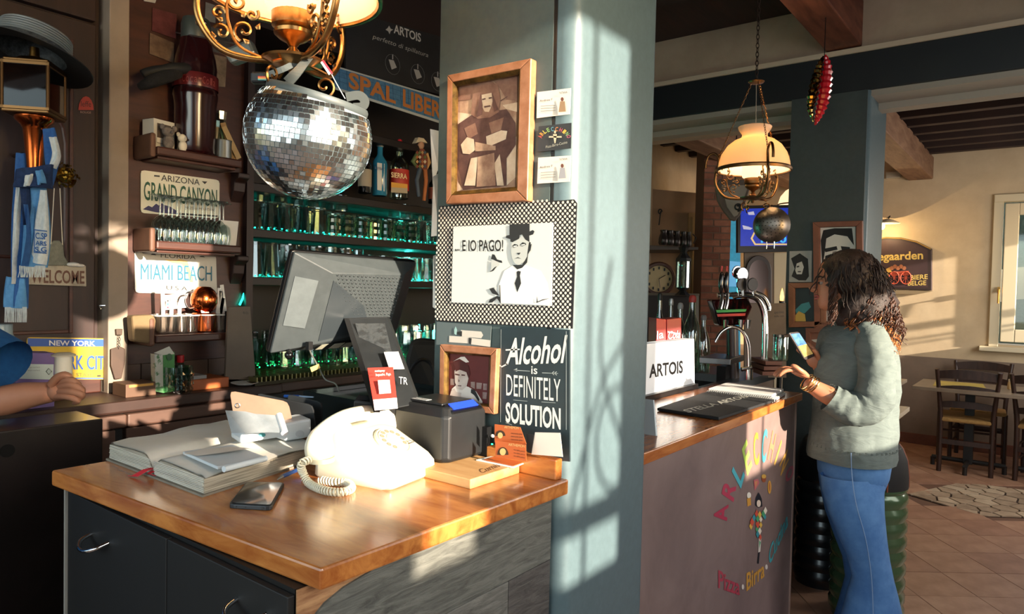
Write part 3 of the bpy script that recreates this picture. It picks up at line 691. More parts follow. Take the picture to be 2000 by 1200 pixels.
MB().tube([dc+RD@V((.030,-.02,.004)),dc+RD@V((.036,-.026,.012)),dc+RD@V((.026,-.018,.012))],.0015,6).build('finger_stop',CHROME,ph)
hs=[(-.108,.045,.052),(-.108,.047,.072),(-.100,.049,.092),(-.075,.051,.108),(-.03,.052,.119),(.03,.052,.119),(.075,.051,.108),(.100,.049,.092),(.108,.047,.072),(.108,.045,.052)]
MB().tube(smooth([pc+RP@V(p) for p in hs],3),[.027,.028,.029,.029,.028,.026,.023,.02,.018,.017,.0165,.016,.016,.016,.016,.0165,.017,.018,.02,.023,.026,.028,.029,.029,.028,.028,.027,.027],14).build('handset',IV,ph,sm=60)
MB().cyl(pc+RP@V((-.108,.045,.046)),pc+RP@V((-.108,.045,.054)),.028,.028,20).cyl(pc+RP@V((.108,.045,.046)),pc+RP@V((.108,.045,.054)),.028,.028,20)
for sx in (-1,1): MB().cyl(pc+RP@V((sx*.108,.045,.044)),pc+RP@V((sx*.108,.045,.053)),.0285,.0285,20).build('ear_cap',IVD,ph,sm=30)
for sx in (-1,1): MB().box(pc+RP@V((sx*.045,.05,.100)),(.012,.055,.022),RP).build('cradle',IV,ph,bev=.004)
cz=lambda x,y,h=.008: PZ(ZD+h).p(x,y)
path=smooth([pc+RP@V((-.115,.045,.052)),cz(590,905,.05),cz(592,925,.025),cz(604,945),cz(632,958),cz(665,962),cz(686,955),cz(678,944),cz(652,942),cz(625,938)],14)
hel=[]; nT=52; acc=0
L=[0]
for i in range(1,len(path)): L.append(L[-1]+(path[i]-path[i-1]).length)
N=nT*9; prev=None; j=0
for i in range(N):
    s_=L[-1]*i/(N-1)
    while j<len(L)-2 and L[j+1]<s_: j+=1
    p=path[j].lerp(path[j+1],(s_-L[j])/max(L[j+1]-L[j],1e-6)); t=(path[j+1]-path[j]).normalized()
    u=(UP-t*UP.dot(t)); u=u.normalized() if u.length>.1 else t.orthogonal().normalized(); v=t.cross(u)
    a=2*math.pi*nT*i/N; q=p+(u*math.cos(a)+v*math.sin(a))*.0068; hel.append(q)
MB().tube(hel,.0021,5).build('coiled_cord',IV,ph,sm=80)
# ---------------- smartphone
sp=T('smartphone','black smartphone lying face up at the front of the desk','phone',cz(500,975,0))
q=[cz(446,994,0),cz(530,999,0),cz(556,950,0),cz(481,949,0)]
def rounded(q,r):
    out=[]
    for i in range(4):
        a=q[i]; p=q[i-1]; n=q[(i+1)%4]; A=a+(p-a).normalized()*r; B=a+(n-a).normalized()*r
        out+=[A,(A+B+a*2)/4,B]
    return out
MB().prism(rounded(q,.010),(0,0,.008)).build('case',M('#23262a',.35,h2='#1c1e21',sc=9),sp,bev=.0015)
c_=sum(q,V())/4; q2=[c_+(p-c_)*.92+V((0,0,.0086)) for p in q]
MB().prism(rounded(q2,.008),(0,0,.0004)).build('screen',M('#0c1012',.08,coat=1),sp)
fd=(q[1]-q[0]).normalized(); pn_=V((fd.y,-fd.x,0))
for t,r_ in ((.18,.0016),(.40,.0012),(.80,.0024)): p=q[0].lerp(q[1],t)+V((0,0,.004)); MB().cyl(p-pn_*.0008,p+pn_*.0008,r_,n=10).build('port',BLACK,sp)
# ---------------- open ledger
bk=T('ledger','thick open ledger with worn yellowed pages on the left of the desk','book',(-1.42,.80,ZD))
PG=M('#eceae2',.8,h2='#dedacd',sc=5,bump=.1); PGE=M('#c4bcaa',.9,h2='#6f685c',sc=10,stretch=(.6,.6,60)); CV=M('#8f8677',.7,h2='#716a5e',sc=10)
Yb0,Yb1=.672,.985; XG=-1.425
def shear(p): return V((p.x-(p.y-Yb0)*.22,p.y,p.z))
MB().prism([shear(V((-1.628,Yb0-.006,ZD))),shear(V((-1.222,Yb0-.006,ZD))),shear(V((-1.222,Yb1,ZD))),shear(V((-1.628,Yb1,ZD)))],(0,0,.004)).build('cover',CV,bk)
def pages(x0,x1,h0,h1,gut,name,mat,z0=.0042,jit=0.0,n=10,hm=None):
    # profile from outer edge to gutter, swelling then falling into the gutter
    prof=[]
    for k in range(n+1):
        t=k/n; x=x0+(x1-x0)*t
        h=h0+(h1-h0)*math.sin(min(t*1.25,1)*math.pi/2) if t<.8 else h1*(1-((t-.8)/.2)**2*gut)
        prof.append((x,ZD+z0+h))
    a=[V((x,Yb0,z)) for x,z in prof]; lo=[V((prof[-1][0],Yb0,ZD+z0)),V((x0,Yb0,ZD+z0))]
    rings=[]
    for j in range(6):
        y=Yb0+(Yb1-.006-Yb0)*j/5; rings.append([shear(V((p.x,y,p.z+(rg.uniform(-1,1)*jit)))) for p in a+lo])
    return MB().rings(rings).build(name,mat,bk,sm=30)
pages(-1.622,XG,.030,.036,.75,'page_block',PGE,n=12); pages(-1.226,XG,.028,.034,.7,'page_block',PGE,n=12)
def sheet(x0,x1,h0,h1,gut,dz,mat=PG):
    n=14; rows=[]
    for j in range(8):
        y=Yb0+.002+(Yb1-.01-Yb0)*j/7; row=[]
        for k in range(n+1):
            t=k/n; x=x0+(x1-x0)*t
            h=h0+(h1-h0)*math.sin(min(t*1.25,1)*math.pi/2) if t<.8 else h1*(1-((t-.8)/.2)**2*gut)
            row.append(shear(V((x,y,ZD+.0042+h+dz+(.003*math.sin(j*1.7+k) if k<2 else 0)))))
        rows.append(row)
    MB().rings(rows,closed=False,cap=False).build('sheet',mat,bk,sm=180)
for dz in (.0012,.003): sheet(-1.624,XG,.030,.036,.75,dz); sheet(-1.224,XG,.028,.034,.7,dz)
for k in range(9):   # loose page edges seen along the near side
    z=ZD+.007+k*.0032
    MB().bb((-1.622+.002*(k%3),Yb0-.0015,z),(XG-.01,Yb0+.001,z+.0007)).build('page_edge',PG,bk); MB().bb((XG+.008,Yb0-.0015,z),(-1.228-.002*(k%2),Yb0+.001,z+.0007)).build('page_edge',PG,bk)
A=shear(V((-1.53,.80,ZD+.0415))); B=shear(V((-1.455,.92,ZD+.0425)))
tmb('pizza rossa  marg.',A+V((0,.03,0)),A+V((.0,.15,0)),A+V((-.018,.03,0))).build('handwriting',M('#6d7480',.8),bk)
rb=T('ribbon_bookmark','red ribbon bookmark hanging out of the ledger','bookmark',cz(290,920,0))
def strip(pl_,w_,mat,name,par,th=.0012):
    m=MB(); rs_=[]
    for p in pl_: rs_.append([p+w_/2,p-w_/2,p-w_/2+V((0,0,th)),p+w_/2+V((0,0,th))])
    return m.rings(rs_).build(name,mat,par)
RDm=M('#b3222c',.6)
strip([V((XG,Yb0+.02,ZD+.018)),V((XG-.005,Yb0-.012,ZD+.014)),V((XG-.015,Yb0-.028,ZD+.003)),cz(255,931,.0015)],V((.012,.006,0)),RDm,'ribbon',rb)
strip([V((XG+.003,Yb0+.02,ZD+.018)),V((XG+.004,Yb0-.010,ZD+.008)),cz(308,931,.0015)],V((.010,0,0)),RDm,'ribbon',rb)
# notebook + pen on the ledger, card terminal, pouch
def zpt(x,y,h): return PZ(ZD+h).p(x,y)
nb=T('notebook','grey soft notebook with a rolled white cover lying on the ledger','notebook',zpt(440,900,.043))
MB().prism([zpt(357,888,.045),zpt(425,918,.045),zpt(518,898,.045),zpt(455,874,.045)],(0,0,.006)).build('pages',M('#c9d0d4',.6),nb,bev=.001)
MB().rings([[zpt(357,886,.052),zpt(400,877,.056),zpt(455,873,.052)],[zpt(385,891,.053),zpt(440,884,.06),zpt(490,876,.053)]],closed=False,cap=False).build('flap',M('#d4d0c8',.6),nb,sm=180)
MB().tube([zpt(437,917,.052),zpt(519,896,.052)],.0058,12).build('rolled_cover',M('#cfd8de',.4),nb,sm=60)
pos=T('card_terminal','white card payment terminal lying across the ledger','card reader',zpt(540,865,.045))
PWH=M('#ccd4da',.35)
a=zpt(470,868,.048); b=zpt(608,852,.048); up=V((0,0,.034)); bkv=(UP.cross(b-a)).normalized()*.075
pr=[a,a+V((.0,0,.012)),a.lerp(b,.02)+V((0,0,.028)),b+V((0,0,.040)),b,b.lerp(a,.10)+V((0,0,-.004)),b.lerp(a,.36)+V((0,0,-.006)),b.lerp(a,.50)+V((0,0,.004))]
MB().prism([p for p in pr],bkv).build('housing',PWH,pos,bev=.005)
pf=Pl(a-bkv.normalized()*.001,bkv)
polys(pf,[circ(512,850,7,4)],M('#3f8f96',.5),pos,off=-.0005); polys(pf,[circ(586,848,9,7,16)],M('#b9c0c8',.5),pos,off=-.0005)
polys(pf,[[(560,873),(606,862),(606,863),(560,874)],[(572,876),(600,870),(600,871),(572,877)]],M('#50555c',.5),pos,off=-.0005)
po=T('plastic_pouch','clear crumpled plastic pouch leaning behind the card terminal','pouch',at(490,840,1.50))
q=[at(440,802,1.49),at(545,812,1.52),at(556,846,1.47),at(452,846,1.45)]
MB().rings([[q[0],q[0].lerp(q[1],.3)+V((0,.008,0)),q[0].lerp(q[1],.6)+V((0,-.006,0)),q[1]],[q[3],q[3].lerp(q[2],.35)+V((0,-.01,0)),q[3].lerp(q[2],.65)+V((0,.008,0)),q[2]]],closed=False,cap=False).build('front_sheet',M('#aeb6bb',.25,.3,h2='#8d969c',sc=9),po)
MB().tube([q[1]+V((0,0,0)),q[2]],.008,8).build('roll',M('#c6cdd2',.3,.2),po,sm=60)
# clipboard and two folders standing behind
def upright(name,label,q,d0,d1,mat,cat,th=.005,extra=None):
    t=T(name,label,cat,at(q[3][0],q[3][1],d0)); P=[at(q[0][0],q[0][1],d0),at(q[1][0],q[1][1],d1),at(q[2][0],q[2][1],d1),at(q[3][0],q[3][1],d0)]
    n=(P[1]-P[0]).cross(P[3]-P[0]).normalized(); n=n if n.dot(FW)>0 else -n
    MB().prism(rounded(P,.012),n*th).build('board',mat,t,bev=.001); return t,P,n
cbd,P,n=upright('clipboard','brown hardboard clipboard standing behind the card terminal',[(448,763),(563,785),(577,850),(462,850)],1.56,1.60,M('#7d6350',.7,h2='#6c5443',sc=9),'clipboard')
MB().lathe([(.004,-.001),(.006,-.002),(.004,-.003)],c=P[0].lerp(P[3],.35).lerp(P[1],.10),n=14,rot=n.to_track_quat('Z','Y').to_matrix()).build('rivet',STEEL,cbd)
upright('folder','black menu folder right behind the brown clipboard',[(500,768),(611,792),(618,850),(540,852)],1.66,1.64,M('#191b1d',.5),'folder')
upright('folder','tall black folder with stitched edge beside the dark tray',[(560,770),(628,786),(630,850),(575,852)],1.72,1.70,M('#1f2224',.45),'folder')
tr=T('document_tray','smoky dark plastic tray in front of the till screen stand','tray',(-1.43,1.33,ZD))
m=MB(); zt=ZD+.10
for (p,q) in (((-1.62,1.17,ZD),(-1.30,1.175,zt)),((-1.62,1.50,ZD),(-1.30,1.505,zt)),((-1.62,1.175,ZD),(-1.615,1.50,zt)),((-1.305,1.175,ZD),(-1.30,1.50,zt)),((-1.62,1.17,ZD),(-1.30,1.505,ZD+.004))): m.bb(p,q)
m.build('shell',M('#1f2626',.2),tr); MB().bb((-1.61,1.18,ZD+.085),(-1.31,1.49,ZD+.088)).build('lid',M('#2c3434',.15),tr)
pen=T('pen','blue biro lying on the dark tray','pen',at(580,773,1.85)); MB().tube([at(556,774,1.86),at(585,775,1.83)],.004,8).build('barrel',M('#2f62b8',.3),pen); MB().tube([at(585,775,1.83),at(612,776,1.80)],[.003,.002],8).build('grip',M('#9fb4cc',.3),pen)
pen=T('pen','blue pen sticking out from under the ledger near the phone cord','pen',cz(560,928,.01)); MB().tube([cz(541,938,.004),cz(552,931,.006)],[.001,.004],8).build('tip',STEEL,pen); MB().tube([cz(552,931,.006),cz(586,916,.012)],.0042,8).build('barrel',M('#2d4f8e',.3),pen)
# ---------------- cutting board, printer, cards
cbx=T('chopping_board','pale wooden serving board under the receipt printer','board',(-1.02,1.12,ZD))
MB().bb((-1.172,1.032,ZD),(-.888,1.192,ZD+.02)).build('board',M('#c9a06c',.5,h2='#b58550',sc=3,stretch=(1.5,12,12),wave=.5),cbx,bev=.002)
A=PZ(ZD+.0205).p(941,924); 
tmb('Curnis',PZ(ZD+.0206).p(942,925),PZ(ZD+.0206).p(978,911),PZ(ZD+.0206).p(934,918)).build('branding',M('#7a4f2c',.7),cbx)
rp=T('receipt_printer','black receipt printer on the wooden board with a blue label on top','printer',(-1.07,1.14,ZD+.02))
BK=M('#1d1f21',.42,h2='#191b1d',sc=30); z0=ZD+.0205
x0,x1,y0,y1=-1.155,-.998,1.078,1.208
def prr(ins,z,cut=0): return [V((x0+ins,y0+ins,z)),V((x1-ins-.012,y0+ins,z)),V((x1-ins,y0+ins+.012,z)),V((x1-ins,y1-ins,z)),V((x0+ins,y1-ins,z))]
MB().rings([prr(.004,z0),prr(0,z0+.008),prr(0,z0+.098),prr(.010,z0+.118)]).build('body',BK,rp,bev=.004)
MB().bb((x0+.014,y0+.018,z0+.118),(x1-.03,y1-.012,z0+.124)).build('lid',BK,rp,bev=.004)
MB().prism([V((x1-.028,y0+.02,z0+.1185)),V((x1-.028,y1-.012,z0+.1185)),V((x1-.001,y1-.012,z0+.104)),V((x1-.001,y0+.02,z0+.104))],(.002,0,.004)).build('paper_slot',M('#0d0f12',.3),rp,bev=.002)
MB().prism([V((x1-.022,y0+.028,z0+.1225)),V((x1-.022,y1-.02,z0+.1225)),V((x1-.006,y1-.02,z0+.1125)),V((x1-.006,y0+.028,z0+.1125))],(.0008,0,.0016)).build('blue_label',M('#2344d8',.25,emit=.25),rp)
MB().bb((x0+.03,y0+.022,z0+.1242),(x0+.075,y0+.04,z0+.1248)).build('sticker',M('#b9bcbc',.5),rp)
tmb('GLOBAL',V((x0+.033,y0+.026,z0+.125)),V((x0+.072,y0+.026,z0+.125)),V((x0+.033,y0+.036,z0+.125))).build('lettering',BLACK,rp)
bx=T('battery_box','slim black adapter with a small green light beside the printer','adapter',(-.99,1.2,ZD+.02))
q=PP.p(962,895); MB().bb((q.x-.012,1.196,ZD),(q.x+.010,1.212,ZD+.085)).build('body',BLACK,bx); q2=PY(1.196).p(961,868); MB().box(q2,(.004,.002,.003)).build('green_light',M('#28e08a',.4,emit=3),bx); q3=PY(1.195).p(962,852); MB().sph(q3,(.005,.002,.004)).build('button',WHITE,bx)
OR=M('#b85a26',.5); ORD=M('#3a2414',.6); GO=M('#d8b878',.5)
def ecard(name,label,q,y,cat='card'):
    pl_=PY(y); t=T(name,label,cat,pl_.p(*q[3])); slab(pl_,q,0,.0008,OR,'card',t); return t,pl_
t,pl_=ecard('business_card','orange card at the back of the little card holder',[(966,829),(1016,835),(1028,868),(966,864)],1.17); 
txt(pl_,'ARTHEMON',(985,837),(1013,839),5,GO,t,off=.0006); polys(pl_,[circ(977,852,10,11,14,180,360)],ORD,t,off=.0006); polys(pl_,[circ(977,851,5,6)],GO,t,off=.0012)
for k in range(3): txt(pl_,'ristorante pizza',(998,848+k*6),(1021,850+k*6),3,ORD,t,off=.0006)
t,pl_=ecard('business_card','orange card at the front of the little card holder',[(967,861),(1027,869),(1028,901),(968,893)],1.155)
txt(pl_,'ARTHEMON',(993,871),(1025,875),5,GO,t,off=.0006); polys(pl_,[circ(982,889,11,15,14,180,360)],ORD,t,off=.0006); polys(pl_,[circ(982,883,6,7)],GO,t,off=.0012)
for k in range(3): txt(pl_,'via della pizza',(1003,880+k*6),(1025,884+k*6),3,ORD,t,off=.0006)
t=T('card_stack','orange and white cards lying flat on the wooden board','card',PZ(ZD+.021).p(985,905))
Zc=ZD+.0205
MB().prism([PZ(Zc).p(930,900),PZ(Zc).p(1003,915),PZ(Zc).p(1032,903),PZ(Zc).p(965,892)],(0,0,.002)).build('white_card',WHITE,t); MB().prism([PZ(Zc+.003).p(945,899),PZ(Zc+.003).p(1003,911),PZ(Zc+.003).p(1028,902),PZ(Zc+.003).p(966,893)],(0,0,.001)).build('orange_card',OR,t)
pA=PY(1.1985); tag(slab(PY(1.188),[(1045,845),(1094,846),(1099,893),(1038,888)],0,.001,M('#ddd6cb',.7),'paper_sheet',None),'blank white sheet leaning against the blackboard sign','paper')
tag(slab(PY(1.184),[(1028,848),(1043,850),(1038,886),(1030,884)],0,.001,BLKM,'flyer',None),'small black flyer leaning beside the blank white sheet','flyer')
# ---------------- till screen
ts=T('till_screen','black touch-screen till seen from behind on its sloping stand','monitor',at(770,800,1.58))
LT,RTp,RB,LB=at(570,489,1.60),at(813,510,1.86),at(768,668,1.93),at(522,690,1.67)
nb_=(RTp-LT).cross(LB-LT).normalized(); nb_=nb_ if nb_.dot(FW)<0 else -nb_   # points to us
MB().prism(rounded([LT,RTp,RB,LB],.008),-nb_*.014).build('bezel',M('#0c0d0e',.3),ts,bev=.002)
GRm=M('#3f4547',.42,h2='#383e40',sc=40)
i_=[LT.lerp(RB,.0),0]
def bl(u,v): return LT.lerp(RTp,u).lerp(LB.lerp(RB,u),v)
def O4(e,h): return [bl(*x)+nb_*h for x in e]
o4=O4([(.01,.01),(.99,.01),(.99,.99),(.01,.99)],.001)
o4b=O4([(.012,.012),(.988,.012),(.985,.985),(.012,.985)],.008)
i4=O4([(.25,.13),(.83,.10),(.83,.72),(.25,.86)],.045)
MB().rings([o4,o4b,i4]).build('back_shell',GRm,ts,bev=.0015)
MB().prism([bl(.04,.22)+nb_*.0135,bl(.175,.22)+nb_*.037,bl(.165,.70)+nb_*.035,bl(.04,.70)+nb_*.0135],nb_*.0012).build('port_cover',M('#5c6365',.45,h2='#545b5d',sc=40),ts)
MB().prism([bl(.27,.2)+nb_*.0455,bl(.55,.45)+nb_*.0455,bl(.66,.72)+nb_*.0455,bl(.27,.82)+nb_*.0455],nb_*.0015).build('smooth_facet',M('#30363a',.3),ts)
sg=MB()
for j in range(16):
    for i in range(17):
        u=.29+i*.032+(.016 if j%2 else 0); v=.145+j*.037
        if v>.13+.62*1.0 or u>.82 or v>.2+(u-.27)*1.6: continue
        c=bl(u,v)+nb_*.0455; a_=(RTp-LT).normalized()*.0038; b_=(LT-LB).normalized()*.0038
        sg.add([c-a_,c-b_,c+a_,c+b_,c+nb_*.0028],[(0,1,4),(1,2,4),(2,3,4),(3,0,4)])
o=sg.build('studs',M('#2b3032',.35),ts); o['kind']='stuff'
MB().prism([bl(.53,.06)+nb_*.024,bl(.66,.055)+nb_*.024,bl(.67,.10)+nb_*.039,bl(.54,.105)+nb_*.039],nb_*.001).build('sticker',WHITE,ts)
tmb('phorma',bl(.57,.095)+nb_*.0375,bl(.65,.092)+nb_*.0375,bl(.565,.068)+nb_*.028).build('lettering',BLACK,ts)
MB().prism([bl(.30,.86)+nb_*.040,bl(.60,.84)+nb_*.040,bl(.61,.975)+nb_*.016,bl(.30,.98)+nb_*.016],nb_*.002).build('connector_bay',BLACK,ts)
for (u0,u1,c_) in ((.31,.36,'#c9c8b0'),(.41,.49,'#d8d8c8'),(.50,.58,'#a9aaa0')):
    MB().prism([bl(u0,.87)+nb_*.043,bl(u1,.865)+nb_*.043,bl(u1,.965)+nb_*.021,bl(u0,.965)+nb_*.021],nb_*.0006).build('label',M(c_,.5),ts)
st4=[at(676,622,1.72),at(756,620,1.74),at(818,790,1.56),at(735,806,1.50)]
sb=MB().prism(st4,FW*.035).build('stand',M('#26292b',.35,h2='#202325',sc=30),ts,bev=.004)
MB().prism([at(672,622,1.718),at(681,622,1.716),at(742,806,1.496),at(730,806,1.498)],FW*.03-RT*.004).build('stand_edge',BLACK,ts)
MB().prism([at(694,632,1.700),at(752,632,1.712),at(765,688,1.65),at(712,700,1.64)],-FW*.002).build('texture_panel',M('#3c4042',.4,h2='#2b2e30',sc=60,bump=.4,sharp=(.45,.55)),ts)
MB().prism([st4[0]+V((0,0,.0)),st4[1],bl(.72,.66)+nb_*.02,bl(.52,.66)+nb_*.02],V((0,0,-.014))).build('hinge',BLACK,ts)
MB().prism([at(700,770,1.56),at(690,784,1.55),at(836,800,1.58),at(830,780,1.62)],V((0,0,-.02))).build('foot',BLACK,ts,bev=.003)
MB().bb(tuple(at(700,782,1.56)+V((0,0,-.13))),tuple(at(800,782,1.66)+V((0,0,-.012)))).build('base',BLACK,ts,bev=.004)
def tilted(q,d,mat,name,par,th=.001): return MB().prism([at(x,y,dd) for (x,y),dd in zip(q,d)],-FW*th).build(name,mat,par)
tilted([(750,688),(778,687),(790,721),(761,722)],[1.622,1.63,1.595,1.585],WHITE,'sticker',ts)
PT_=Pl(at(795,745,1.56),-FW); txt(PT_,'TR',(779,750),(796,752),14,M('#c8cccc',.4),ts,off=.0)
rc=T('red_card','red and white payment card stand leaning on the till stand','card',at(750,802,1.48))
tilted([(718,719),(768,717),(777,798),(732,802)],[1.545,1.55,1.475,1.47],M('#c23a30',.5),'card',rc,.002)
tilted([(729,781),(775,777),(777,798),(732,802)],[1.477,1.48,1.4725,1.4675],M('#e4ddd8',.5),'footer',rc,.0015)
PQ=Pl(at(748,750,1.502),-FW)
txt(PQ,'satispay',(732,727),(752,726),4,WHITE,rc,off=0); txt(PQ,'Inquadra. Paga.',(734,735),(764,733),5,WHITE,rc,off=0)
tilted([(738,743),(761,742),(764,768),(741,770)],[1.508,1.51,1.492,1.49],M('#d8cfcc',.5),'white_square',rc,.001)
# cable with tag
cbl=T('usb_cable','grey cable with a yellow tag hanging from the till screen','cable',at(640,720,1.75))
MB().tube(smooth([at(604,678,1.68),at(607,690,1.70),at(617,708,1.74),at(626,725,1.76),at(636,742,1.76),at(655,750,1.74),at(662,765,1.72)],5),.0018,6).build('wire',M('#6d6f68',.5),cbl)
MB().prism([at(606,718,1.745),at(623,711,1.745),at(626,719,1.745),at(609,727,1.745)],-FW*.002).build('tag',M('#d8b56a',.5),cbl)
MB().box(at(604,676,1.675),(.012,.012,.02)).build('plug',BLACK,cbl)
kb=T('webcam_ball','black glossy knob under the lower edge of the till screen','camera',at(565,695,1.66)); MB().sph(at(565,694,1.67),.011).build('lens_ball',M('#0a0a0b',.15),kb,sm=80)
MB().cyl(at(565,684,1.675),at(565,690,1.67),.005).build('mount',BLACK,kb)
# dark padded bag / chair back by the pillar
ch=T('bar_stool_back','black rounded chair back between the till and the pillar','chair',at(825,760,2.3))
q=[at(792,700,2.3),at(800,668,2.3),at(815,661,2.3),at(880,668,2.35),at(890,690,2.35),at(890,860,2.35),at(792,860,2.3)]
MB().prism(q,FW*.05).build('backrest',M('#141414',.6),ch,bev=.02)
MB().tube(smooth([at(795,790,2.27),at(800,730,2.27),at(822,703,2.27),at(846,720,2.27),at(856,790,2.27)],6),.006).build('rail',BLACK,ch)
c9=at(840,860,2.36); MB().bb((c9.x-.06,c9.y+.02,0),(c9.x+.16,c9.y+.26,c9.z)).build('seat_base',BLKM,ch,bev=.02)
# ================================================================ PILLAR PICTURES
PF=PY(YPIL-.004)
SEP=M('#b99a80',.7,h2='#8d6a58',sc=18,sharp=(.4,.6)); SD1=M('#6b4a42',.8,h2='#4b302c',sc=40,sharp=(.3,.7)); SLt=M('#e0cdb4',.7,h2='#c8ae92',sc=25); SMd=M('#94705e',.8,h2='#7a5648',sc=40)
def frame(pl,name,label,outer,inner,mat,dep=.018,gold=None):
    c=pl.p(sum(a for a,b in outer)/4,sum(b for a,b in outer)/4); t=T(name,label,'picture',c)
    O_=[pl.p(*q,dep) for q in outer]; I_=[pl.p(*q,dep) for q in inner]
    for i,nm in enumerate(('top_rail','right_rail','bottom_rail','left_rail')):
        j=(i+1)%4; MB().prism([O_[i],O_[j],I_[j],I_[i]],-pl.n*dep).build('frame_rail',mat,t,bev=.002)
    MB().prism([pl.p(*q,.004) for q in inner],-pl.n*.004).build('backing',M('#5a3c28',.8),t)
    if gold:
        I2=[a.lerp(b,.035) for a,b in zip(I_,[I_[2],I_[3],I_[0],I_[1]])]
        for i in range(4):
            j=(i+1)%4; MB().prism([I_[i],I_[j],I2[j]-pl.n*.006,I2[i]-pl.n*.006],-pl.n*.006).build('gilt_slip',gold,t)
    return t
GOLD=M('#8a6a34',.35,.7,h2='#4a361c',sc=40)
z4=lambda x,y:(840+x/3.75,80+y/3.75)
fr1=frame(PF,'picture_frame','framed sepia portrait of a curly-haired man in fur at the pillar top',[z4(125,250),z4(738,125),z4(710,1172),z4(115,1195)],[z4(165,302),z4(657,205),z4(635,1096),z4(155,1130)],FRAMEW,.022,GOLD)
def zz(z,ps): return [[z(*p) for p in q] for q in ps]
b0=.0046
def art(z,par,layers,pl=PF,base=b0):
    for k,(mt,ps) in enumerate(layers):
        for p1 in ps: polys(pl,zz(z,[p1]),mt,par,off=base+k*.0004,name='print')
art(z4,fr1,[(SEP,[[(178,318),(640,225),(622,1078),(168,1112)]]),
 (SLt,[[(182,520),(330,540),(300,640),(182,620)],[(530,470),(638,450),(636,520),(560,500)],[(182,1000),(240,1090),(170,1110)],[(540,780),(632,700),(625,1000),(560,1060)]]),
 (SMd,[[(182,340),(330,300),(360,330),(300,430),(190,440)],[(470,300),(638,240),(638,440),(560,430),(520,360)]]),
 (SD1,[[(190,620),(300,545),(420,520),(560,500),(625,600),(628,760),(560,860),(560,1060),(240,1090),(200,900)]]),
 (SMd,[[(300,540),(310,400),(340,320),(430,280),(500,330),(515,420),(505,520),(440,560),(350,570)],[(250,640),(330,600),(350,680),(280,720)],[(430,600),(540,560),(520,650),(450,680)]]),
 (SLt,[[(378,395),(450,380),(458,440),(445,490),(430,520),(400,518),(380,480)],[(225,760),(270,705),(320,720),(330,800),(290,830),(240,825)],[(410,700),(520,655),(565,660),(555,720),(440,770),(415,760)],[(250,1060),(300,860),(350,850),(330,1060)],[(470,900),(510,830),(540,1060),(490,1060)]]),
 (SEP,[[(350,850),(470,820),(480,1060),(340,1070)],[(330,740),(480,770),(480,800),(330,810)]]),
 (SD1,[[(380,425),(405,418),(407,428),(382,434)],[(428,415),(452,410),(453,420),(430,425)],[(395,478),(440,470),(445,480),(397,490)],[(370,380),(340,560),(380,540),(385,470)],[(455,380),(500,500),(470,520),(458,470)],[(512,437),(565,405),(568,410),(515,442)]])])
cards=[('white visiting card at the top of the pillar with a small figure',[(1049,180),(1115,172),(1113,223),(1048,231)],'#e4e0d6'),
 ('black visiting card with the colourful arched restaurant name',[(1052,247),(1116,240),(1115,290),(1049,297)],'#2b2f33'),
 ('white visiting card below the black one, curled at its lower left',[(1051,308),(1115,304),(1113,355),(1049,359)],'#dedad0')]
CC=[]
for lb,q,c_ in cards:
    t=T('visiting_card',lb,'card',PF.p(*q[3])); MB().prism([PF.p(x,y,.006 if i in(0,3) else .003) for i,(x,y) in enumerate(q)],-PF.n*.001).build('card',M(c_,.5),t); CC.append(t)
o6=.0068
for t,y in ((CC[0],0),(CC[2],130)):
    txt(PF,'TATIANA' if y==0 else 'TATIANA',(1092,184+y),(1108,182+y),4,DK,t,off=o6); txt(PF,'Andrea F',(1054,199+y),(1079,196+y),4,DK,t,off=o6)
    for k in range(3): polys(PF,[[(1056,207+y+k*5),(1085,205+y+k*5),(1085,206+y+k*5),(1056,208+y+k*5)]],M('#8f8f8c',.6),t,off=o6)
    polys(PF,[circ(1098,194+y,3,4)],M('#7a4a3a',.6),t,off=o6); polys(PF,[[(1094,198+y),(1103,198+y),(1105,218+y),(1091,219+y)]],M('#a9a9ae',.6) if y else M('#a88a68',.6),t,off=o6)
cols=['#c8584a','#e0a04a','#d9c45a','#8fb86a','#5aa0b0','#d88a4a','#c85a6a','#d9b04a','#8fb87a','#c8607a']
def arclet(pl,s,cx,cy,rx,ry,a0,a1,h,par,off,cl,bold=.02):
    n=len(s)
    for i,ch in enumerate(s):
        if ch==' ': continue
        a=R(a0+(a1-a0)*i/(n-1)); x=cx+rx*math.cos(a); y=cy-ry*math.sin(a); dx=math.sin(a)*h*.32; dy=math.cos(a)*h*.32
        A=pl.p(x-dx,y-dy,off); B=pl.p(x+dx,y+dy,off); H=pl.p(x-dx+math.cos(a)*h,y-dy-math.sin(a)*h,off)
        tmb(ch,A,B,H,bold).build('lettering',M(cl[i%len(cl)],.5),par)
arclet(PF,'ARLECCHINO',1083,272,25,16,165,15,8,CC[1],.0068,cols)
txt(PF,'Pizza-Birra-Cucina',(1066,290),(1108,280),5,M('#b9b9a8',.5),CC[1],off=.0068)
polys(PF,[circ(1084,258,2,3),[(1080,262),(1088,262),(1085,280),(1083,280)],[(1072,266),(1097,266),(1097,269),(1072,269)]],M('#d8c9a8',.5),CC[1],off=.0068)
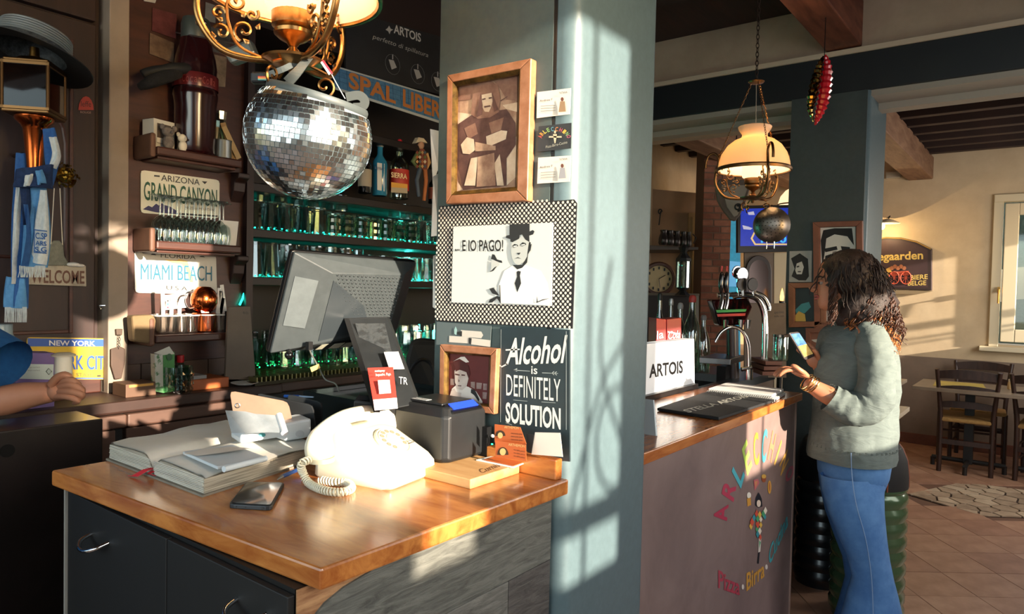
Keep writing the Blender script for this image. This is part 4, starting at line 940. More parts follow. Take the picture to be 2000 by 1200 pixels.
# dotted paper and Toto-style film still
dp=T('dotted_paper','black wrapping paper with white polka dots round the PAGO poster','paper',PF.p(985,510))
z5=lambda x,y:(840+x/4.287,380+y/4.287)
DQ=[z5(78,98),z5(1130,48),z5(1205,40),z5(1228,75),z5(1192,1125),z5(48,1060)]
slab(PF,DQ,.004,.002,M('#1d1a1a',.5),'sheet',dp)
A=PF.p(*z5(60,80)); B=PF.p(*z5(1230,1130)); m=MB(); Dq=[PF.p(*q) for q in DQ]
def in2(p,poly):
    c=False
    for i in range(len(poly)):
        a=poly[i]; b=poly[(i+1)%len(poly)]
        if (a.z>p.z)!=(b.z>p.z) and p.x<(b.x-a.x)*(p.z-a.z)/(b.z-a.z)+a.x: c=not c
    return c
stp=.0118; x=A.x; k=0
while x<B.x:
    z=B.z-.02+(stp/2 if k%2 else 0)
    while z<A.z+.03:
        c=V((x,YPIL-.0085,z))
        if in2(c,Dq): m.add([c+V((.0031*math.cos(R(a)),0,.0031*math.sin(R(a)))) for a in range(0,360,45)],[tuple(range(8))])
        z+=stp
    x+=stp/2; k+=1
o=m.build('dots',M('#e8dfd0',.5),dp); o['kind']='stuff'
to=T('film_poster','white poster reading E IO PAGO with a sad man in a bowler hat','poster',PF.p(980,515))
slab(PF,[z5(195,270),z5(1028,236),z5(1016,935),z5(178,905)],.0075,.002,M('#d9dedb',.5),'sheet',to)
txt(PF,'... E IO PAGO!',z5(208,472),z5(612,474),21,M('#2a2826',.5),to,off=.0085,bold=.015)
INK=M('#262829',.6); PGR=M('#9aa19e',.6); WH2=M('#f0f1ec',.5)
art(z5,to,[(WH2,[[(585,910),(575,760),(620,640),(700,590),(800,590),(930,640),(985,740),(1012,900),(990,930)]]),
 (INK,[[(665,250),(833,243),(833,310),(860,298),(874,310),(862,335),(830,345),(832,400),(800,380),(770,335),(750,340),(745,370),(690,400),(672,395),(672,375),(632,362),(640,345),(665,340)],
   [(735,640),(760,645),(752,680),(762,745),(730,820),(708,745),(728,690),(724,650)],[(828,400),(842,400),(838,470),(820,500),(812,570),(770,615),(730,628),(690,590),(770,590),(810,520)],
   [(520,500),(540,505),(560,545),(600,555),(605,575),(580,570),(555,560),(525,545),(510,540)],[(560,600),(530,640),(498,650),(520,625),(545,600)],[(500,880),(560,850),(590,860),(590,915),(560,870),(520,905),(488,908)],[(495,790),(530,780),(580,850),(520,830)]]),
 (M('#c4c9c5',.6),[[(682,405),(745,372),(770,340),(800,385),(824,400),(812,520),(790,560),(750,590),(710,580),(688,540),(678,470)],[(515,545),(570,565),(580,590),(540,610),(510,640)]]),
 (INK,[[(690,430),(705,415),(730,420),(738,432),(700,448)],[(755,420),(775,400),(800,408),(805,420),(770,436)],[(725,490),(758,488),(748,504),(736,504)],[(705,540),(735,525),(765,540),(735,532)],[(840,420),(850,415),(840,470),(832,475)],[(895,850),(890,910),(935,890),(1000,870),(940,880),(900,900)],[(580,760),(586,760),(592,910),(584,910)]]),
 (M('#dfe3df',.6),[[(696,432),(728,426),(726,436),(702,442)],[(762,420),(795,414),(793,423),(768,430)]])],base=.0086)
# grey card above the small frame
t=T('grey_card','grey card with white blocks above the small brown-framed portrait','card',PF.p(905,650))
z6=lambda x,y:(840+x/4,620+y/4)
slab(PF,[z6(52,35),z6(478,68),z6(470,230),z6(48,215)],.004,.001,M('#5d6a6b',.6),'card',t)
polys(PF,zz(z6,[[(150,145),(310,155),(300,205),(148,195)],[(310,160),(470,180),(468,232),(320,212)],[(240,100),(400,112),(415,140),(400,165),(245,150)]]),M('#cfcbc0',.6),t,off=.0048)
polys(PF,zz(z6,[[(210,115),(250,108),(248,150),(212,132)],[(300,160),(325,165),(320,212),(300,200)]]),DK,t,off=.0054)
polys(PF,zz(z6,[[(200,70),(212,100),(205,140),(190,130),(188,100)]]),M('#9fc4c0',.6),t,off=.0054)
fr2=frame(PF,'picture_frame','small brown-framed portrait of a man with hand on chin behind the printer',[z6(75,212),z6(520,246),z6(498,760),z6(68,700)],[z6(110,268),z6(472,298),z6(457,700),z6(104,660)],FRAMEW,.020,GOLD)
MAR=M('#6b2c28',.6,h2='#5a2220',sc=9); PALE=M('#d9ccc2',.6,h2='#b9a79c',sc=20); PLT=M('#e8e0d6',.6)
art(z6,fr2,[(MAR,[[(122,282),(460,308),(446,690),(112,655)]]),
 (M('#a8958c',.6,h2='#7c5e58',sc=30),[[(120,480),(145,478),(145,530),(120,530)],[(158,480),(190,482),(190,530),(158,530)],[(120,545),(145,545),(145,590),(120,590)],[(318,505),(350,505),(350,560),(318,545)],[(362,510),(405,515),(400,562),(362,560)],[(415,518),(445,520),(443,570),(415,568)],[(410,585),(443,588),(440,640),(410,638)],[(120,600),(145,600),(145,650),(120,650)]]),
 (PLT,[[(160,640),(170,560),(215,520),(300,545),(360,580),(410,660),(405,685),(150,660)],[(180,345),(240,310),(270,308),(305,350),(280,355),(230,325)]]),
 (PALE,[[(190,420),(205,400),(280,420),(300,480),(285,540),(250,570),(215,560),(195,510)],[(155,610),(165,575),(190,555),(205,585),(245,590),(235,640),(160,635)]]),
 (M('#4a1c1a',.6),[[(180,350),(195,390),(200,425),(230,410),(285,430),(300,480),(312,440),(300,380),(260,345)],[(196,440),(232,448),(230,456),(196,450)],[(245,446),(275,450),(272,458),(245,456)],[(215,532),(245,534),(243,540),(217,538)],[(222,480),(230,500),(222,508)]]),
 (DK,[[(320,560),(350,570),(385,640),(380,660),(345,610),(318,590)]])],base=.0048)
al=T('chalk_sign','tall blackboard-style sign about alcohol leaning at the right of the pillar','sign',PF.p(1040,885))
slab(PF,[z6(545,78),z6(1092,98),z6(1092,1130),z6(538,1080)],.006,.004,M('#22343a',.5,h2='#1c2b30',sc=8),'board',al,bev=.001)
CH=M('#dfe3dc',.7); CHD=M('#a9b3b0',.7)
txt(PF,'Alcohol',z6(590,366),z6(1040,352),50,CH,al,off=.0065,bold=.02,shear=.07); 
polys(PF,zz(z6,[[(533,362),(560,382),(600,360),(608,368),(562,392),(538,380)],[(590,250),(700,246),(700,256),(590,262)]]),CH,al,off=.0065)
txt(PF,'is',z6(790,442),z6(838,444),15,CH,al,off=.0065,bold=.01)
polys(PF,zz(z6,[[(655,410),(780,420),(780,424),(655,416)],[(650,412),(680,398),(680,426)],[(875,432),(1000,438),(1000,442),(875,437)],[(950,436),(965,422),(972,424),(958,438),(972,452),(965,452)],[(970,436),(985,424),(992,426),(978,438),(992,454),(985,454)]]),CHD,al,off=.0065)
txt(PF,'DEFINITELY',z6(595,610),z6(1018,660),41,CH,al,off=.0065); txt(PF,'SOLUTION',z6(590,815),z6(1020,872),38,CH,al,off=.0065,bold=.03)
polys(PF,zz(z6,[[(553,95),(556,95),(552,820),(549,820)],[(1062,110),(1066,110),(1066,880),(1062,880)],[(590,822),(640,840),(640,843),(590,826)],[(650,645),(760,655),(760,658),(650,648)],[(870,660),(980,668),(980,671),(870,664)]]),CHD,al,off=.0065)
# white paper strips at the left edge of the pillar
wp=T('paper_roll','white paper strips hanging at the left edge of the pillar','paper',at(850,420,1.74))
for q in ([(840,252),(858,256),(856,330),(845,360)],[(846,345),(857,338),(857,460),(842,462)],[(846,500),(856,496),(851,604),(845,600)]):
    MB().prism([at(x,y,1.72+.01*(i%2)) for i,(x,y) in enumerate(q)],FW*.002).build('strip',WHITE,wp)
# ================================================================ BACK BAR: blackboard, banner, bottles
PBk=PX(XW+.02); Pb2=PX(XW+.05)
bo=T('beer_blackboard','black slate board with chalk brewing drawings above the back bar','sign',PBk.p(770,110))
slab(PBk,[(676,20),(862,72),(862,185),(676,140)],.012,.012,M('#17191b',.6,h2='#202225',sc=6),'board',bo)
txt(PBk,'ARTOIS',(769,64),(822,82),17,M('#cfcfca',.6),bo,off=.014,bold=.02); txt(PBk,'perfetto di spillatura',(728,75),(836,112),9,M('#a9aaa6',.6),bo,off=.014,shear=.02)
for cx,cy in ((767,126),(816,145),(855,160)):
    c=PBk.p(cx,cy,.015); MB().tube([c+V((0,.048*math.cos(R(a)),.048*math.sin(R(a)))) for a in range(0,360,24)],.0009,4,closed=True).build('chalk_ring',M('#77797a',.7),bo)
    polys(PBk,[[(cx-8,cy-10),(cx+2,cy-8),(cx+8,cy+6),(cx-2,cy+10)],[(cx-1,cy-20),(cx+1,cy-20),(cx+1,cy-10),(cx-1,cy-10)]],M('#a9abab',.7),bo,off=.014)
polys(PBk,[[(757,55),(760,50),(763,56),(768,58),(763,61),(761,67),(758,61),(753,58)]],M('#b9b9b4',.6),bo,off=.014)
sp_=T('fan_banner','blue crocheted banner with orange letters hanging under the blackboard','banner',Pb2.p(770,190))
bq=[(650,128),(862,192),(862,238),(655,170)]
slab(Pb2,bq,.004,.004,M('#4f86b0',.8,h2='#42749c',sc=60,bump=.3),'cloth',sp_)
txt(Pb2,'SPAL',(681,170),(773,202),31,M('#c07a3a',.7),sp_,off=.006,bold=.03); txt(Pb2,'LIBERA',(787,206),(880,238),33,M('#c07a3a',.7),sp_,off=.006,bold=.03)
polys(Pb2,[[(650,127),(862,190),(862,193),(650,130)],[(655,170),(862,237),(862,242),(655,175)]],M('#b9c4c4',.7),sp_,off=.006)
gm=MB()
for k in range(14): gm.tube([Pb2.p(662+k*15,133+k*4.5,.0055),Pb2.p(664+k*15,172+k*4.9,.0055)],.0006,4)
for k in range(3): gm.tube([Pb2.p(654,138+k*9,.0055),Pb2.p(862,203+k*9.5,.0055)],.0006,4)
o=gm.build('crochet_lines',M('#2c4f70',.8),sp_); o['kind']='stuff'
def bottle(name,label,px,pyb,pxr,hpx,X,body,glass_,cap,labq=None,labm=None,square=False,par=None):
    c=PX(X).p(px,pyb); d=(c-CAM).dot(RM@V((0,0,-1))); k=d/F; r=pxr*k; h=hpx*k
    t=T(name,label,'bottle',c)
    n=4 if square else 18
    prof=[(r*.9,0),(r,h*.02),(r,h*.58),(r*.9,h*.64),(r*.42,h*.74),(r*.36,h*.78),(r*.36,h*.93)]
    MB().lathe(prof,c=c,n=n if n>4 else 18,sq=(1,1),cap=True).build('glass_body',glass_,t,sm=40)
    MB().lathe([(r*.42,h*.90),(r*.46,h*.92),(r*.46,h),(r*.001,h)],c=c,n=14).build('cap',cap,t,sm=40)
    if labm: MB().lathe([(r*1.01,h*.14),(r*1.015,h*.15),(r*1.015,h*.5),(r*1.01,h*.51)],c=c,n=24).build('label_band',labm,t,sm=60)
    return t,c,r,h,k
zb=zs1
t,c,r,h,k=bottle('gin_bottle','light blue square-shouldered gin bottle beside the red-capped one',741,383,15,105,XW-.05,None,M('#2c7fa6',.12,coat=1),M('#5a6a72',.4),None,None)
slab(Pl(c+V((r*1.02,0,0)),(1,-.3,0)),[(737,318),(751,320),(751,374),(737,371)],.0,.002,M('#cfd6d6',.5),'paper_label',t)
pq=Pl(c+V((r*1.02,0,0)),(1,-.3,0)); txt(pq,'BOMBAY',(732,330),(751,333),5,M('#3a5a8a',.5),t,off=.004)
t,c,r,h,k=bottle('tequila_bottle','clear tequila bottle with red hat cap and red-yellow label',779,389,19,110,XW-.05,None,GR,M('#b3222c',.5),None,M('#b8342a',.5))
pq=Pl(c+V((r*1.03,0,0)),(1,-.3,0)); txt(pq,'SIERRA',(764,346),(795,350),10,M('#f0d8a8',.5),t,off=.006,bold=.02); polys(pq,[[(764,356),(796,360),(796,368),(764,366)]],M('#d8a03a',.5),t,off=.006); polys(pq,[[(764,366),(796,368),(796,378),(764,376)]],M('#a9a08a',.5),t,off=.006)
MB().lathe([(r*.001,h),(r*.8,h*.96),(r*.85,h*.945),(r*.3,h*1.0),(r*.2,h*1.05),(.001,h*1.06)],c=c,n=18).build('hat_cap',M('#c02838',.5),t,sm=40)
bottle('brown_bottle','bottle with pale label half hidden left of the blue gin bottle',712,378,13,90,XW-.05,None,GT,BLACK,None,M('#a9a08e',.6))
bottle('dark_bottle','small dark bottle at the far right end of the bottle shelf',845,398,9,60,XW-.05,None,GT,BLACK,None,M('#8a4a3a',.6))
hq=T('harlequin_doll','small doll in a patchwork costume and white hat hanging on the bottle shelf','doll',PX(XW-.03).p(824,390))
PXd=PX(XW-.02); pd=lambda x,y,o=0:PXd.p(x,y,o); cl5=[M(x,.7) for x in ('#8a4a3a','#6a7a4a','#c8a06a','#4a5a6a','#b06a3a','#d8cbb0')]
MB().sph(pd(822,284,.02),(.018,.018,.022),10,7).build('head',M('#c89a7a',.6),hq,sm=60); MB().prism([pd(812,280,.03),pd(818,268,.03),pd(828,270,.03),pd(836,280,.03),pd(822,277,.03)],(-.03,0,0)).build('hat',cl5[5],hq,bev=.003)
MB().tube([pd(823,292,.02),pd(824,310,.02),pd(826,332,.02)],[.016,.03,.024],10).build('torso',cl5[0],hq,sm=60)
for s_,(a,b,c) in enumerate((((816,300),(806,316),(814,326)),((832,300),(838,318),(832,330)),((820,330),(814,352),(818,384)),((830,332),(832,352),(828,392)))):
    MB().tube([pd(*a,.03),pd(*b,.035),pd(*c,.03)],[.012,.011,.009],8).build('arm' if s_<2 else 'leg',cl5[s_+1],hq,sm=60)
for i in range(16):
    x=815+ (i%4)*5; y=298+(i//4)*9; polys(PXd,[[(x,y-4),(x+3,y),(x,y+4),(x-3,y)]],cl5[(i*7)%6],hq,off=.05+.001*(i%2),name='patch')
# ================================================================ LAMPS
OPAL=bpy.data.materials.new('opal_glass'); OPAL.use_nodes=True
_t=OPAL.node_tree; _b=_t.nodes['Principled BSDF']; _b.inputs['Base Color'].default_value=hx('#fbf0e0'); _b.inputs['Roughness'].default_value=.22
_tr=_t.nodes.new('ShaderNodeBsdfTranslucent'); _tr.inputs[0].default_value=hx('#ffe6bf'); _m=_t.nodes.new('ShaderNodeMixShader'); _m.inputs[0].default_value=.55
_t.links.new(_b.outputs[0],_m.inputs[1]); _t.links.new(_tr.outputs[0],_m.inputs[2]); _t.links.new(_m.outputs[0],_t.nodes['Material Output'].inputs[0])
GLOBE=M('#ffdcaa',.3,emit=1.1); BULB=M('#ffe2a8',.3,emit=14)
AB=M('#9a6f42',.3,1,h2='#6a4a2c',sc=25); ABL=M('#b98a55',.28,1,h2='#8a6238',sc=25)
def oil_lamp(label,hub,top,rot,br,watt,group,chain=True):
    before=set(C.objects)
    t=T('hanging_lamp',label,'lamp',hub)
    Rz=Matrix.Rotation(rot,3,'Z')
    def q(x,y,z): return hub+Rz@V((x,y,z))
    # shade
    MB().lathe([(.150,.128),(.150,.134),(.146,.165),(.135,.200),(.112,.235),(.083,.258),(.057,.268),(.053,.275),(.052,.285),(.058,.292),(.066,.304),(.070,.315),(.067,.318),(.060,.306),(.050,.293),(.048,.27),(.08,.254),(.110,.231),(.132,.197),(.143,.163),(.146,.130)],c=hub,n=40).build('glass_shade',OPAL,t,sm=60)
    MB().lathe([(.150,.125),(.156,.125),(.157,.135),(.152,.141),(.149,.140),(.149,.126)],c=hub,n=40).build('rim_ring',br,t,sm=40)
    MB().lathe([(.028,.088),(.045,.100),(.051,.118),(.050,.140),(.042,.165),(.030,.178)],c=hub,n=24).build('inner_globe',GLOBE,t,sm=60)
    MB().sph(hub+V((0,0,.13)),(.018,.018,.028)).build('bulb',BULB,t,sm=80)
    MB().lathe([(.002,.008),(.012,.012),(.016,.022),(.010,.032),(.006,.036),(.012,.044),(.024,.050),(.033,.058),(.034,.064),(.031,.068),(.037,.072),(.038,.098),(.035,.104),(.028,.106)],c=hub,n=28).build('font',br,t,sm=35)
    MB().lathe([(.0,-.012),(.006,-.010),(.010,0),(.030,.004),(.052,.010),(.054,.014),(.030,.016),(.002,.016)],c=hub,n=28).build('hub_dish',br,t,sm=40)
    for k in range(3):
        a=R(k*120); ca,sa=math.cos(a),math.sin(a)
        def P(r,z,o=0): return q(ca*r-sa*o,sa*r+ca*o,z)
        # main U arm that turns over into a hook beyond the shade
        pts=smooth([P(.02,.012),P(.07,.010),P(.12,.022),P(.152,.060),P(.162,.100),P(.152,.150),P(.150,.190),P(.166,.212),P(.190,.208),P(.203,.180),P(.205,.150)],5)
        MB().tube(pts,[.0062]*22+[.0056]*(len(pts)-22),8).build('arm',br,t,sm=60)
        # cast scroll work between arm and font
        m=MB()
        def scroll(cx,cz,r0,tn,sg,ph=0,w_=.0028):
            pp=[P(cx+sg*(r0*(1-i/26))*math.cos(ph+i/26*tn*2*math.pi),cz+(r0*(1-i/26))*math.sin(ph+i/26*tn*2*math.pi)) for i in range(25)]
            m.tube(pp,[w_]*20+[w_*1.5]*5,5)
        m.tube(smooth([P(.048,.012),P(.09,.030),P(.108,.065),P(.112,.100),P(.100,.130),P(.108,.150)],5),.003,6)
        scroll(.082,.058,.020,1.3,1,-1.2); scroll(.094,.108,.018,1.4,-1,2); scroll(.120,.052,.015,1.2,1,.5); scroll(.126,.085,.013,1.2,-1,0); scroll(.070,.088,.012,1.2,1,2.5)
        for (x_,z_,a_) in ((.075,.036,.7),(.100,.040,1.8),(.118,.072,.4),(.088,.082,2.4),(.104,.128,1.0),(.062,.062,2.0),(.132,.040,1.2)):
            u=P(x_+.014*math.cos(a_),z_+.014*math.sin(a_)); b_=P(x_,z_); s_=P(x_+.006*math.cos(a_+1.0),z_+.006*math.sin(a_+1.0),.0); s2=P(x_+.006*math.cos(a_-1.0),z_+.006*math.sin(a_-1.0)); f=Rz@V((-sa*.003,ca*.003,0))
            m.add([b_,s_,u,s2,(b_+u)/2+f,(b_+u)/2-f],[(0,1,4),(1,2,4),(2,3,4),(3,0,4),(1,0,5),(2,1,5),(3,2,5),(0,3,5)])
        m.build('scrollwork',br,t,sm=50)
        # drop scroll under the hub
        m=MB(); a2=a+R(60); 
        def P2(r,z): return hub+Rz@V((math.cos(a2)*r,math.sin(a2)*r,z))
        pp=[P2(.055+.020*(1-i/24)*math.cos(-1.5+i*.36),-.028+.020*(1-i/24)*math.sin(-1.5+i*.36)) for i in range(22)]
        m.tube([P2(.03,.006),P2(.045,-.0),P2(.058,-.006)],.0026,5).tube(pp,.0026,5).build('drop_scroll',br,t,sm=50)
        # outer snail scroll by the arm
        pp=[P(.150+.022*(1-i/26)*math.cos(2.6-i*.36),.128-.0+.022*(1-i/26)*math.sin(2.6-i*.36)) for i in range(24)]
        MB().tube(pp,.003,5).build('snail_scroll',br,t,sm=50)
        if chain:
            links(P(.150,.192),hub+Rz@V((ca*.02,sa*.02,.505)),.016,.0035,.0011,AB,t)
    if chain:
        MB().lathe([(.001,.50),(.030,.504),(.034,.509),(.024,.514),(.001,.524)],c=hub,n=20).build('canopy_plate',AB,t,sm=40)
        links(hub+V((0,0,.522)),V((hub.x,hub.y,top)),.026,.0065,.0019,M('#3a2a22',.5,.6),t)
        MB().tube([hub+V((.004,0,.32)),hub+V((0,0,.50))],.0018,5).build('flex',M('#8a8378',.6),t)
    l=bpy.data.lights.new('lamp_light','POINT'); l.energy=watt; l.color=(1,.78,.48); l.shadow_soft_size=.03
    o=bpy.data.objects.new('lamp_light',l); C.objects.link(o); o.parent=t; o.location=(0,0,.19)
    return t
def links(a,b,ln,wd,r,mat,par):
    n=max(3,int((b-a).length/(ln*.72))); ax=(b-a).normalized(); u=ax.orthogonal().normalized(); v=ax.cross(u); m=MB()
    for i in range(n):
        c=a.lerp(b,(i+.5)/n); s_=u if i%2 else v
        m.tube([c+ax*(ln/2*math.sin(R(x)))*.95+s_*wd*math.cos(R(x)) for x in range(0,360,45)],r,4,closed=True)
    o=m.build('chain',mat,par); o['kind']='stuff'
dN=1.40; hubN=at(572,133,dN); 
lampN=oil_lamp('near brass lamp with white glass shade above the mirror-tiled helmet',hubN,hubN.z+.98,R(37.6+192),ABL,4.5,None)
lampN.scale=(1.12,1.12,1.12)
hubF=at(1470,392,3.02)
oil_lamp('lit brass oil-lamp style pendant hanging over the beer counter',hubF,2.98,R(37.6-88),BRASSD,5,None)
# a third one seen far behind the second
hb3=at(1560,400,6.0); 
t=T('hanging_lamp','faint third opal lamp shade seen right behind the beer counter pendant','lamp',hb3)
MB().lathe([(.17,0),(.17,.006),(.15,.07),(.11,.12),(.06,.15),(.05,.17),(.07,.2)],c=hb3,n=28).build('glass_shade',GLOBE,t,sm=60); MB().lathe([(.171,-.006),(.175,0),(.171,.006)],c=hb3,n=28).build('rim_ring',BRASSD,t); MB().tube([hb3+V((0,0,.19)),V((hb3.x,hb3.y,2.98))],.008,6).build('chain',BRASSD,t)
# ================================================================ MIRROR HELMET
hl=T('mirror_ball_helmet','mirror-tiled disco ball helmet hanging upside down by its strap from the near lamp','helmet',at(603,262,dN))
hc=at(603,268,dN); rH=.1227
nrm=(RT*.26+UP*.95-FW*.10).normalized(); off=.0745
axis=(UP*.985+RT*.13-FW*.1).normalized(); Ra=axis.to_track_quat('Z','Y').to_matrix()
Rn=nrm.to_track_quat('Z','Y').to_matrix()
lat=math.asin(off/rH)
MB().lathe([(max(rH*.99*math.cos(t),.0005),rH*.99*math.sin(t)) for t in [(-math.pi/2)+(lat+math.pi/2)*i/20 for i in range(21)]],c=hc,n=40,rot=Rn).build('shell',M('#8a9296',.5),hl,sm=60)
MB().lathe([(max(rH*.93*math.cos(t),.0005),rH*.93*math.sin(t)) for t in [(-math.pi/2)+(lat+math.pi/2)*i/20 for i in range(21)]],c=hc,n=40,rot=Rn).build('lining',M('#1a2224',.9),hl,sm=60)
rr0=rH*math.cos(lat)
MB().lathe([(rr0*.93,off-.004),(rr0*.95,off+.006),(rr0*1.0,off+.009),(rr0*1.03,off+.004),(rr0*1.03,off-.004),(rr0*1.0,off-.008)],c=hc,n=48,rot=Rn).build('rim',M('#4b5456',.5),hl,sm=60)
m=MB(); th_=.0097; rz=random.Random(11)
rows=int(math.pi*rH/th_)
big=MB()
for i in range(rows):
    t=-math.pi/2+math.pi*(i+.5)/rows; rr=rH*math.cos(t); n=max(3,int(2*math.pi*rr/th_)); of_=rz.random()
    for j in range(n):
        a=2*math.pi*(j+of_)/n
        nn=Ra@V((math.cos(t)*math.cos(a),math.cos(t)*math.sin(a),math.sin(t)))
        if nn.dot(nrm)*rH>off-.007: continue
        e=Ra@V((-math.sin(a),math.cos(a),0)); u=nn.cross(e)
        n2=(nn+e*rz.gauss(0,.05)+u*rz.gauss(0,.05)).normalized(); e2=(e-n2*e.dot(n2)).normalized(); u2=n2.cross(e2)
        c=hc+nn*rH; s_=th_*.46; su=th_*.455
        p=[c+e2*s_*x+u2*su*y for x,y in ((-1,-1),(1,-1),(1,1),(-1,1))]
        m.add([q+n2*.0012 for q in p]+[q-n2*.0012 for q in p],[(0,1,2,3),(0,4,5,1),(1,5,6,2),(2,6,7,3),(3,7,4,0)])
o=m.build('mirror_tiles',M('#e6f0f2',.20,1),hl); o['kind']='stuff'
ST=M('#4f5656',.6,h2='#434a4a',sc=40)
def webbing(name,pts,w_,mat,par,th=.002):
    P=smooth([V(p) for p in pts],5); rs_=[]
    for i,p in enumerate(P):
        t=(P[min(i+1,len(P)-1)]-P[max(i-1,0)]).normalized(); s_=t.cross(FW); s_=s_.normalized()*w_/2
        rs_.append([p+s_,p-s_,p-s_+FW*th,p+s_+FW*th])
    return MB().rings(rs_).build(name,mat,par)
L0=hc+Rn@V((rr0,0,off)); 
webbing('strap',[at(562,160,dN-.10),at(580,140,dN-.09),at(598,118,dN-.04),at(606,112,dN)],.020,ST,hl)
webbing('strap',[at(520,147,dN-.02),at(550,136,dN-.03),at(580,122,dN-.02),at(606,112,dN)],.012,ST,hl)
webbing('strap',[at(606,112,dN),at(604,122,dN+.02),at(585,140,dN+.05),at(560,165,dN+.06)],.014,ST,hl)
MB().tube(smooth([at(640,130,dN-.02),at(650,150,dN-.02),at(662,172,dN-.01),at(674,193,dN)],4),.0012,5).build('cord',M('#aab0b0',.6),hl)
webbing('loose_end',[at(676,190,dN),at(700,186,dN),at(712,196,dN),at(708,208,dN),at(690,210,dN)],.018,M('#3f4646',.7),hl)
bk_=MB().box(at(507,153,dN-.03),(.030,.02,.022),Matrix.Rotation(R(37.6),3,'Z')).build('buckle',BLACK,hl,bev=.004)
for i,cc in enumerate(('#c24a3a','#d8a04a','#5aa0a0')):
    MB().box(at(513,150.5+i*2.6,dN-.043),(.018,.002,.0026),Matrix.Rotation(R(37.6),3,'Z')).build('colour_bar',M(cc,.5),hl)
t=T('red_tag','small red and white tag clipped to the near lamp scroll','tag',at(640,128,dN-.02)); MB().prism([at(627,120,dN-.03),at(632,117,dN-.03),at(650,143,dN-.03),at(644,145,dN-.03)],FW*.004).build('tag',M('#a82a3a',.4),t); MB().prism([at(626,122,dN-.033),at(629,120,dN-.033),at(645,143,dN-.033),at(642,146,dN-.033)],FW*.003).build('edge',WHITE,t)
# chilli pepper horns
cp=T('chilli_ornament','red and gold chilli pepper garland hanging from the brown beam','ornament',at(1600,175,3.3))
def horn(pts,rs,mat,nm):
    P=smooth([at(x,y,3.3) for x,y in pts],6); k=len(P); rad=[max(.004,rs*math.sin(math.pi*min(.95,(i+1.5)/(k+1)))*(1+.16*math.cos(i*math.pi))) for i in range(k)]
    return MB().tube(P,rad,10).build(nm,mat,cp,sm=25)
horn([(1612,107),(1616,130),(1613,165),(1607,200),(1598,228),(1592,244)],.027,M('#c4182a',.15,coat=1),'red_chilli')
horn([(1608,110),(1600,130),(1593,158),(1586,190),(1583,215),(1588,238)],.022,M('#b39a58',.12,1,h2='#2a2018',sc=45,sharp=(.45,.55)),'gold_chilli')
c9=at(1610,112,3.3); MB().tube([V((c9.x,c9.y,2.80)),c9],.002,5).build('string',BLACK,cp)
# ================================================================ THINGS ON THE SHELF UNIT
SAx=XW+.07
def onshelf(px,py,x,z): p=PX(x).p(px,py); return V((x,p.y,z))
def K(p): return (p-CAM).dot(RM@V((0,0,-1)))/F
c=onshelf(381,280,XW+.075,zA); k=K(c)
bt=T('cola_dispenser','large dark red plastic cola bottle dispenser standing on the top shelf','bottle',c)
DR=M('#260b0f',.2,coat=.6); 
prof=[(34,0),(37,4),(36,14),(38,42),(38,92),(41,112),(41,118),(39,124),(41,130),(41,142),(38,156),(39,166),(36,188),(31,205),(28,222)]
MB().lathe([(r*k,z*k) for r,z in prof],c=c,n=32).build('body',DR,bt,sm=40)
MB().lathe([(26*k,222*k),(27*k,225*k),(27*k,250*k),(24*k,262*k),(.001,264*k)],c=c,n=28).build('lid',M('#3c4644',.4),bt,sm=30)
MB().lathe([(41.4*k,126*k),(41.6*k,127*k),(41.6*k,150*k),(41.2*k,152*k)],c=c,n=32).build('band',M('#5c1a1e',.25),bt,sm=60)
for i,chh in enumerate('Coca-Cola'):
    a=math.atan2(-c.y,-c.x)+R(-30+i*10); r_=42.2*k; cc=c+V((r_*math.cos(a),r_*math.sin(a),131*k)); tg=V((-math.sin(a),math.cos(a),0))
    tmb(chh,cc-tg*2.7*k,cc+tg*2.7*k,cc-tg*2.7*k+UP*(14 if chh in 'Cl' else 10)*k,0,.1).build('lettering',M('#8a3a34',.4),bt)
MB().tube(smooth([c+V((.03,-.03,160*k)),c+V((.05,-.10,150*k)),c+V((.03,-.17,138*k)),c+V((.02,-.20,128*k))],4),[.02]*6+[.016]*7,10).build('spout_handle',BLKM,bt,sm=50)
t=T('black_duster','black shaggy roll sticking out left of the cola dispenser','duster',at(300,165,2.4)); MB().tube(smooth([at(272,170,2.42),at(300,158,2.42),at(330,148,2.45),at(350,145,2.5)],4),[.012,.014,.018,.02,.022,.022,.022,.022,.022,.02,.018,.016,.014],10).build('roll',M('#0f1012',.9,h2='#1c1d20',sc=60,bump=1),t,sm=60)
def crate(name,label,cat,px,py,x,z,w_,d_,h_,mat,rz=0,bev=.001):
    c=onshelf(px,py,x,z); t=T(name,label,cat,c); MB().box(c+V((0,0,h_/2)),(d_,w_,h_),Matrix.Rotation(rz,3,'Z')).build('box',mat,t,bev=bev); return t,c
t,c=crate('figurine_box','small white window box on the top shelf','box',310,240,XW+.05,zA,.085,.06,.105,M('#c9c9c2',.5),R(12))
MB().box(c+V((.0325,.004,.055)),(.002,.055,.07),Matrix.Rotation(R(12),3,'Z')).build('window',M('#5d5045',.3),t); MB().box(c+V((.034,-.028,.092)),(.002,.014,.014),Matrix.Rotation(R(12),3,'Z')).build('round_sticker',M('#3f9a6a',.5),t); MB().box(c+V((.035,-.01,.03)),(.003,.03,.018),Matrix.Rotation(R(12),3,'Z')).build('emblem',WHITE,t)
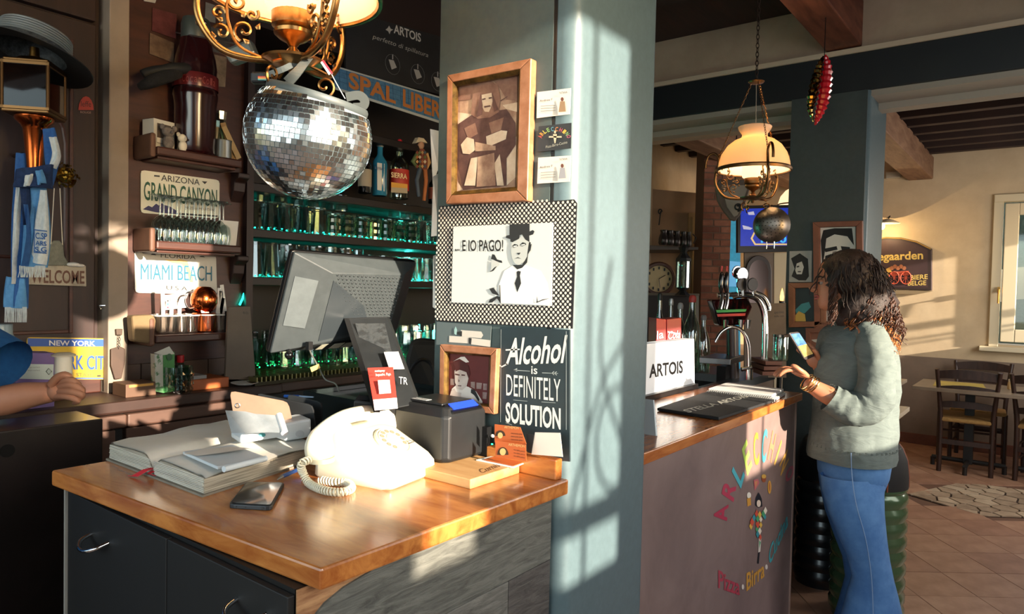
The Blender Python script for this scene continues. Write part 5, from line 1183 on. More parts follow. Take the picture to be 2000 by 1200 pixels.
def critter(name,label,px,py,mat,s_,belly=None):
    c=PX(XW+.11).p(px,py); c.z=zA; t=T(name,label,'figurine',c)
    MB().sph(c+V((0,0,.022*s_)),(.016*s_,.018*s_,.024*s_)).build('body',mat,t,sm=80); h_=MB().sph(c+V((.004,-.004,.055*s_)),(.016*s_,.019*s_,.017*s_)).build('head',mat,t,sm=80)
    MB().sph(c+V((.002,-.02*s_,.068*s_)),(.006*s_,.009*s_,.010*s_)).build('ear',mat,t,sm=80); MB().sph(c+V((.002,.018*s_,.068*s_)),(.006*s_,.009*s_,.010*s_)).build('ear',mat,t,sm=80)
    MB().sph(c+V((.022*s_,-.0,.052*s_)),(.006*s_,.005*s_,.005*s_)).build('snout',mat,t,sm=80)
critter('mouse_figurine','small white toy figurine at the foot of the cola dispenser',357,283,M('#d6d0c0',.6),.85)
critter('mouse_figurine','grey fluffy toy figurine in front of the small white box',329,272,M('#77706c',.9,h2='#5c5653',sc=60,bump=.5),1.1)
c=onshelf(434,297,XW+.09,zA); k=K(c); t=T('tin_mug','grey metal mug with folded cards in it at the end of the top shelf','mug',c)
MB().lathe([(16*k,0),(17*k,2*k),(17*k,34*k),(18*k,36*k),(16*k,36*k),(15.5*k,3*k)],c=c,n=24,cap=True).build('cup',M('#8f9492',.3,.9),t,sm=40); MB().prism([c+V((.018*1,-.008,.01)),c+V((.018,.008,.01)),c+V((.02,.004,.055)),c+V((.02,-.004,.055))],(.003,0,0)).build('spoon_handle',M('#2c3233',.4),t)
for i,(px,h_,cc) in enumerate(((424,62,'#b0a890'),(440,60,'#6a8a6a'),(446,72,'#a98a5a'),(452,66,'#b59a6a'))):
    q=onshelf(px,280,XW+.06+.01*i,zA); q.z=zA; tag(MB().box(q+V((0,0,h_*k/2+.004)),(.002,.022,h_*k),Matrix.Rotation(R(10*i),3,'X')).build('postcard',M(cc,.6)),['cream leaflet in the mug on the top shelf','green leaflet behind the mug on the top shelf','tan wooden tag behind the mug','brown card at the right end of the top shelf'][i],'card')
c=onshelf(431,240,XW+.04,zA); t=T('cellophane_bag','clear cellophane bag standing behind the metal mug','bag',c); MB().lathe([(.03,.02),(.036,.06),(.03,.12),(.02,.16),(.024,.19)],c=c,n=9).build('film',GR,t)
# photos and notes pinned on the panel
for lb,q,cc,c2 in (('dark red glossy photo pinned at the top of the shelf unit',[(298,15),(345,28),(344,76),(297,60)],'#4a2226','#6a3c3c'),
 ('brown glossy photo pinned under the dark red one',[(293,64),(340,84),(339,123),(292,105)],'#7a6654','#55443a'),
 ('pale photo strip behind the cola dispenser',[(412,105),(443,112),(440,170),(416,168)],'#9c8d78','#6f6252'),
 ('grey photo above the pale strip behind the cola dispenser',[(412,52),(452,62),(447,108),(412,100)],'#5c5c5a','#3c3c3c'),
 ('white slip of paper at the very top of the shelf unit',[(281,-8),(306,-2),(303,6),(281,2)],'#b9b5aa','#aaa69c'),
 ('pale note pinned near the near lamp arm',[(402,4),(420,10),(421,45),(400,40)],'#7e7f7c','#6c6d6a'),
 ('small tilted cream card near the top of the shelf unit',[(432,5),(450,14),(440,50),(430,40)],'#8a867a','#78746a')):
    tag(slab(PW,q,.006,.002,M(cc,.3,h2=c2,sc=25),'photo',None),lb,'photo')
t=T('metal_shaker','silver scoop hanging above the near lamp arm','scoop',at(460,110,2.35)); MB().prism([at(432,96,2.35),at(487,73,2.35),at(500,105,2.35),at(448,124,2.35)],FW*.05).build('bowl',M('#9aa5a6',.3,.7),t,bev=.012); c9=at(460,85,2.36); MB().tube([c9,V((XW,c9.y,c9.z+.12))],.003,5).build('handle',STEEL,t)
t=T('hanging_ladle','small chrome ladle hanging beside the cola dispenser','ladle',at(393,46,2.4)); MB().sph(at(393,45,2.4),(.02,.02,.012)).build('bowl',CHROME,t,sm=80); MB().tube([at(388,-10,2.4),at(391,40,2.4)],.002,6).build('handle',CHROME,t)
# lower shelf: cups, copper mug, sugar sachets, cards
c=onshelf(398,640,XW+.075,zC); k=K(c)
cm=T('copper_mug','shiny round copper mug with bent handle stacked on the lowest shelf','mug',c)
MB().lathe([(20*k,0),(23*k,3*k),(23*k,36*k),(21*k,38*k)],c=c,n=28,cap=True).build('lower_mug',COPPER,cm,sm=40)
c2=c+V((0,-.0,38*k)); MB().lathe([(12*k,0),(20*k,6*k),(25*k,18*k),(25*k,30*k),(20*k,42*k),(12*k,50*k),(3*k,51*k)],c=c2,n=32,cap=True).build('barrel_mug',COPPER,cm,sm=60)
MB().tube(smooth([c2+V((.01,-24*k,40*k)),c2+V((.015,-38*k,38*k)),c2+V((.015,-42*k,24*k)),c2+V((.015,-36*k,10*k)),c2+V((.01,-22*k,10*k))],5),.0035,8).build('handle',CHROME,cm,sm=60)
pc_=T('plastic_cup','first clear plastic cup from the left, front row of the lowest shelf','cup',(0,0,0),'clear plastic cups on the lowest shelf')
MB().lathe([(.020,0),(.021,.002),(.0285,.068),(.030,.070),(.0275,.068),(.019,.004),(.001,.003)],n=18).build('cup_body',glass('#f2ece8','plastic',.3,.15),pc_,sm=40)
MB().lathe([(.0285,.064),(.030,.066),(.0285,.068)],n=18).build('lip',WHITE,pc_)
f0=True
for i,px in enumerate((317,336,357,374,404,430)):
    for r_ in range(2 if i<4 else 1):
        q=onshelf(px-8*r_,650,XW+.10-.055*r_,zC)
        if f0: pc_.location=q; f0=False
        else: dup(pc_,q,'%s clear plastic cup from the left, %s row of the lowest shelf'%(ORN[i],'back' if r_ else 'front'))
sg_=random.Random(4)
for i,(px,h_,tl,cc) in enumerate(((318,92,2,'#e2ddd2'),(334,72,-3,'#d9d0c6'),(350,60,0,'#d8d4cc'),(404,74,8,'#e6e0d8'),(398,56,12,'#dfd8cc'),(425,86,-4,'#e8e6e0'),(432,80,3,'#e4e2da'),(438,92,8,'#e9e6df'),(430,66,-9,'#d8d6ce'))):
    q=onshelf(px,650,XW+.10,zC); kk=K(q); q.z=zC+.004
    o=MB().box(q+V((0,0,h_*.5*kk)),(.004,.013,h_*kk*.95),Matrix.Rotation(R(tl),3,'X')).build('sugar_sachet',M(cc,.6)); tag(o,'%s white paper sachet from the left on the lowest shelf'%ORN[i],'sachet','paper sachets in the plastic cups')
t=T('notice_card','white card with small print behind the copper mug','card',PX(XW+.02).p(350,598)); slab(PX(XW+.02),[(320,577),(368,573),(372,600),(323,606)],0,.001,M('#d6d8d6',.6),'card',t)
PQ2=PX(XW+.02); txt(PQ2,'vegan',(337,588),(352,587),6,DK,t,off=.001)
for i,cc in enumerate(('#3a3a3a','#3a7ab8','#a8304a')): polys(PQ2,[circ(328,588+i*6.5,2,2,8)],M(cc,.5),t,off=.001)
t=T('black_badge_card','black card with a round white emblem at the right end of the lowest shelf','card',PX(XW+.13).p(452,640))
pk=PX(XW+.13); slab(pk,[(440,608),(473,608),(472,655),(438,655)],0,.004,M('#1b1616',.5),'card',t)
c=pk.p(451,640,.001); MB().tube([c+V((0,.016*math.cos(R(a)),.019*math.sin(R(a)))) for a in range(0,360,20)],.0012,5,closed=True).build('ring',M('#b9b5b0',.5),t); polys(pk,[circ(451,640,4,6,6),[(446,634),(456,634),(451,640)],[(446,648),(456,648),(451,641)]],M('#a9a5a0',.5),t,off=.001)
# grey-brown board at the back of the recess edge
t=T('serving_tray','tall brown tray leaning at the left end of the back bar','tray',PX(XF-.06).p(470,740)); slab(PX(XF-.08),[(446,600),(489,598),(499,728),(498,742),(440,742)],0,.012,M('#5f5346',.5,h2='#54493d',sc=6),'board',t,bev=.002); txt(PX(XF-.08),'B.D.',(475,613),(486,614),4,BLACK,t,off=.001)
# ---------------- on the back counter
zc=PZ(ZB)
def onc(px,py): return zc.p(px,py)
c=onc(349,768); k=K(c)
g=T('crystal_tumbler','large diamond-cut crystal tumbler on the back counter','glass',c)
MB().lathe([(.001,.003),(22*k,0),(24*k,2*k),(25*k,30*k),(26*k,52*k),(24.5*k,52*k),(23*k,8*k),(.001,7*k)],c=c,n=28).build('bowl',GL,g,sm=50)
m=MB()
for a in range(0,360,24):
    for z_ in (8,18,28,38):
        rr=(24.3+z_*.03)*k; A=R(a+(12 if z_ in(18,38) else 0)); p=c+V((rr*math.cos(A),rr*math.sin(A),z_*k)); tg=V((-math.sin(A),math.cos(A),0)); nn=V((math.cos(A),math.sin(A),0))
        m.add([p-tg*5*k,p+UP*6*k,p+tg*5*k,p-UP*6*k,p+nn*2.2*k],[(0,3,4),(3,2,4),(2,1,4),(1,0,4)])
o=m.build('cut_pattern',GL,g); o['kind']='stuff'
t,c2_=None,onc(352,752); k2=K(c2_); t=T('syrup_bottle','small clear bottle with a red screw cap behind the crystal tumbler','bottle',c2_); MB().lathe([(14*k2,0),(14*k2,34*k2),(7*k2,42*k2),(5*k2,46*k2)],c=c2_,n=18,cap=True).build('glass_body',GR,t,sm=40); MB().lathe([(6.5*k2,44*k2),(6.8*k2,46*k2),(6.5*k2,58*k2),(.001,59*k2)],c=c2_,n=16).build('cap',M('#b81a20',.35),t,sm=40)
PCt=PX(XF-.10); PC2=PX(XF-.06)
t=T('green_carton','open green and white carton left of the crystal tumbler','box',onc(322,766))
q=[(303,690),(322,683),(322,766),(304,762)]; slab(PC2,[(302,692),(318,694),(319,768),(304,765)],0,.03,M('#4a7a4e',.5,h2='#c2c6bc',sc=30,sharp=(.5,.56)),'side',t); slab(PC2,[(319,694),(341,688),(341,764),(319,768)],-.002,.028,M('#3f8a46',.5,h2='#35783c',sc=20),'front',t)
MB().prism([PC2.p(301,690),PC2.p(331,677),PC2.p(341,692),PC2.p(318,694)],(-.003,0,.0)).build('open_flap',M('#c9ccc2',.6),t); polys(PC2,[circ(331,698,6,7)],M('#2a5a3a',.5),t,off=.001)
t=T('orange_box','orange wooden box with cards on it on the back counter','box',onc(410,765)); 
p=onc(374,768); p2=onc(452,760); MB().bb((XF-.20,p.y,ZB),(XF-.06,p2.y+.02,ZB+.038)).build('box',M('#b3602c',.45,h2='#9a4d20',sc=5),t,bev=.003); MB().bb((XF-.18,p.y+.01,ZB+.038),(XF-.08,p.y+.09,ZB+.05)).build('card_pile',M('#8d8f90',.6),t)
t=T('white_adapter','small white plug adapter on the back counter','adapter',onc(291,770)); c=onc(291,768); MB().box(c+V((0,0,.01)),(.03,.075,.02)).build('body',M('#e2d8b8',.5),t,bev=.006); MB().box(c+V((-.01,0,.026)),(.02,.045,.010)).build('top',M('#c9c2ac',.5),t,bev=.003)
for s__ in (-.015,0,.015): MB().sph(c+V((.0155,s__,.010)),(.001,.0025,.0025)).build('hole',BLACK,t)
t=T('white_saucer','white saucer behind the orange box','dish',onc(478,752)); c=PZ(ZB).p(478,754); MB().lathe([(.001,.002),(.025,.003),(.05,.012),(.051,.014),(.02,.006),(.001,.005)],c=c,n=24,cap=False).build('dish',M('#c9c9c4',.3),t,sm=60)
t=T('brown_box','long brown box with yellow edge by the grey plaster stripe','box',onc(226,768)); p=onc(206,768); MB().bb((XF-.16,p.y,ZB),(XF-.06,p.y+.10,ZB+.045)).build('box',M('#5d4230',.6),t,bev=.002); MB().bb((XF-.0595,p.y+.01,ZB+.034),(XF-.058,p.y+.09,ZB+.042)).build('edge',M('#c99a4a',.6),t)
t=T('shoehorn','brown leather key fob hanging by the licence plate at the plaster stripe','keyring',PX(XW+.06).p(232,700))
ps=PX(XW+.06); MB().prism([ps.p(x,y) for x,y in ((217,682),(235,677),(245,682),(245,705),(238,740),(225,742),(217,715))],(-.008,0,0)).build('fob',M('#4a372c',.6,h2='#3c2c23',sc=10),t,bev=.003); MB().prism([ps.p(x,y) for x,y in ((227,643),(240,643),(239,655),(228,655))],(-.01,0,0)).build('top_fob',M('#4a3a2e',.6),t,bev=.002); links(ps.p(233,655),ps.p(232,682),.012,.004,.0012,CHROME,t)
t=T('brown_bag','brown paper bag tucked beside the lowest shelf','bag',PX(XW+.10).p(280,670)); slab(PX(XW+.13),[(258,617),(300,615),(306,625),(301,673),(262,668)],0,.05,M('#7d6848',.8,h2='#6c583c',sc=7,bump=.4),'bag',t,bev=.008)
t=T('clear_jar','tall clear plastic bottle at the far left edge beside the purple box','bottle',onc(8,770)); c=PZ(ZB).p(2,790); MB().lathe([(.05,0),(.052,.01),(.052,.14),(.045,.19),(.03,.22),(.03,.25)],c=c,n=24,cap=True).build('body',M('#8fa4ac',.3),t,sm=50)
# purple box + white roll
bxp=T('purple_box','purple and white carton standing beside the forearm','box',onc(68,760))
PBx=PX(-2.42); q=[(30,689),(108,690),(106,752),(30,752)]
def cuboid(pl,q,th,mat,par,name='carton'): return MB().prism([pl.p(*a) for a in q],-pl.n*th).build(name,mat,par,bev=.002)
zq=PBx.p(40,752).z
cuboid(PBx,q,.08,M('#6f5a94',.5),bxp); polys(PBx,[[(31,711),(105,712),(104,742),(31,740)]],M('#c2d2d0',.5),bxp,off=.001); txt(PBx,'Welcome',(34,698),(54,698),5,WHITE,bxp,off=.001)
polys(PBx,[circ(37,705,4.5),circ(50,705,4.5)],M('#c2b8d4',.5),bxp,off=.001); polys(PBx,[[(95,719),(102,726),(95,733),(89,726)]],M('#55605f',.5),bxp,off=.001); polys(PBx,[[(95,721),(100,726),(95,731),(91,726)]],M('#c2d2d0',.5),bxp,off=.0015)
for k_ in range(2): txt(PBx,'ingredienti acqua zucchero',(37,719+k_*6),(78,719+k_*6),3,M('#7d8a8a',.6),bxp,off=.0015)
if zq>ZB+.001: 
    a_=PBx.p(30,752); b_=PBx.p(106,752); MB().bb((-2.50,a_.y,ZB),(-2.42,b_.y,zq)).build('base_carton',M('#5c4a80',.5),bxp)
cw=T('paper_roll','white cup with a wide lid held above the forearm','cup',at(122,745,1.93)); c=at(124,742,1.93); k=K(c)
MB().lathe([(13*k,0),(15*k,2*k),(15*k,46*k),(14*k,47*k)],c=c,n=24,cap=True).build('cup',M('#e8e4d6',.4),cw,sm=40); MB().lathe([(.001,46*k),(20*k,46*k),(21*k,49*k),(12*k,53*k),(.001,53*k)],c=c,n=24).build('lid',M('#d9d3c0',.4),cw,sm=40)
# ---------------- barman's arm (he stands just outside the frame)
def limb(pts,mat,name,par,n=16,sm=80,flat=1):
    P=smooth([p for p,r in pts],4); Rr=[]
    for i in range(len(pts)-1):
        for j in range(4): Rr.append(pts[i][1]*(1-j/4)+pts[i+1][1]*j/4)
    Rr.append(pts[-1][1])
    return MB().tube(P,Rr,n).build(name,mat,par,sm=sm)
SKIN=M('#c08a6e',.5,h2='#b47c62',sc=9,bump=.05)
dB=1.93
bm=T('person','person in a blue short-sleeved top, forearm resting over the back counter','person',V((-1.92,.2,0)))
E_=at(-60,800,dB-.05)
arm=MB(); 
pts=[(at(-120,700,dB+.05),.052),(at(-75,760,dB),.050),(at(-40,795,dB-.04),.046),(at(5,790,dB-.02),.047),(at(45,772,dB),.043),(at(80,768,dB),.034),(at(100,766,dB),.028),(at(112,763,dB),.030)]
# whole figure: legs, torso, neck and head outside the frame, one continuous skin
def skin_body(name,verts,edges,rad,mat,par,sub=2):
    off=V((0,0,0)); q=par
    while q: off+=q.location; q=q.parent
    me=bpy.data.meshes.new(name); me.from_pydata([V(v)-off for v in verts],edges,[]); me.materials.append(mat)
    o=bpy.data.objects.new(name,me); C.objects.link(o); o.parent=par
    md=o.modifiers.new('skin','SKIN'); md.use_smooth_shade=True; me.skin_vertices or None
    if not me.skin_vertices: me.attributes  # layer is made with the modifier below
    return o,me
def skinned(name,verts,edges,rad,mat,par,sub=2):
    off=V((0,0,0)); q=par
    while q: off+=q.location; q=q.parent
    me=bpy.data.meshes.new(name+'_cage'); me.from_pydata([V(v)-off for v in verts],edges,[])
    o=bpy.data.objects.new(name+'_cage',me); C.objects.link(o)
    o.modifiers.new('skin','SKIN'); 
    if len(me.skin_vertices)==0:
        bpy.context.view_layer.objects.active=o; bpy.ops.mesh.customdata_skin_add()
    for i,s_ in enumerate(me.skin_vertices[0].data):
        r_=rad[i]; s_.radius=(r_,r_) if not isinstance(r_,tuple) else r_; s_.use_root=(i==0)
    sb_=o.modifiers.new('sub','SUBSURF'); sb_.levels=sub; sb_.render_levels=sub
    bpy.context.view_layer.update()
    m2=bpy.data.meshes.new_from_object(o.evaluated_get(bpy.context.evaluated_depsgraph_get())); m2.name=name
    bpy.data.objects.remove(o); m2.materials.clear(); m2.materials.append(mat); m2.shade_smooth()
    o2=bpy.data.objects.new(name,m2); C.objects.link(o2); o2.parent=par; return o2
B0=V((-1.90,.20,0))
vs=[B0+V((0,0,.95)),B0+V((0,0,1.15)),B0+V((0,0,1.38)),B0+V((0,0,1.50)),B0+V((-.01,0,1.56)),B0+V((-.02,0,1.66)),B0+V((-.02,0,1.75)),
    B0+V((0,.19,1.42)),at(-100,690,dB+.0),at(-50,790,dB-.02),at(0,786,dB-.01),at(50,772,dB),at(92,768,dB),at(108,764,dB),
    B0+V((0,-.19,1.42)),B0+V((-.02,-.25,1.15)),B0+V((-.15,-.2,1.12)),
    B0+V((0,.10,.88)),B0+V((.02,.11,.48)),B0+V((0,.11,.08)),B0+V((-.12,.12,.04)),B0+V((0,-.10,.88)),B0+V((.02,-.11,.48)),B0+V((0,-.11,.08)),B0+V((-.12,-.12,.04))]
es=[(0,1),(1,2),(2,3),(3,4),(4,5),(5,6),(2,7),(7,8),(8,9),(9,10),(10,11),(11,12),(12,13),(2,14),(14,15),(15,16),(0,17),(17,18),(18,19),(19,20),(0,21),(21,22),(22,23),(23,24)]
rd=[.14,.13,.14,.06,.055,.10,.08,.06,.05,.045,.048,.042,.030,.034,.06,.045,.04,.085,.06,.045,.04,.085,.06,.045,.04]
skinned('body',vs,es,rd,SKIN,bm)
# hand closed round the cup, five fingers
def finger(pts,r,par,mat=SKIN,name='finger'):
    return MB().tube(smooth(pts,3),[r*1.05]*4+[r]*3+[r*.92]*(max(0,(len(pts)-1)*3+1-9))+[r*.8,r*.5],9).build(name,mat,par,sm=80)
for i,(a,b,c_,d_) in enumerate((((110,750),(135,742),(152,752),(150,762)),((112,757),(140,752),(160,762),(156,772)),((112,766),(140,765),(160,772),(152,780)),((110,774),(135,776),(152,783),(144,788)))):
    dd=dB-.02-.004*i
    finger([at(*a,dd+.015),at(*b,dd-.01),at(*c_,dd-.005),at(*d_,dd+.012)],.0098 if i<3 else .0085,bm)
finger([at(100,752,dB-.02),at(112,738,dB-.03),at(126,733,dB-.032),at(140,738,dB-.025)],.0105,bm,name='thumb')
MB().sph(at(114,764,dB),(.030,.030,.028),14,8).build('palm',SKIN,bm,sm=80)
BLUE=M('#2466a8',.8,h2='#1f5a98',sc=50,bump=.1)
MB().tube(smooth([B0+V((0,.15,1.43)),at(-112,655,dB),at(-45,680,dB-.01),at(18,712,dB-.03)],4),[.09,.088,.085,.08,.078,.076,.074,.073,.072,.071,.07,.07,.069][:13],18,cap=False).build('sleeve',BLUE,bm,sm=80)
MB().lathe([(.155,.90),(.16,1.0),(.155,1.15),(.165,1.3),(.17,1.40),(.12,1.47),(.07,1.50)],c=B0,n=28,sq=(.8,1.25)).build('shirt',BLUE,bm,sm=80)
MB().lathe([(.001,1.86),(.06,1.85),(.095,1.80),(.105,1.74),(.10,1.68)],c=B0+V((-.01,0,0)),n=20).build('hair',M('#2a1c14',.8),bm,sm=80)
for s_ in (-.1,.1): MB().tube([B0+V((0,s_,.92)),B0+V((.02,s_*1.1,.48)),B0+V((0,s_*1.1,.05))],[.105,.085,.075],14).build('trouser_leg',M('#1c2028',.8),bm,sm=60)
# ================================================================ BEER COUNTER WITH PAINTED FRONT
zT=1.075; ZT=PZ(zT)
bcx=T('bar_counter','wood-topped bar counter with purple-brown front painted with colourful lettering','counter',(-1.0,2.4,0))
n0=ZT.p(1275,871); n1=ZT.p(1579,769); XP=(n0.x+n1.x)/2
yE=n1.y
MB().bb((-1.20,YPIL+.388,zT-.032),(XP,yE,zT)).build('counter_top',PINEY,bcx,bev=.003)
PURP=M('#84706c',.42,h2='#6e5c59',sc=4,bump=.03,wave=.6)
MB().bb((XP-.045,YPIL+.388,0),(XP-.020,yE-.03,zT-.033)).build('front_panel',PURP,bcx)
MB().bb((-1.18,YPIL+.388,0),(XP-.046,yE-.05,zT-.033)).build('carcass',M('#241d1b',.6),bcx)
MB().bb((XP-.045,yE-.0299,0),(XP-.018,yE-.012,zT-.033)).build('edge_strip',M('#a08478',.5),bcx)
PF2=PX(XP-.020)
LC=['#a8304a','#b03a52','#4fb0c0','#a8c85a','#c8903a','#4aa8b8','#c87a5a','#c8a050','#c89a4a','#a84a5a']
pos_=[(1408,1004),(1424,957),(1442,924),(1459,893),(1477,877),(1493,870),(1508,872),(1520,884),(1532,903),(1543,925)]
c_=PF2.p(1484,985)
for i,ch in enumerate('ARLECCHINO'):
    p=PF2.p(*pos_[i],.0012); r_=(p-c_); r_.x=0; r_.z*=1.25; u=r_.normalized(); tg=V((0,u.z,-u.y)); hgt=.122 if i<6 else .112; wd=.056 if ch!='I' else .016
    b_=p-u*hgt/2
    tmb(ch,b_-tg*wd/2,b_+tg*wd/2,b_-tg*wd/2+u*hgt,.025).build('lettering',M(LC[i],.35),bcx)
txt(PF2,'Pizza',(1403,1148),(1445,1163),34,M('#a83a4a',.4),bcx,bold=.02); txt(PF2,'Birra',(1458,1155),(1493,1126),34,M('#c8943a',.4),bcx,bold=.02); txt(PF2,'Cucina',(1502,1107),(1539,1026),34,M('#3fa0aa',.4),bcx,bold=.02)
def pp(ps,col,o=.0016,nm='emblem'): return polys(PF2,ps,M(col,.4),bcx,off=o,name=nm)
pp([circ(1451,1147,2.4,5)],'#d8d0c8'); pp([circ(1497,1108,2.4,5)],'#d8d0c8')
pp([[(1459,975),(1466,972),(1467,987),(1460,990)]],'#c8923a'); pp([circ(1463,968,4,6)],'#e0dcd4'); pp([[(1472,938),(1481,936),(1483,944),(1474,959)]],'#b8606a'); pp([[(1474,941),(1480,940),(1476,953)]],'#c88a5a',.0022)
pp([circ(1492,935,4.5,8)],'#8a4a2a'); pp([circ(1492,931,4.5,4)],'#c8a04a',.0022); pp([circ(1503,952,3.5,13)],'#c8983a'); pp([circ(1503,951,1.6,9)],'#a8683a',.0022)
pp([[(1482,962),(1488,975),(1489,990),(1482,992),(1475,988),(1476,972)]],'#1c1c20'); pp([circ(1482,984,4,7)],'#d8c8b8',.0022)

hc_=['#c8503a','#d8b04a','#4a9a6a','#e0d8c8','#3a8a9a']
for i,(x,y,s_) in enumerate(((1478,1004,6),(1484,1006,6),(1480,1014,6),(1486,1015,5),(1473,1012,6),(1469,1020,7),(1467,1028,6),(1491,1004,6),(1495,998,6),(1494,1010,5),(1480,1024,7),(1486,1026,5),(1479,1034,6),(1484,1038,6),(1480,1044,6),(1485,1050,5))):
    pp([[(x,y-s_*1.3),(x+s_*.6,y),(x,y+s_*1.3),(x-s_*.6,y)]],hc_[i%5],.0022+.0003*(i%3),'lozenge')
pp([[(1482,1052),(1487,1052),(1485,1078),(1481,1080)]],'#d8d0c8'); pp([[(1481,1080),(1484,1079),(1482,1102),(1479,1101)]],'#1c1c20'); pp([[(1483,1056),(1486,1060),(1483,1072)]],'#4a9a6a',.0024)
# inner worktop with sink
iw=T('steel_worktop','stainless steel sink worktop behind the bar counter','sink',(-1.5,3.1,0))
MB().bb((-1.80,2.45,zT-.06),(-1.203,2.95,zT-.02)).bb((-1.80,3.60,zT-.0601),(-1.203,3.98,zT-.02)).bb((-1.80,2.9501,zT-.06),(-1.62,3.5999,zT-.02)).bb((-1.28,2.9501,zT-.06),(-1.203,3.5999,zT-.02)).build('worktop',STEEL,iw)
MB().bb((-1.62,2.95,zT-.20),(-1.28,3.60,zT-.19)).bb((-1.63,2.95,zT-.2),(-1.62,3.6,zT-.06)).bb((-1.28,2.95,zT-.2),(-1.27,3.6,zT-.06)).bb((-1.62,2.94,zT-.2),(-1.28,2.95,zT-.06)).bb((-1.62,3.6,zT-.2),(-1.28,3.61,zT-.06)).build('basin',CHROME,iw)
MB().bb((-1.78,2.46,0),(-1.26,3.97,zT-.21)).build('base',BLKM,iw)
dW=3.15
def A_(x,y,dd=0): return at(x,y,dW+dd)
ft=T('kitchen_tap','chrome gooseneck tap at the sink behind the bar mat','tap',A_(1463,738))
MB().tube(smooth([A_(1463,738),A_(1463,700),A_(1460,668),A_(1448,645),A_(1428,639),A_(1410,648),A_(1400,662),A_(1397,669)],5),.0085,10).build('spout',CHROME,ft,sm=60)
MB().tube([A_(1463,742),A_(1463,722)],.017,14).tube([A_(1448,722),A_(1468,718)],.010,10).build('valve_body',CHROME,ft,sm=40)
# beer tower
dT=3.55
def B_(x,y,dd=0): return at(x,y,dT+dd)
bt=T('beer_tower','chrome and dark red beer tower with black tap handles','beer tap',B_(1440,735))
MB().prism([B_(1390,586),B_(1462,583),B_(1470,600),B_(1455,635),B_(1405,637)],FW*.10).build('body',M('#4a1518',.12,.6,h2='#0f0b0c',sc=14,stretch=(3,3,1),sharp=(.45,.6)),bt,bev=.008)
MB().prism([B_(1398,606,-.005),B_(1458,604,-.005),B_(1456,609,-.005),B_(1400,611,-.005)],-FW*.003).build('green_band',M('#3a9a4a',.3),bt)
MB().prism([B_(1400,614,-.005),B_(1456,612,-.005),B_(1455,617,-.005),B_(1402,619,-.005)],-FW*.003).build('red_band',M('#c03a30',.3),bt)
MB().tube([B_(1430,640,.05),B_(1432,742,.05)],.03,14).build('column',M('#3a2c2a',.3),bt,sm=60)
MB().tube(smooth([B_(1432,578),B_(1455,576),B_(1478,583),B_(1491,605),B_(1494,640),B_(1493,705)],6),.017,14).build('chrome_arch',CHROME,bt,sm=60)
MB().tube(smooth([B_(1475,572,.04),B_(1492,580,.04),B_(1502,598,.04),B_(1501,608,.04)],5),[.012]*14+[.014,.012],12).build('spout',CHROME,bt,sm=60)
for i,(x,y) in enumerate(((1410,560),(1420,560))):
    MB().tube(smooth([B_(x-1,576,-.04),B_(x-2,562,-.045),B_(x-1,545,-.045),B_(x,532,-.045)],4),[.004,.006,.008,.010,.012,.013,.0135,.0135,.013,.012,.011,.009,.005],10).build('tap_handle',M('#0d0d0f',.15,coat=1),bt,sm=60)
    MB().tube(smooth([B_(x,574,-.04),B_(x,590,-.05),B_(x-3,604,-.055)],4),.010,10).build('tap_nozzle',CHROME,bt,sm=60)
    MB().tube([B_(x-1,530,-.045),B_(x,520,-.045)],[.004,.006],8).build('finial',M('#b3342a',.3),bt)
MB().tube([B_(1401,577,-.03),B_(1440,575,-.03)],.012,12).build('tap_bar',CHROME,bt,sm=60)
for i,(x,y,rx,mt) in enumerate(((1440,532,14,CHROME),(1450,536,15,CHROME),(1448,556,13,BLACK),(1470,556,14,BLACK))):
    MB().lathe([(.001,-.004),(rx*.0022,-.004),(rx*.0024,0),(rx*.0022,.004),(.001,.004)],c=B_(x,y,-.03-.01*i),n=24,rot=(-FW+RT*.4).to_track_quat('Z','Y').to_matrix()).build('medallion',mt,bt,sm=30)
    MB().tube([B_(x,y+8,-.02),B_(x+2,578,-.02)],.005,8).build('lever',CHROME,bt)
for x in (1418,1448,1462): MB().tube([B_(x,625,-.05),B_(x-1,642,-.05)],[.014,.009],10).build('nozzle_cup',CHROME,bt)
MB().prism([B_(1366,698,-.12),B_(1427,702,-.12),B_(1454,694,.1),B_(1396,690,.1)],V((0,0,-.03))).build('drip_tray',STEEL,bt,bev=.003)
MB().bb(tuple(B_(1400,712,0)+V((0,0,-.09))),tuple(B_(1440,712,.1))).build('tower_base',BLACK,bt)
# glass bottles with swing stoppers and dark bottles left of the tower
def simple_bottle(label,px,py,d,r,h,mat,capm,neck=.35,grp=None):
    c=at(px,py,3.8); k9=3.8/d; r*=k9; zt9=at(px,py,3.8).z+h*k9; c.z=zT-.02; h=zt9-c.z; t=T('glass_bottle',label,'bottle',c,grp); 
    MB().lathe([(r*.95,0),(r,h*.02),(r,h*.50),(r*.8,h*.64),(r*neck,h*.80),(r*neck*.9,h*.97)],c=c,n=20,cap=True).build('glass_body',mat,t,sm=50)
    MB().lathe([(r*neck*1.1,h*.95),(r*neck*1.2,h*1.0),(r*neck*.9,h*1.04),(.001,h*1.05)],c=c,n=12).build('stopper',capm,t,sm=40); return t
simple_bottle('clear swing-top water bottle with red stopper left of the beer tower',1349,712,3.4,.045,.32,GR,M('#a8302a',.4))
simple_bottle('clear bottle behind the red crate with a grey cap',1326,700,3.6,.036,.27,GR,M('#9a9a9a',.3))
simple_bottle('slim dark bottle with silver cap behind the red crate',1308,690,3.8,.030,.28,GT,M('#b0b4b6',.3,.7))
simple_bottle('short clear bottle nearest the white light box',1372,706,3.5,.035,.22,GR,M('#8a8a8a',.3))
simple_bottle('dark bottle at the pillar edge behind the white light box',1286,690,3.7,.032,.30,GT,BLACK)
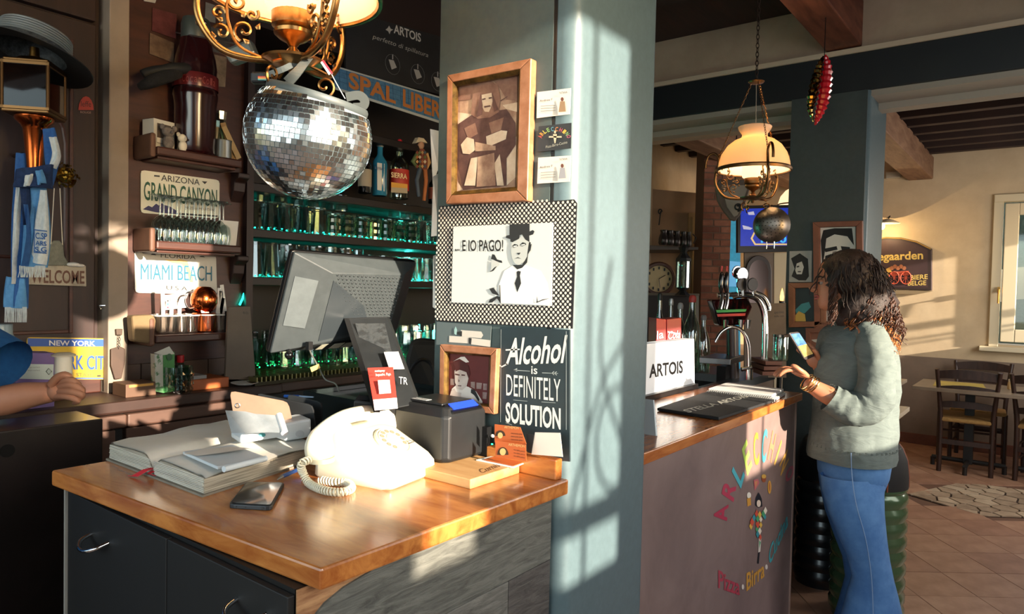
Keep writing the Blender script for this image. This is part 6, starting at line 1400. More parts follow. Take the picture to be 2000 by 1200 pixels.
t=T('glass_jar','clear handled glass jar right of the beer tower','jar',at(1524,702,3.5)); c=at(1524,704,3.5); MB().lathe([(.001,0),(.036,.0),(.038,.01),(.038,.12),(.034,.13),(.036,.01)],c=c,n=20).build('glass_body',GR,t,sm=50); MB().lathe([(.039,.118),(.04,.13),(.001,.134)],c=c,n=20).build('lid',CHROME,t)
t=T('wooden_stand','stacked reddish wooden risers right of the beer tower','stand',at(1515,735,3.5))
for i in range(3): MB().prism([at(x,y,3.45+.0) for x,y in ((1495-3*i,706+10*i),(1528+3*i,706+10*i),(1528+3*i,714+10*i),(1495-3*i,714+10*i))],FW*.22).build('board',M('#7a4a38',.5,h2='#5f3628',sc=5),t,bev=.002)
t=T('menu_card','kraft menu board behind the beer tower spout','menu',at(1510,650,3.8)); slab(Pl(at(1510,650,3.8),-FW),[(1490,594),(1535,592),(1536,738),(1492,738)],0,.01,M('#7c6a56',.7,h2='#6c5a48',sc=8),'board',t); txt(Pl(at(1510,650,3.79),-FW),'aperitivo',(1512,613),(1531,612),5,DK,t,off=0); txt(Pl(at(1510,650,3.79),-FW),'della casa',(1512,620),(1531,619),4,DK,t,off=0)
cr=T('cola_crate','red drinks box with white script beside the pillar','box',at(1305,665,3.2)); PCr=Pl(at(1305,640,3.15),(-FW+RT*.2)); slab(PCr,[(1282,622),(1301,624),(1301,752),(1280,752)],0,.09,M('#b8242c',.35),'left_side',cr,bev=.002); slab(PCr,[(1302,624),(1331,621),(1329,752),(1302,752)],-.002,.09,M('#a81e28',.35),'front',cr,bev=.002)
txt(PCr,'Cola',(1304,663),(1328,660),15,WHITE,cr,off=.002,shear=.1,bold=.01); txt(PCr,'la',(1283,663),(1296,660),16,WHITE,cr,off=.003,bold=.01)
polys(PCr,[[(1304,647),(1328,652),(1328,654),(1304,650)]],WHITE,cr,off=.001)
# light box ARTOIS
aq=ZT.p(1318,767); PL_=PX(aq.x)
lb=T('light_box','white illuminated sign with black ARTOIS letters on the bar counter','sign',aq)
slab(PL_,[(1240,675),(1356,662),(1357,757),(1240,784)],0,.05,M('#cfd4da',.4,emit=.25),'panel',lb,bev=.002)
txt(PL_,'ARTOIS',(1268,738),(1334,728),26,BLACK,lb,off=.001,bold=.03); polys(PL_,[circ(1345,711,8,20)],M('#d8b0a4',.4),lb,off=.001)
# bar mat, notebooks
ZM=PZ(zT+.012)
mt=T('bar_mat','black rubber bar mat with white lettering on the bar counter','mat',ZT.p(1400,790)); MB().prism([PZ(zT+.001).p(x,y) for x,y in ((1283,803),(1404,822),(1517,785),(1400,763))],(0,0,.011)).build('mat',M('#15171a',.7,h2='#1c1f22',sc=60,bump=.2),mt,bev=.003)
A=ZM.p(1345,807); B=ZM.p(1463,776); H_=ZM.p(1332,802)
tmb('STELLA ARTOIS',A+V((0,0,.001)),B+V((0,0,.001)),H_+V((0,0,.001)),.02).build('lettering',M('#b9b9ae',.5),mt)
for i,(lbl,q,h_,cc) in enumerate((('white ring-bound order pad nearest the sink',[(1380,769),(1513,786),(1534,771),(1418,756)],.014,'#c9cbc8'),('white ring-bound order pad stacked on the other one',[(1384,764),(1508,777),(1530,765),(1421,752)],.028,'#dcdedb'))):
    t=T('order_pad',lbl,'notebook',ZT.p(1450,770)); z_=zT+h_-.013+.001
    MB().prism([PZ(z_).p(*p) for p in q],(0,0,.011)).build('pad',M(cc,.6),t,bev=.001)
    a_,b_=PZ(z_+.007).p(*q[0]),PZ(z_+.007).p(*q[1]); m=MB()
    for k in range(30): p=a_.lerp(b_,(k+.5)/30); m.tube([p+V((.004*math.cos(R(x)),0,.0055*math.sin(R(x)))) for x in range(0,360,60)],.0009,4,closed=True)
    o=m.build('rings',BLACK,t); o['kind']='stuff'
t=T('counter_lip','dark raised rail along the inner edge of the bar counter','rail',(-1.2,2.5,zT)); MB().bb((-1.225,YPIL+.60,zT-.03),(-1.201,2.9,zT+.02)).build('rail',BLACK,t)
t=T('menu_stand','thin clear menu stand at the pillar edge of the bar counter','stand',ZT.p(1280,850)); MB().prism([ZT.p(1281,852),ZT.p(1283,852)+V((0,.004,0)),ZT.p(1276,848)+V((0,0,.10)),ZT.p(1274,848)+V((0,0,.10))],(-.08,0,0)).build('sheet',M('#a9b3b8',.2),t)
# ================================================================ BACKGROUND LEFT OF THE FAR PILLAR
dk_=M('#17181a',.6)
br=T('brick_column','reddish brick column in the background behind the beer tower','column',at(1395,650,6.1))
b0=at(1367,600,6.1); b1=at(1424,600,6.1); wv=(b1-b0); wv.z=0; L_=wv.length; wv.normalize(); dv=V((-wv.y,wv.x,0)); RB_=Matrix((wv,dv,UP)).transposed()
zlo,zhi=0.0,2.86; cc_=b0+wv*L_/2+dv*.14
MB().box((cc_.x,cc_.y,(zlo+zhi)/2),(L_-.012,.27,zhi-zlo),RB_).build('mortar',M('#6e5648',.9),br)
BM=[M('#8f5a44',.8,h2='#7a4a38',sc=14,bump=.2),M('#9c6650',.8,h2='#85543f',sc=14,bump=.2),M('#7d4c3a',.8,h2='#6a3f30',sc=14,bump=.2)]
k=0; z=.85
while z<2.84:
    for j in range(2):
        w0_=L_*(.62 if (k+j)%2==0 else .38); x_=-L_/2+(0 if j==0 else L_-w0_)+w0_/2
        c=cc_+wv*x_-dv*.128; MB().box((c.x,c.y,z+.024),(w0_-.01,.02,.048),RB_).build('brick',BM[rg.randrange(3)],br,bev=.003)
    z+=.058; k+=1
PB6=Pl(at(1330,500,6.5),-FW)
t=T('cream_door','narrow cream cupboard door left of the brick column','door',PB6.p(1357,600)); slab(PB6,[(1345,416),(1372,416),(1372,885),(1345,885)],0,.04,M('#a8885c',.6),'frame',t,bev=.003); slab(PB6,[(1352,424),(1370,424),(1370,880),(1352,880)],.012,.01,M('#b08f60',.6),'panel',t,bev=.003)
t=T('cream_partition','tan plaster partition behind the pitchers and the clock','wall panel',PB6.p(1320,640)); slab(PB6,[(1255,368),(1372,378),(1372,882),(1255,880)],-.05,.06,M('#a8876a',.85,h2='#9a7a5e',sc=4),'panel',t)
t=T('dark_dresser','dark dresser with grey edge behind the swing-top bottles','cabinet',at(1320,640,5.4)); P54=Pl(at(1320,640,5.3),-FW); slab(P54,[(1250,577),(1364,577),(1364,952),(1250,950)],0,.4,M('#2a211e',.5),'body',t); slab(P54,[(1356,575),(1365,575),(1365,940),(1356,940)],.003,.003,M('#7d7468',.5),'edge',t); slab(P54,[(1250,572),(1366,574),(1366,578),(1250,577)],.02,.42,M('#6b5a4a',.5),'top',t)
t=T('pitcher_shelf','thin dark shelf carrying the row of dark pitchers','shelf',at(1325,485,5.9)); P59=Pl(at(1325,484,5.9),-FW); slab(P59,[(1255,479),(1364,483),(1364,488),(1255,488)],0,.6,M('#4a4038',.5),'board',t)
for i,x in enumerate((1296,1309,1322,1335,1345)):
    c=at(x,479+i,5.8+.02); s_=1-.1*i; t=T('pitcher',['dark pitcher nearest the pillar on the thin wall shelf','second dark pitcher from the pillar on the thin wall shelf','middle dark pitcher on the thin wall shelf','fourth dark pitcher on the thin wall shelf','small dark pitcher at the right end of the thin wall shelf'][i],'pitcher',c)
    MB().lathe([(.035*s_,0),(.045*s_,.02),(.042*s_,.06),(.028*s_,.10),(.034*s_,.125)],c=c,n=16,cap=True).build('body',M('#2c2422',.25,.4),t,sm=50); MB().tube([c+RT*.03+V((0,0,.11)),c+RT*.06+V((0,0,.08)),c+RT*.04+V((0,0,.03))],.005,6).build('handle',dk_,t)
ck=T('round_clock','round clock with brown rim at the edge of the pillar','clock',at(1290,575,5.5)); cc0=at(1286,545,5.5); RC=(-FW).to_track_quat('Z','Y').to_matrix()
MB().lathe([(.001,.0),(.125,0),(.135,.015),(.125,.03),(.108,.03),(.104,.02)],c=cc0,n=36,rot=RC).build('rim',M('#4a2a20',.4),ck,sm=30); MB().lathe([(.001,.012),(.106,.012)],c=cc0,n=36,rot=RC).build('face',M('#b9a078',.6),ck)
for k in range(12): a=R(k*30); c=cc0-FW*.015+RT*(.085*math.cos(a))+UP*(.085*math.sin(a)); MB().box(c,(.012,.003,.022),Matrix.Rotation(R(37.6),3,'Z')).build('hour_mark',BLACK,ck)
MB().tube([cc0-FW*.018,cc0-FW*.018+RT*.05+UP*.03],.003,5).tube([cc0-FW*.018,cc0-FW*.018+RT*.01-UP*.07],.002,5).build('hands',BLACK,ck)
lt=T('glass_lantern','tall dark metal lantern with fluted glass on the dresser','lantern',at(1333,577,5.2)); c=at(1333,577,5.2); k=5.2/F
MB().lathe([(16*k,0),(12*k,4*k),(6*k,9*k),(14*k,15*k)],c=c,n=8,cap=True).build('base',dk_,lt); MB().lathe([(13.5*k,15*k),(13.5*k,66*k)],c=c,n=10).build('glass_tube',GR,lt)
m=MB()
for a in range(0,360,45): m.cyl(c+V((13.8*k*math.cos(R(a)),13.8*k*math.sin(R(a)),15*k)),c+V((13.8*k*math.cos(R(a)),13.8*k*math.sin(R(a)),66*k)),.0045,n=5)
o=m.build('cage',dk_,lt); o['kind']='stuff'
MB().lathe([(16*k,66*k),(15*k,72*k),(8*k,80*k),(6*k,84*k),(11*k,92*k),(5*k,98*k),(.001,100*k)],c=c,n=8,cap=True).build('roof',dk_,lt)
t=T('hook','black scroll iron hook near the shelf of pitchers','hook',at(1290,430,6.46)); MB().tube([at(1289+4*math.cos(R(x))*(1-x/700),414-6*math.sin(R(x))*(1-x/700),6.46) for x in range(0,420,30)]+[at(1287,440,6.46)],.006,6).build('hook',dk_,t)
# blue dusk window, tv, lit panel with arched mirror
PT5=Pl(at(1490,450,5.6),-FW)
t=T('window_5',None,None,at(1434,560,6.6)); t['kind']='structure'; P66=Pl(at(1434,500,6.6),-FW); slab(P66,[(1424,425),(1446,425),(1446,880),(1424,880)],0,.02,M('#2f8fb0',.3,emit=.45,h2='#1b5068',sc=8),'pane',t); slab(P66,[(1424,510),(1446,512),(1446,560),(1424,560)],.003,.002,M('#5fa8d8',.3,emit=.5),'lower_pane',t)
tv=T('television','wall television with a blue picture and yellow hexagon behind the lamp','television',PT5.p(1490,492))
slab(PT5,[(1441,402),(1550,400),(1552,492),(1441,494)],0,.05,M('#0b0b0d',.3),'housing',tv,bev=.003)
slab(PT5,[(1447,408),(1548,406),(1548,480),(1446,481)],.002,.002,M('#1b35b0',.3,emit=.55,h2='#0f1f70',sc=3),'screen',tv)
polys(PT5,[[(1466,466),(1474,450),(1548,450),(1548,453),(1476,453),(1470,466),(1476,476),(1548,476),(1548,479),(1474,479)]],M('#d8b878',.3,emit=.6),tv,off=.003)
txt(PT5,'1100',(1486,474),(1536,474),14,M('#3aa0d8',.3,emit=.8),tv,off=.004,bold=.03); polys(PT5,[[(1450,440),(1462,443),(1470,446),(1466,449),(1452,448)],[(1460,415),(1472,413),(1474,420),(1462,420)]],M('#b9b8d0',.3,emit=.5),tv,off=.003)
PM=Pl(at(1490,540,5.7),-FW)
t=T('white_board','tall white panel glowing in warm light beside the far pillar','panel',PM.p(1520,592)); slab(PM,[(1512,494),(1540,494),(1540,930),(1512,930)],.004,.02,M('#d0c0a0',.6),'board',t)
t=T('brown_wall_panel','greyish brown panel holding the arched mirror under the television','panel',PM.p(1480,592)); slab(PM,[(1454,494),(1513,494),(1513,930),(1454,930)],.0,.02,M('#7a6a5c',.6),'board',t)
am=T('arched_mirror','dark oval-topped framed mirror below the television','mirror',PM.p(1482,590)); q=[(1457,592)]+circ(1482,530,25,31,13,180,360)+[(1507,592)]; slab(PM,q,.02,.02,M('#2a1d1a',.3),'frame',am,bev=.004); q2=[(1463,592)]+circ(1482,532,19,24,13,180,360)+[(1501,592)]; slab(PM,q2,.023,.003,M('#4a3f3c',.15,.7),'glass',am)
fpn=T('candle_glow','small warm candle glow at the foot of the white panel','light',at(1527,585,5.5)); MB().lathe([(.012,0),(.016,.03),(.010,.07),(.001,.10)],c=at(1527,588,5.5),n=12).build('flame_glass',M('#ffb860',.3,emit=3),fpn); MB().cyl(at(1527,588,5.5),V((*at(1527,588,5.5).xy,0)),.02).build('stand',BLACK,fpn)
ld=T('decorative_shield','pale heart-shaped iron-trimmed plaque seen below the beer counter lamp','plaque',at(1430,430,4.6)); P46=Pl(at(1430,400,4.6),-FW)
slab(P46,[(1398,370),(1405,350),(1470,352),(1458,392),(1446,420),(1437,432),(1428,430),(1412,410),(1402,392)],0,.03,M('#6d5c50',.6),'rim',ld,bev=.006); slab(P46,[(1410,362),(1462,362),(1452,390),(1441,420),(1434,424),(1420,404)],.004,.006,M('#a89a8a',.6),'face',ld)
MB().tube([P46.p(1441+7*math.cos(R(x))*(1-x/800),405-7*math.sin(R(x))*(1-x/800),.02) for x in range(-90,500,30)],.006,6).build('iron_scroll',dk_,ld); c9=P46.p(1436,352,-.01); MB().tube([c9,V((c9.x,c9.y,2.98))],.004,5).build('wire',dk_,ld)
cl_=T('colander','perforated steel colander hanging from the lamp over the beer counter','colander',at(1508,475,2.95)); c=at(1507,440,2.96); rc_=(-FW*.8-RT*.45-UP*.1).normalized().to_track_quat('Z','Y').to_matrix()
MB().lathe([(.072,0),(.076,.002),(.074,.006),(.066,.03),(.045,.052),(.020,.060),(.001,.061)],c=c,n=32,rot=rc_,sq=(1,1)).build('bowl',M('#7d7872',.42,1),cl_,sm=60)
m=MB()
for r0,n_,h_ in ((.052,18,.0478),(.040,14,.0565),(.028,10,.0592),(.014,6,.0612)):
    for k in range(n_): a=2*math.pi*k/n_; m.lathe([(.0026,0),(.001,.0006)],c=c+rc_@V((r0*math.cos(a),r0*math.sin(a),h_)),n=6,rot=rc_)
o=m.build('holes',M('#1a1815',.8),cl_); o['kind']='stuff'
MB().tube([at(1497,472,2.92),at(1497,486,2.92),at(1512,486,2.92),at(1512,472,2.92)],.0025,6).tube([at(1507,400,2.99),at(1512,412,2.98),at(1509,416,2.97)],.0025,6).build('wire_handle',CHROME,cl_)
# ================================================================ FAR PILLAR PICTURES
PFp=PY(4.012)
zf=lambda x,y:(x,y)
fa=frame(PFp,'picture_frame','brown-framed black and white portrait of a stern man at the far pillar',[(1587,434),(1684,431),(1686,640),(1590,642)],[(1600,444),(1672,442),(1673,628),(1602,630)],M('#8a5238',.5,h2='#6f3f2a',sc=6),.03)
art(zf,fa,[(M('#d0ccc4',.6),[[(1601,445),(1671,443),(1672,627),(1603,628)]]),
 (M('#1c1a1a',.7),[[(1603,470),(1608,450),(1630,446),(1664,446),(1668,480),(1655,462),(1630,458),(1614,466),(1610,500),(1606,520)],[(1610,486),(1634,481),(1636,488),(1612,493)],[(1642,481),(1660,483),(1660,490),(1644,488)],[(1612,500),(1624,496),(1620,520),(1606,540)]]),
 (M('#7d7874',.7),[[(1626,492),(1634,490),(1632,520),(1624,522)],[(1612,545),(1640,540),(1640,560),(1612,566)]])],PFp,.005)
t=T('photo_print','unframed black and white portrait of a long-haired woman on the far pillar','photo',PFp.p(1564,550)); slab(PFp,[(1542,491),(1586,490),(1585,551),(1541,551)],.004,.002,M('#b9b6b0',.6,h2='#9a9792',sc=6),'print_sheet',t)
art(zf,t,[(M('#2a2828',.7),[[(1545,505),(1562,495),(1578,506),(1580,540),(1574,548),(1560,548),(1546,540),(1552,525)]]),(M('#cfcbc4',.6),[[(1556,515),(1566,511),(1570,522),(1566,536),(1556,536),(1553,528)]]),(M('#3a3636',.7),[[(1556,520),(1561,519),(1561,522),(1556,523)],[(1558,530),(1565,530),(1564,532),(1558,532)]])],PFp,.005)
fb=frame(PFp,'picture_frame','wood-framed teal-toned picture on the far pillar beside the woman\'s chin',[(1539,553),(1612,552),(1612,638),(1540,640)],[(1551,563),(1602,562),(1602,628),(1551,629)],M('#96603f',.5,h2='#7a4a2e',sc=6),.03)
art(zf,fb,[(M('#1c2c2e',.5),[[(1551,563),(1602,562),(1602,628),(1551,629)]]),(M('#3f8a90',.5),[[(1553,606),(1565,594),(1580,590),(1584,600),(1572,612),(1556,614)]]),(M('#c8a850',.5),[[(1552,618),(1560,608),(1572,614),(1574,628),(1552,628)]])],PFp,.005)
fc=frame(PFp,'picture_frame','small brown-framed picture with a white revolver shape low on the far pillar',[(1573,641),(1640,641),(1640,705),(1574,706)],[(1582,650),(1632,650),(1632,696),(1583,697)],M('#7a4a34',.5),.03)
art(zf,fc,[(M('#8a5a44',.6),[[(1582,650),(1632,650),(1632,696),(1583,697)]]),(M('#d0c8b8',.6),[[(1584,664),(1604,662),(1612,652),(1618,656),(1610,672),(1596,670),(1590,668)]])],PFp,.005)
# ================================================================ NORTH WALL SIGN, LAMP, BOX
hg=T('beer_sign','dark arched wooden pub sign with cart and gothic lettering on the cream wall','sign',PN.p(1760,568))
q=[(1680,562),(1680,478),(1700,468),(1730,463),(1760,464),(1790,471),(1820,486),(1820,568)]
slab(PN,q,.05,.05,M('#3a2c2a',.5,h2='#30242a',sc=4),'board',hg,bev=.006); polys(PN,[[(1690,560),(1690,482),(1706,474),(1732,469),(1758,470),(1785,476),(1812,489),(1812,562)]],M('#4a3638',.5,h2='#3c2c30',sc=3),hg,off=.052,name='field')
MB().tube([PN.p(x,y,.053) for x,y in [(1680,479),(1700,470),(1730,465),(1760,466),(1790,473),(1818,487)]],.006,6).build('gold_edge',M('#a8874a',.5),hg)
slab(PN,[(1680,565),(1821,569),(1790,575),(1700,574)],.06,.06,M('#8a7a60',.5),'ledge',hg)
GOg=M('#d8bc6a',.5); txt(PN,'Hoegaarden',(1686,510),(1803,506),15,GOg,hg,off=.055,bold=.025)
txt(PN,'BIERE',(1778,547),(1812,545),9,GOg,hg,off=.055,bold=.02); txt(PN,'BELGE',(1773,558),(1809,557),9,GOg,hg,off=.055,bold=.02)
RD2=M('#b8503a',.5)
for cx in (1746,1769):
    c=PN.p(cx,543,.056); MB().tube([c+V((.048*math.cos(R(a)),0,.062*math.sin(R(a)))) for a in range(0,360,30)],.006,5,closed=True).build('wheel',RD2,hg)
    for a in range(0,180,45): MB().tube([c+V((.045*math.cos(R(a)),0,.06*math.sin(R(a)))),c-V((.045*math.cos(R(a)),0,.06*math.sin(R(a))))],.003,4).build('spoke',RD2,hg)
polys(PN,[[(1736,532),(1775,529),(1775,537),(1740,540)]],RD2,hg,off=.056); polys(PN,[circ(1742+i*6,524-(i%2)*3,4) for i in range(5)],M('#a86a4a',.5),hg,off=.057,name='barrel'); polys(PN,[[(1722,530),(1738,522),(1742,532),(1734,542),(1730,552),(1727,540),(1724,552),(1722,540)]],M('#c89a4a',.5),hg,off=.056,name='horse')
wl=T('saucer_lamp','small white saucer wall lamp above the pub sign','lamp',PN.p(1735,440)); c=PN.p(1734,436,.22); MB().lathe([(.001,.045),(.03,.04),(.11,.0),(.112,-.004),(.03,.034)],c=c,n=28).build('saucer_shade',M('#d8d0bc',.4),wl,sm=40); MB().sph(c+V((-.05,0,-.03)),(.025,.025,.035)).build('bulb',M('#ffd890',.3,emit=20),wl,sm=80); MB().tube([c+V((0,0,.03)),c+V((0,.1,.08)),PN.p(1734,426,0)],.006,6).build('arm',dk_,wl)
l=bpy.data.lights.new('wall_lamp_light','POINT'); l.energy=3.5; l.color=(1,.7,.35); o=bpy.data.objects.new('wall_lamp_light',l); C.objects.link(o); o.location=c+V((-.02,-.02,-.09))
t=T('emergency_light','white box-shaped emergency light high on the cream wall beside the pillar','light',PN.p(1745,348)); slab(PN,[(1730,336),(1758,334),(1758,347),(1730,349)],.05,.05,M('#c9c0ac',.5),'body',t,bev=.005)
# ================================================================ DINING FURNITURE
CWD=M('#3a241c',.45,h2='#2a1812',sc=5,stretch=(8,8,2)); RUSH=M('#b08a50',.8,h2='#8a683a',sc=30,stretch=(1,10,1),bump=.3)
def chair(label,x,y,rz):
    t=T('rush_chair',label,'chair',(x,y,0),None); Rc=Matrix.Rotation(rz,3,'Z')
    q=lambda a,b,c: V((x,y,0))+Rc@V((a,b,c))
    W_=.205
    for s_ in (-1,1):
        MB().tube(smooth([q(s_*W_*.9,-.19,0),q(s_*W_*.9,-.185,.44),q(s_*W_*.98,-.21,.66),q(s_*W_*1.08,-.26,.88)],3),[.019]*6+[.017]*4,8).build('leg',CWD,t,sm=60)
        MB().tube([q(s_*W_,.18,0),q(s_*W_,.18,.46)],.018,8).build('leg',CWD,t,sm=60)
        for zz_ in (.16,.28): MB().tube([q(s_*W_*.92,-.19,zz_),q(s_*W_,.18,zz_)],.010,6).build('stretcher',CWD,t)
    for zz_ in (.18,.30): MB().tube([q(-W_,.18,zz_),q(W_,.18,zz_)],.010,6).build('stretcher',CWD,t)
    MB().prism([q(-W_*.9,-.20,.24),q(W_*.9,-.20,.24),q(W_*.9,-.20,.28),q(-W_*.9,-.20,.28)],Rc@V((0,.018,0))).build('stretcher',CWD,t)
    MB().prism([q(-W_*.93,-.20,.43),q(W_*.93,-.20,.43),q(W_*1.05,.20,.445),q(-W_*1.05,.20,.445)],(0,0,.035)).build('rush_seat',RUSH,t,bev=.012)
    for zz_,hh,yy_ in ((.55,.045,-.20),(.68,.05,-.222),(.80,.065,-.248)):
        m=MB(); rs_=[]
        for i in range(9):
            u=-1+i/4; b_=-yy_*0; arch=.022*(1-u*u); yb=yy_-.018*(1-u*u)
            rs_.append([q(u*W_*1.02,yb,zz_+arch*.4),q(u*W_*1.02,yb,zz_+hh+arch),q(u*W_*1.02,yb+.014,zz_+hh+arch),q(u*W_*1.02,yb+.014,zz_+arch*.4)])
        m.rings(rs_).build('back_slat',CWD,t)
    return t
def table(label,x0,y0,x1,y1,z,top):
    t=T('dining_table',label,'table',((x0+x1)/2,(y0+y1)/2,0)); cx,cy=(x0+x1)/2,(y0+y1)/2
    MB().bb((x0,y0,z-.03),(x1,y1,z)).build('tabletop',top,t,bev=.003); ir=M('#201c1b',.5)
    for dx in (-.3,.3) if x1-x0>1 else (0,):
        MB().bb((cx+dx-.035,cy-.035,.05),(cx+dx+.035,cy+.035,z-.031)).build('pedestal',ir,t,bev=.003)
        for a in (0,90): 
            v=(V((.27,0,0)) if a==0 else V((0,.27,0))); m=MB().tube([V((cx+dx,cy,.07))-v,V((cx+dx,cy,.07))+v],.02,8)
            for s_ in (-1,1): m.tube([V((cx+dx,cy,.07))+v*s_*.97,V((cx+dx,cy,.0))+v*s_*.97],.018,8)
            m.build('foot',ir,t)
    return t
tc=PZ(.72).p(1781,754)
LAM=M('#8a7a68',.35,h2='#7c6c5a',sc=6)
table('long dark-edged laminate table in front of the far window',tc.x,tc.y,tc.x+1.4,tc.y+.68,.72,LAM)
MB2=tag(MB().prism([PZ(.7205).p(x,y) for x,y in ((1828,744),(1920,751),(1928,763),(1822,754))],(0,0,.002)).build('placemat',M('#c9b45a',.6,h2='#b8a44a',sc=5)),'yellow paper place mat on the long table','place mat')
tag(MB().lathe([(.001,0),(.016,.001),(.016,.002),(.001,.002)],c=PZ(.7228).p(1917,759),n=16).build('sticker',M('#3a8a8a',.5)),'teal round dot on the yellow place mat','sticker')
c=PZ(.72).p(1973,761); t=T('salt_shaker','small amber glass salt shaker on the long table','shaker',c); MB().lathe([(.018,0),(.022,.01),(.018,.055),(.014,.065)],c=c,n=14,cap=True).build('glass_body',M('#c8a878',.3),t,sm=50); MB().lathe([(.015,.064),(.016,.085),(.001,.09)],c=c,n=14).build('cap',M('#d8ccb8',.3),t,sm=50)
c0_=PZ(0).p(1880,925); chair('dark ladder-back chair with a rush seat tucked under the long table',c0_.x,c0_.y+.16,R(4))
c1_=PZ(.72).p(1905,742); chair('dark ladder-back chair on the far side of the long table',c1_.x+.05,tc.y+.84,R(180))
c2_=PZ(0).p(2040,945); chair('dark ladder-back chair cut off by the right edge of the view',c2_.x+.02,c2_.y+.10,R(-10))
t1=PZ(.75).p(1777,795); table('small white-topped table just behind the woman\'s waist',t1.x-.7,t1.y-.65,t1.x,t1.y,.75,M('#c9bba4',.4))
t2=PZ(.72).p(1772,741); table('white-topped table near the wall left of the long table',t2.x-.8,t2.y-.6,t2.x,t2.y,.72,M('#b9aa94',.4))
# ================================================================ RIBBED BINS
def bin_(label,px,d,r,zt,mat,opening=True):
    c=at(px,800,d); c.z=0; t=T('waste_bin',label,'bin',c); prof=[(r*.92,0)]; z=.02
    while z<zt-.27: prof+=[(r*.93,z),(r*1.0,z+.02),(r*1.0,z+.045),(r*.93,z+.063)]; z+=.065
    prof+=[(r*.97,z+.01)]
    MB().lathe(prof,c=c,n=40,cap=True).build('ribbed_body',mat,t,sm=50); zb_=z+.01
    MB().lathe([(r*.98,zb_),(r*.98,zb_+.06),(r*.93,zb_+.13),(r*.78,zb_+.19),(r*.5,zb_+.23),(.001,zb_+.245)],c=c,n=40).build('domed_lid',mat,t,sm=60)
    if opening:
        pts=[]; a0=-20
        m=MB(); rs_=[]
        for i in range(9):
            a=R(a0-34+i*8.5); rs_.append([c+V((math.cos(a)*r*f*1.006,math.sin(a)*r*f*1.006,zb_+h_)) for f,h_ in ((.985,.01),(.985,.06),(.935,.13),(.80,.185),(.70,.205))])
        m.rings(rs_,closed=False,cap=False).build('opening',M('#0a0806',.7),t,sm=180)
        for i in (0,8): MB().tube(rs_[i],.004,6).build('opening_trim',M('#8a4a30',.5),t)
    return t
bin_('green ribbed waste bin with domed lid behind the woman',1704,3.24,.160,.86,M('#4f6a4a',.22,.3,h2='#445c40',sc=4,coat=.6))
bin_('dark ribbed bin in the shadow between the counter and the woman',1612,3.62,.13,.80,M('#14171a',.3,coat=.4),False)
# ================================================================ WOMAN AT THE COUNTER
d0=2.85; PXM=F/d0
def W(x,y,dd=0): return at(x,y,d0+dd)
g0=W(1690,900); g0.z=0
wm=T('person','woman with long curly brown hair, grey linen shirt and flared jeans holding a phone','person',g0)
SK=M('#b5785a',.45,h2='#a86e50',sc=12,bump=.03)
hf=(-RT*.95+FW*.30).normalized(); hs_=hf.cross(UP).normalized()     # face direction; towards her right
if hs_.dot(FW)<0: hs_=-hs_                                            # hs_ points away from camera
HC=W(1640,556)
# one continuous body: legs, torso, neck, arms
vs=[W(1668,900,0),W(1668,840),W(1678,770),W(1682,700),W(1676,655),W(1660,625),W(1648,590),
    W(1704,662,-.15),W(1708,735,-.19),W(1698,795,-.20),W(1655,790,-.18),W(1615,772,-.16),W(1588,756,-.15),W(1572,744,-.15),
    W(1672,662,.14),W(1655,735,.18),W(1640,775,.16),W(1612,735,.08),W(1598,712,.03),W(1588,698,.0),
    W(1672,925,-.09),W(1664,1000,-.09),W(1692,1090,-.09),W(1702,1180,-.09),W(1712,1268,-.09),W(1675,1278,-.10),
    W(1662,925,.09),W(1656,1000,.10),W(1684,1090,.12),W(1694,1180,.14),W(1700,1262,.15),W(1664,1272,.15)]
es=[(0,1),(1,2),(2,3),(3,4),(4,5),(5,6),(4,7),(7,8),(8,9),(9,10),(10,11),(11,12),(12,13),(4,14),(14,15),(15,16),(16,17),(17,18),(18,19),(0,20),(20,21),(21,22),(22,23),(23,24),(24,25),(0,26),(26,27),(27,28),(28,29),(29,30),(30,31)]
rd=[.085,.085,.115,.115,.075,.052,.05, .052,.048,.042,.044,.040,.031,.027,.052,.045,.042,.036,.028,.025,.06,.058,.045,.04,.034,.03,.06,.058,.045,.04,.034,.03]
skinned('body',vs,es,rd,SK,wm)
Rh=Matrix((hf,hs_,UP)).transposed()
def Hh(a,b,c): return HC+Rh@V((a,b,c))
# head: rings from crown to chin with a real profile
rs_=[]
for z,fr,bk,hw_ in ((.118,.01,.03,.02),(.108,.045,.07,.05),(.085,.070,.092,.066),(.055,.083,.102,.074),(.025,.086,.104,.076),(.0,.084,.100,.075),(-.02,.084,.092,.072),(-.04,.083,.078,.067),(-.06,.083,.060,.060),(-.08,.080,.040,.050),(-.098,.074,.018,.038),(-.108,.058,-.005,.022)):
    rs_.append([Hh(((fr if math.cos(a)>0 else bk)*math.cos(a)),hw_*math.sin(a),z) for a in [2*math.pi*k/24 for k in range(24)]])
MB().rings(rs_).build('head',SK,wm,sm=180)
MB().tube(smooth([Hh(.080,0,.022),Hh(.092,0,.002),Hh(.104,0,-.016),Hh(.094,0,-.026),Hh(.082,0,-.028)],4),[.006,.006,.007,.008,.009,.010,.011,.012,.013,.0125,.012,.011,.010,.009,.008,.007,.006],10).build('nose',SK,wm,sm=80)
LIP=M('#9c5148',.4)
MB().tube([Hh(.078,-.022,-.050),Hh(.088,-.010,-.047),Hh(.091,0,-.049),Hh(.088,.010,-.047),Hh(.078,.022,-.050)],[.002,.005,.005,.005,.002],8).build('upper_lip',LIP,wm,sm=80)
MB().tube([Hh(.078,-.020,-.054),Hh(.086,-.010,-.059),Hh(.089,0,-.060),Hh(.086,.010,-.059),Hh(.078,.020,-.054)],[.002,.005,.006,.005,.002],8).build('lower_lip',LIP,wm,sm=80)
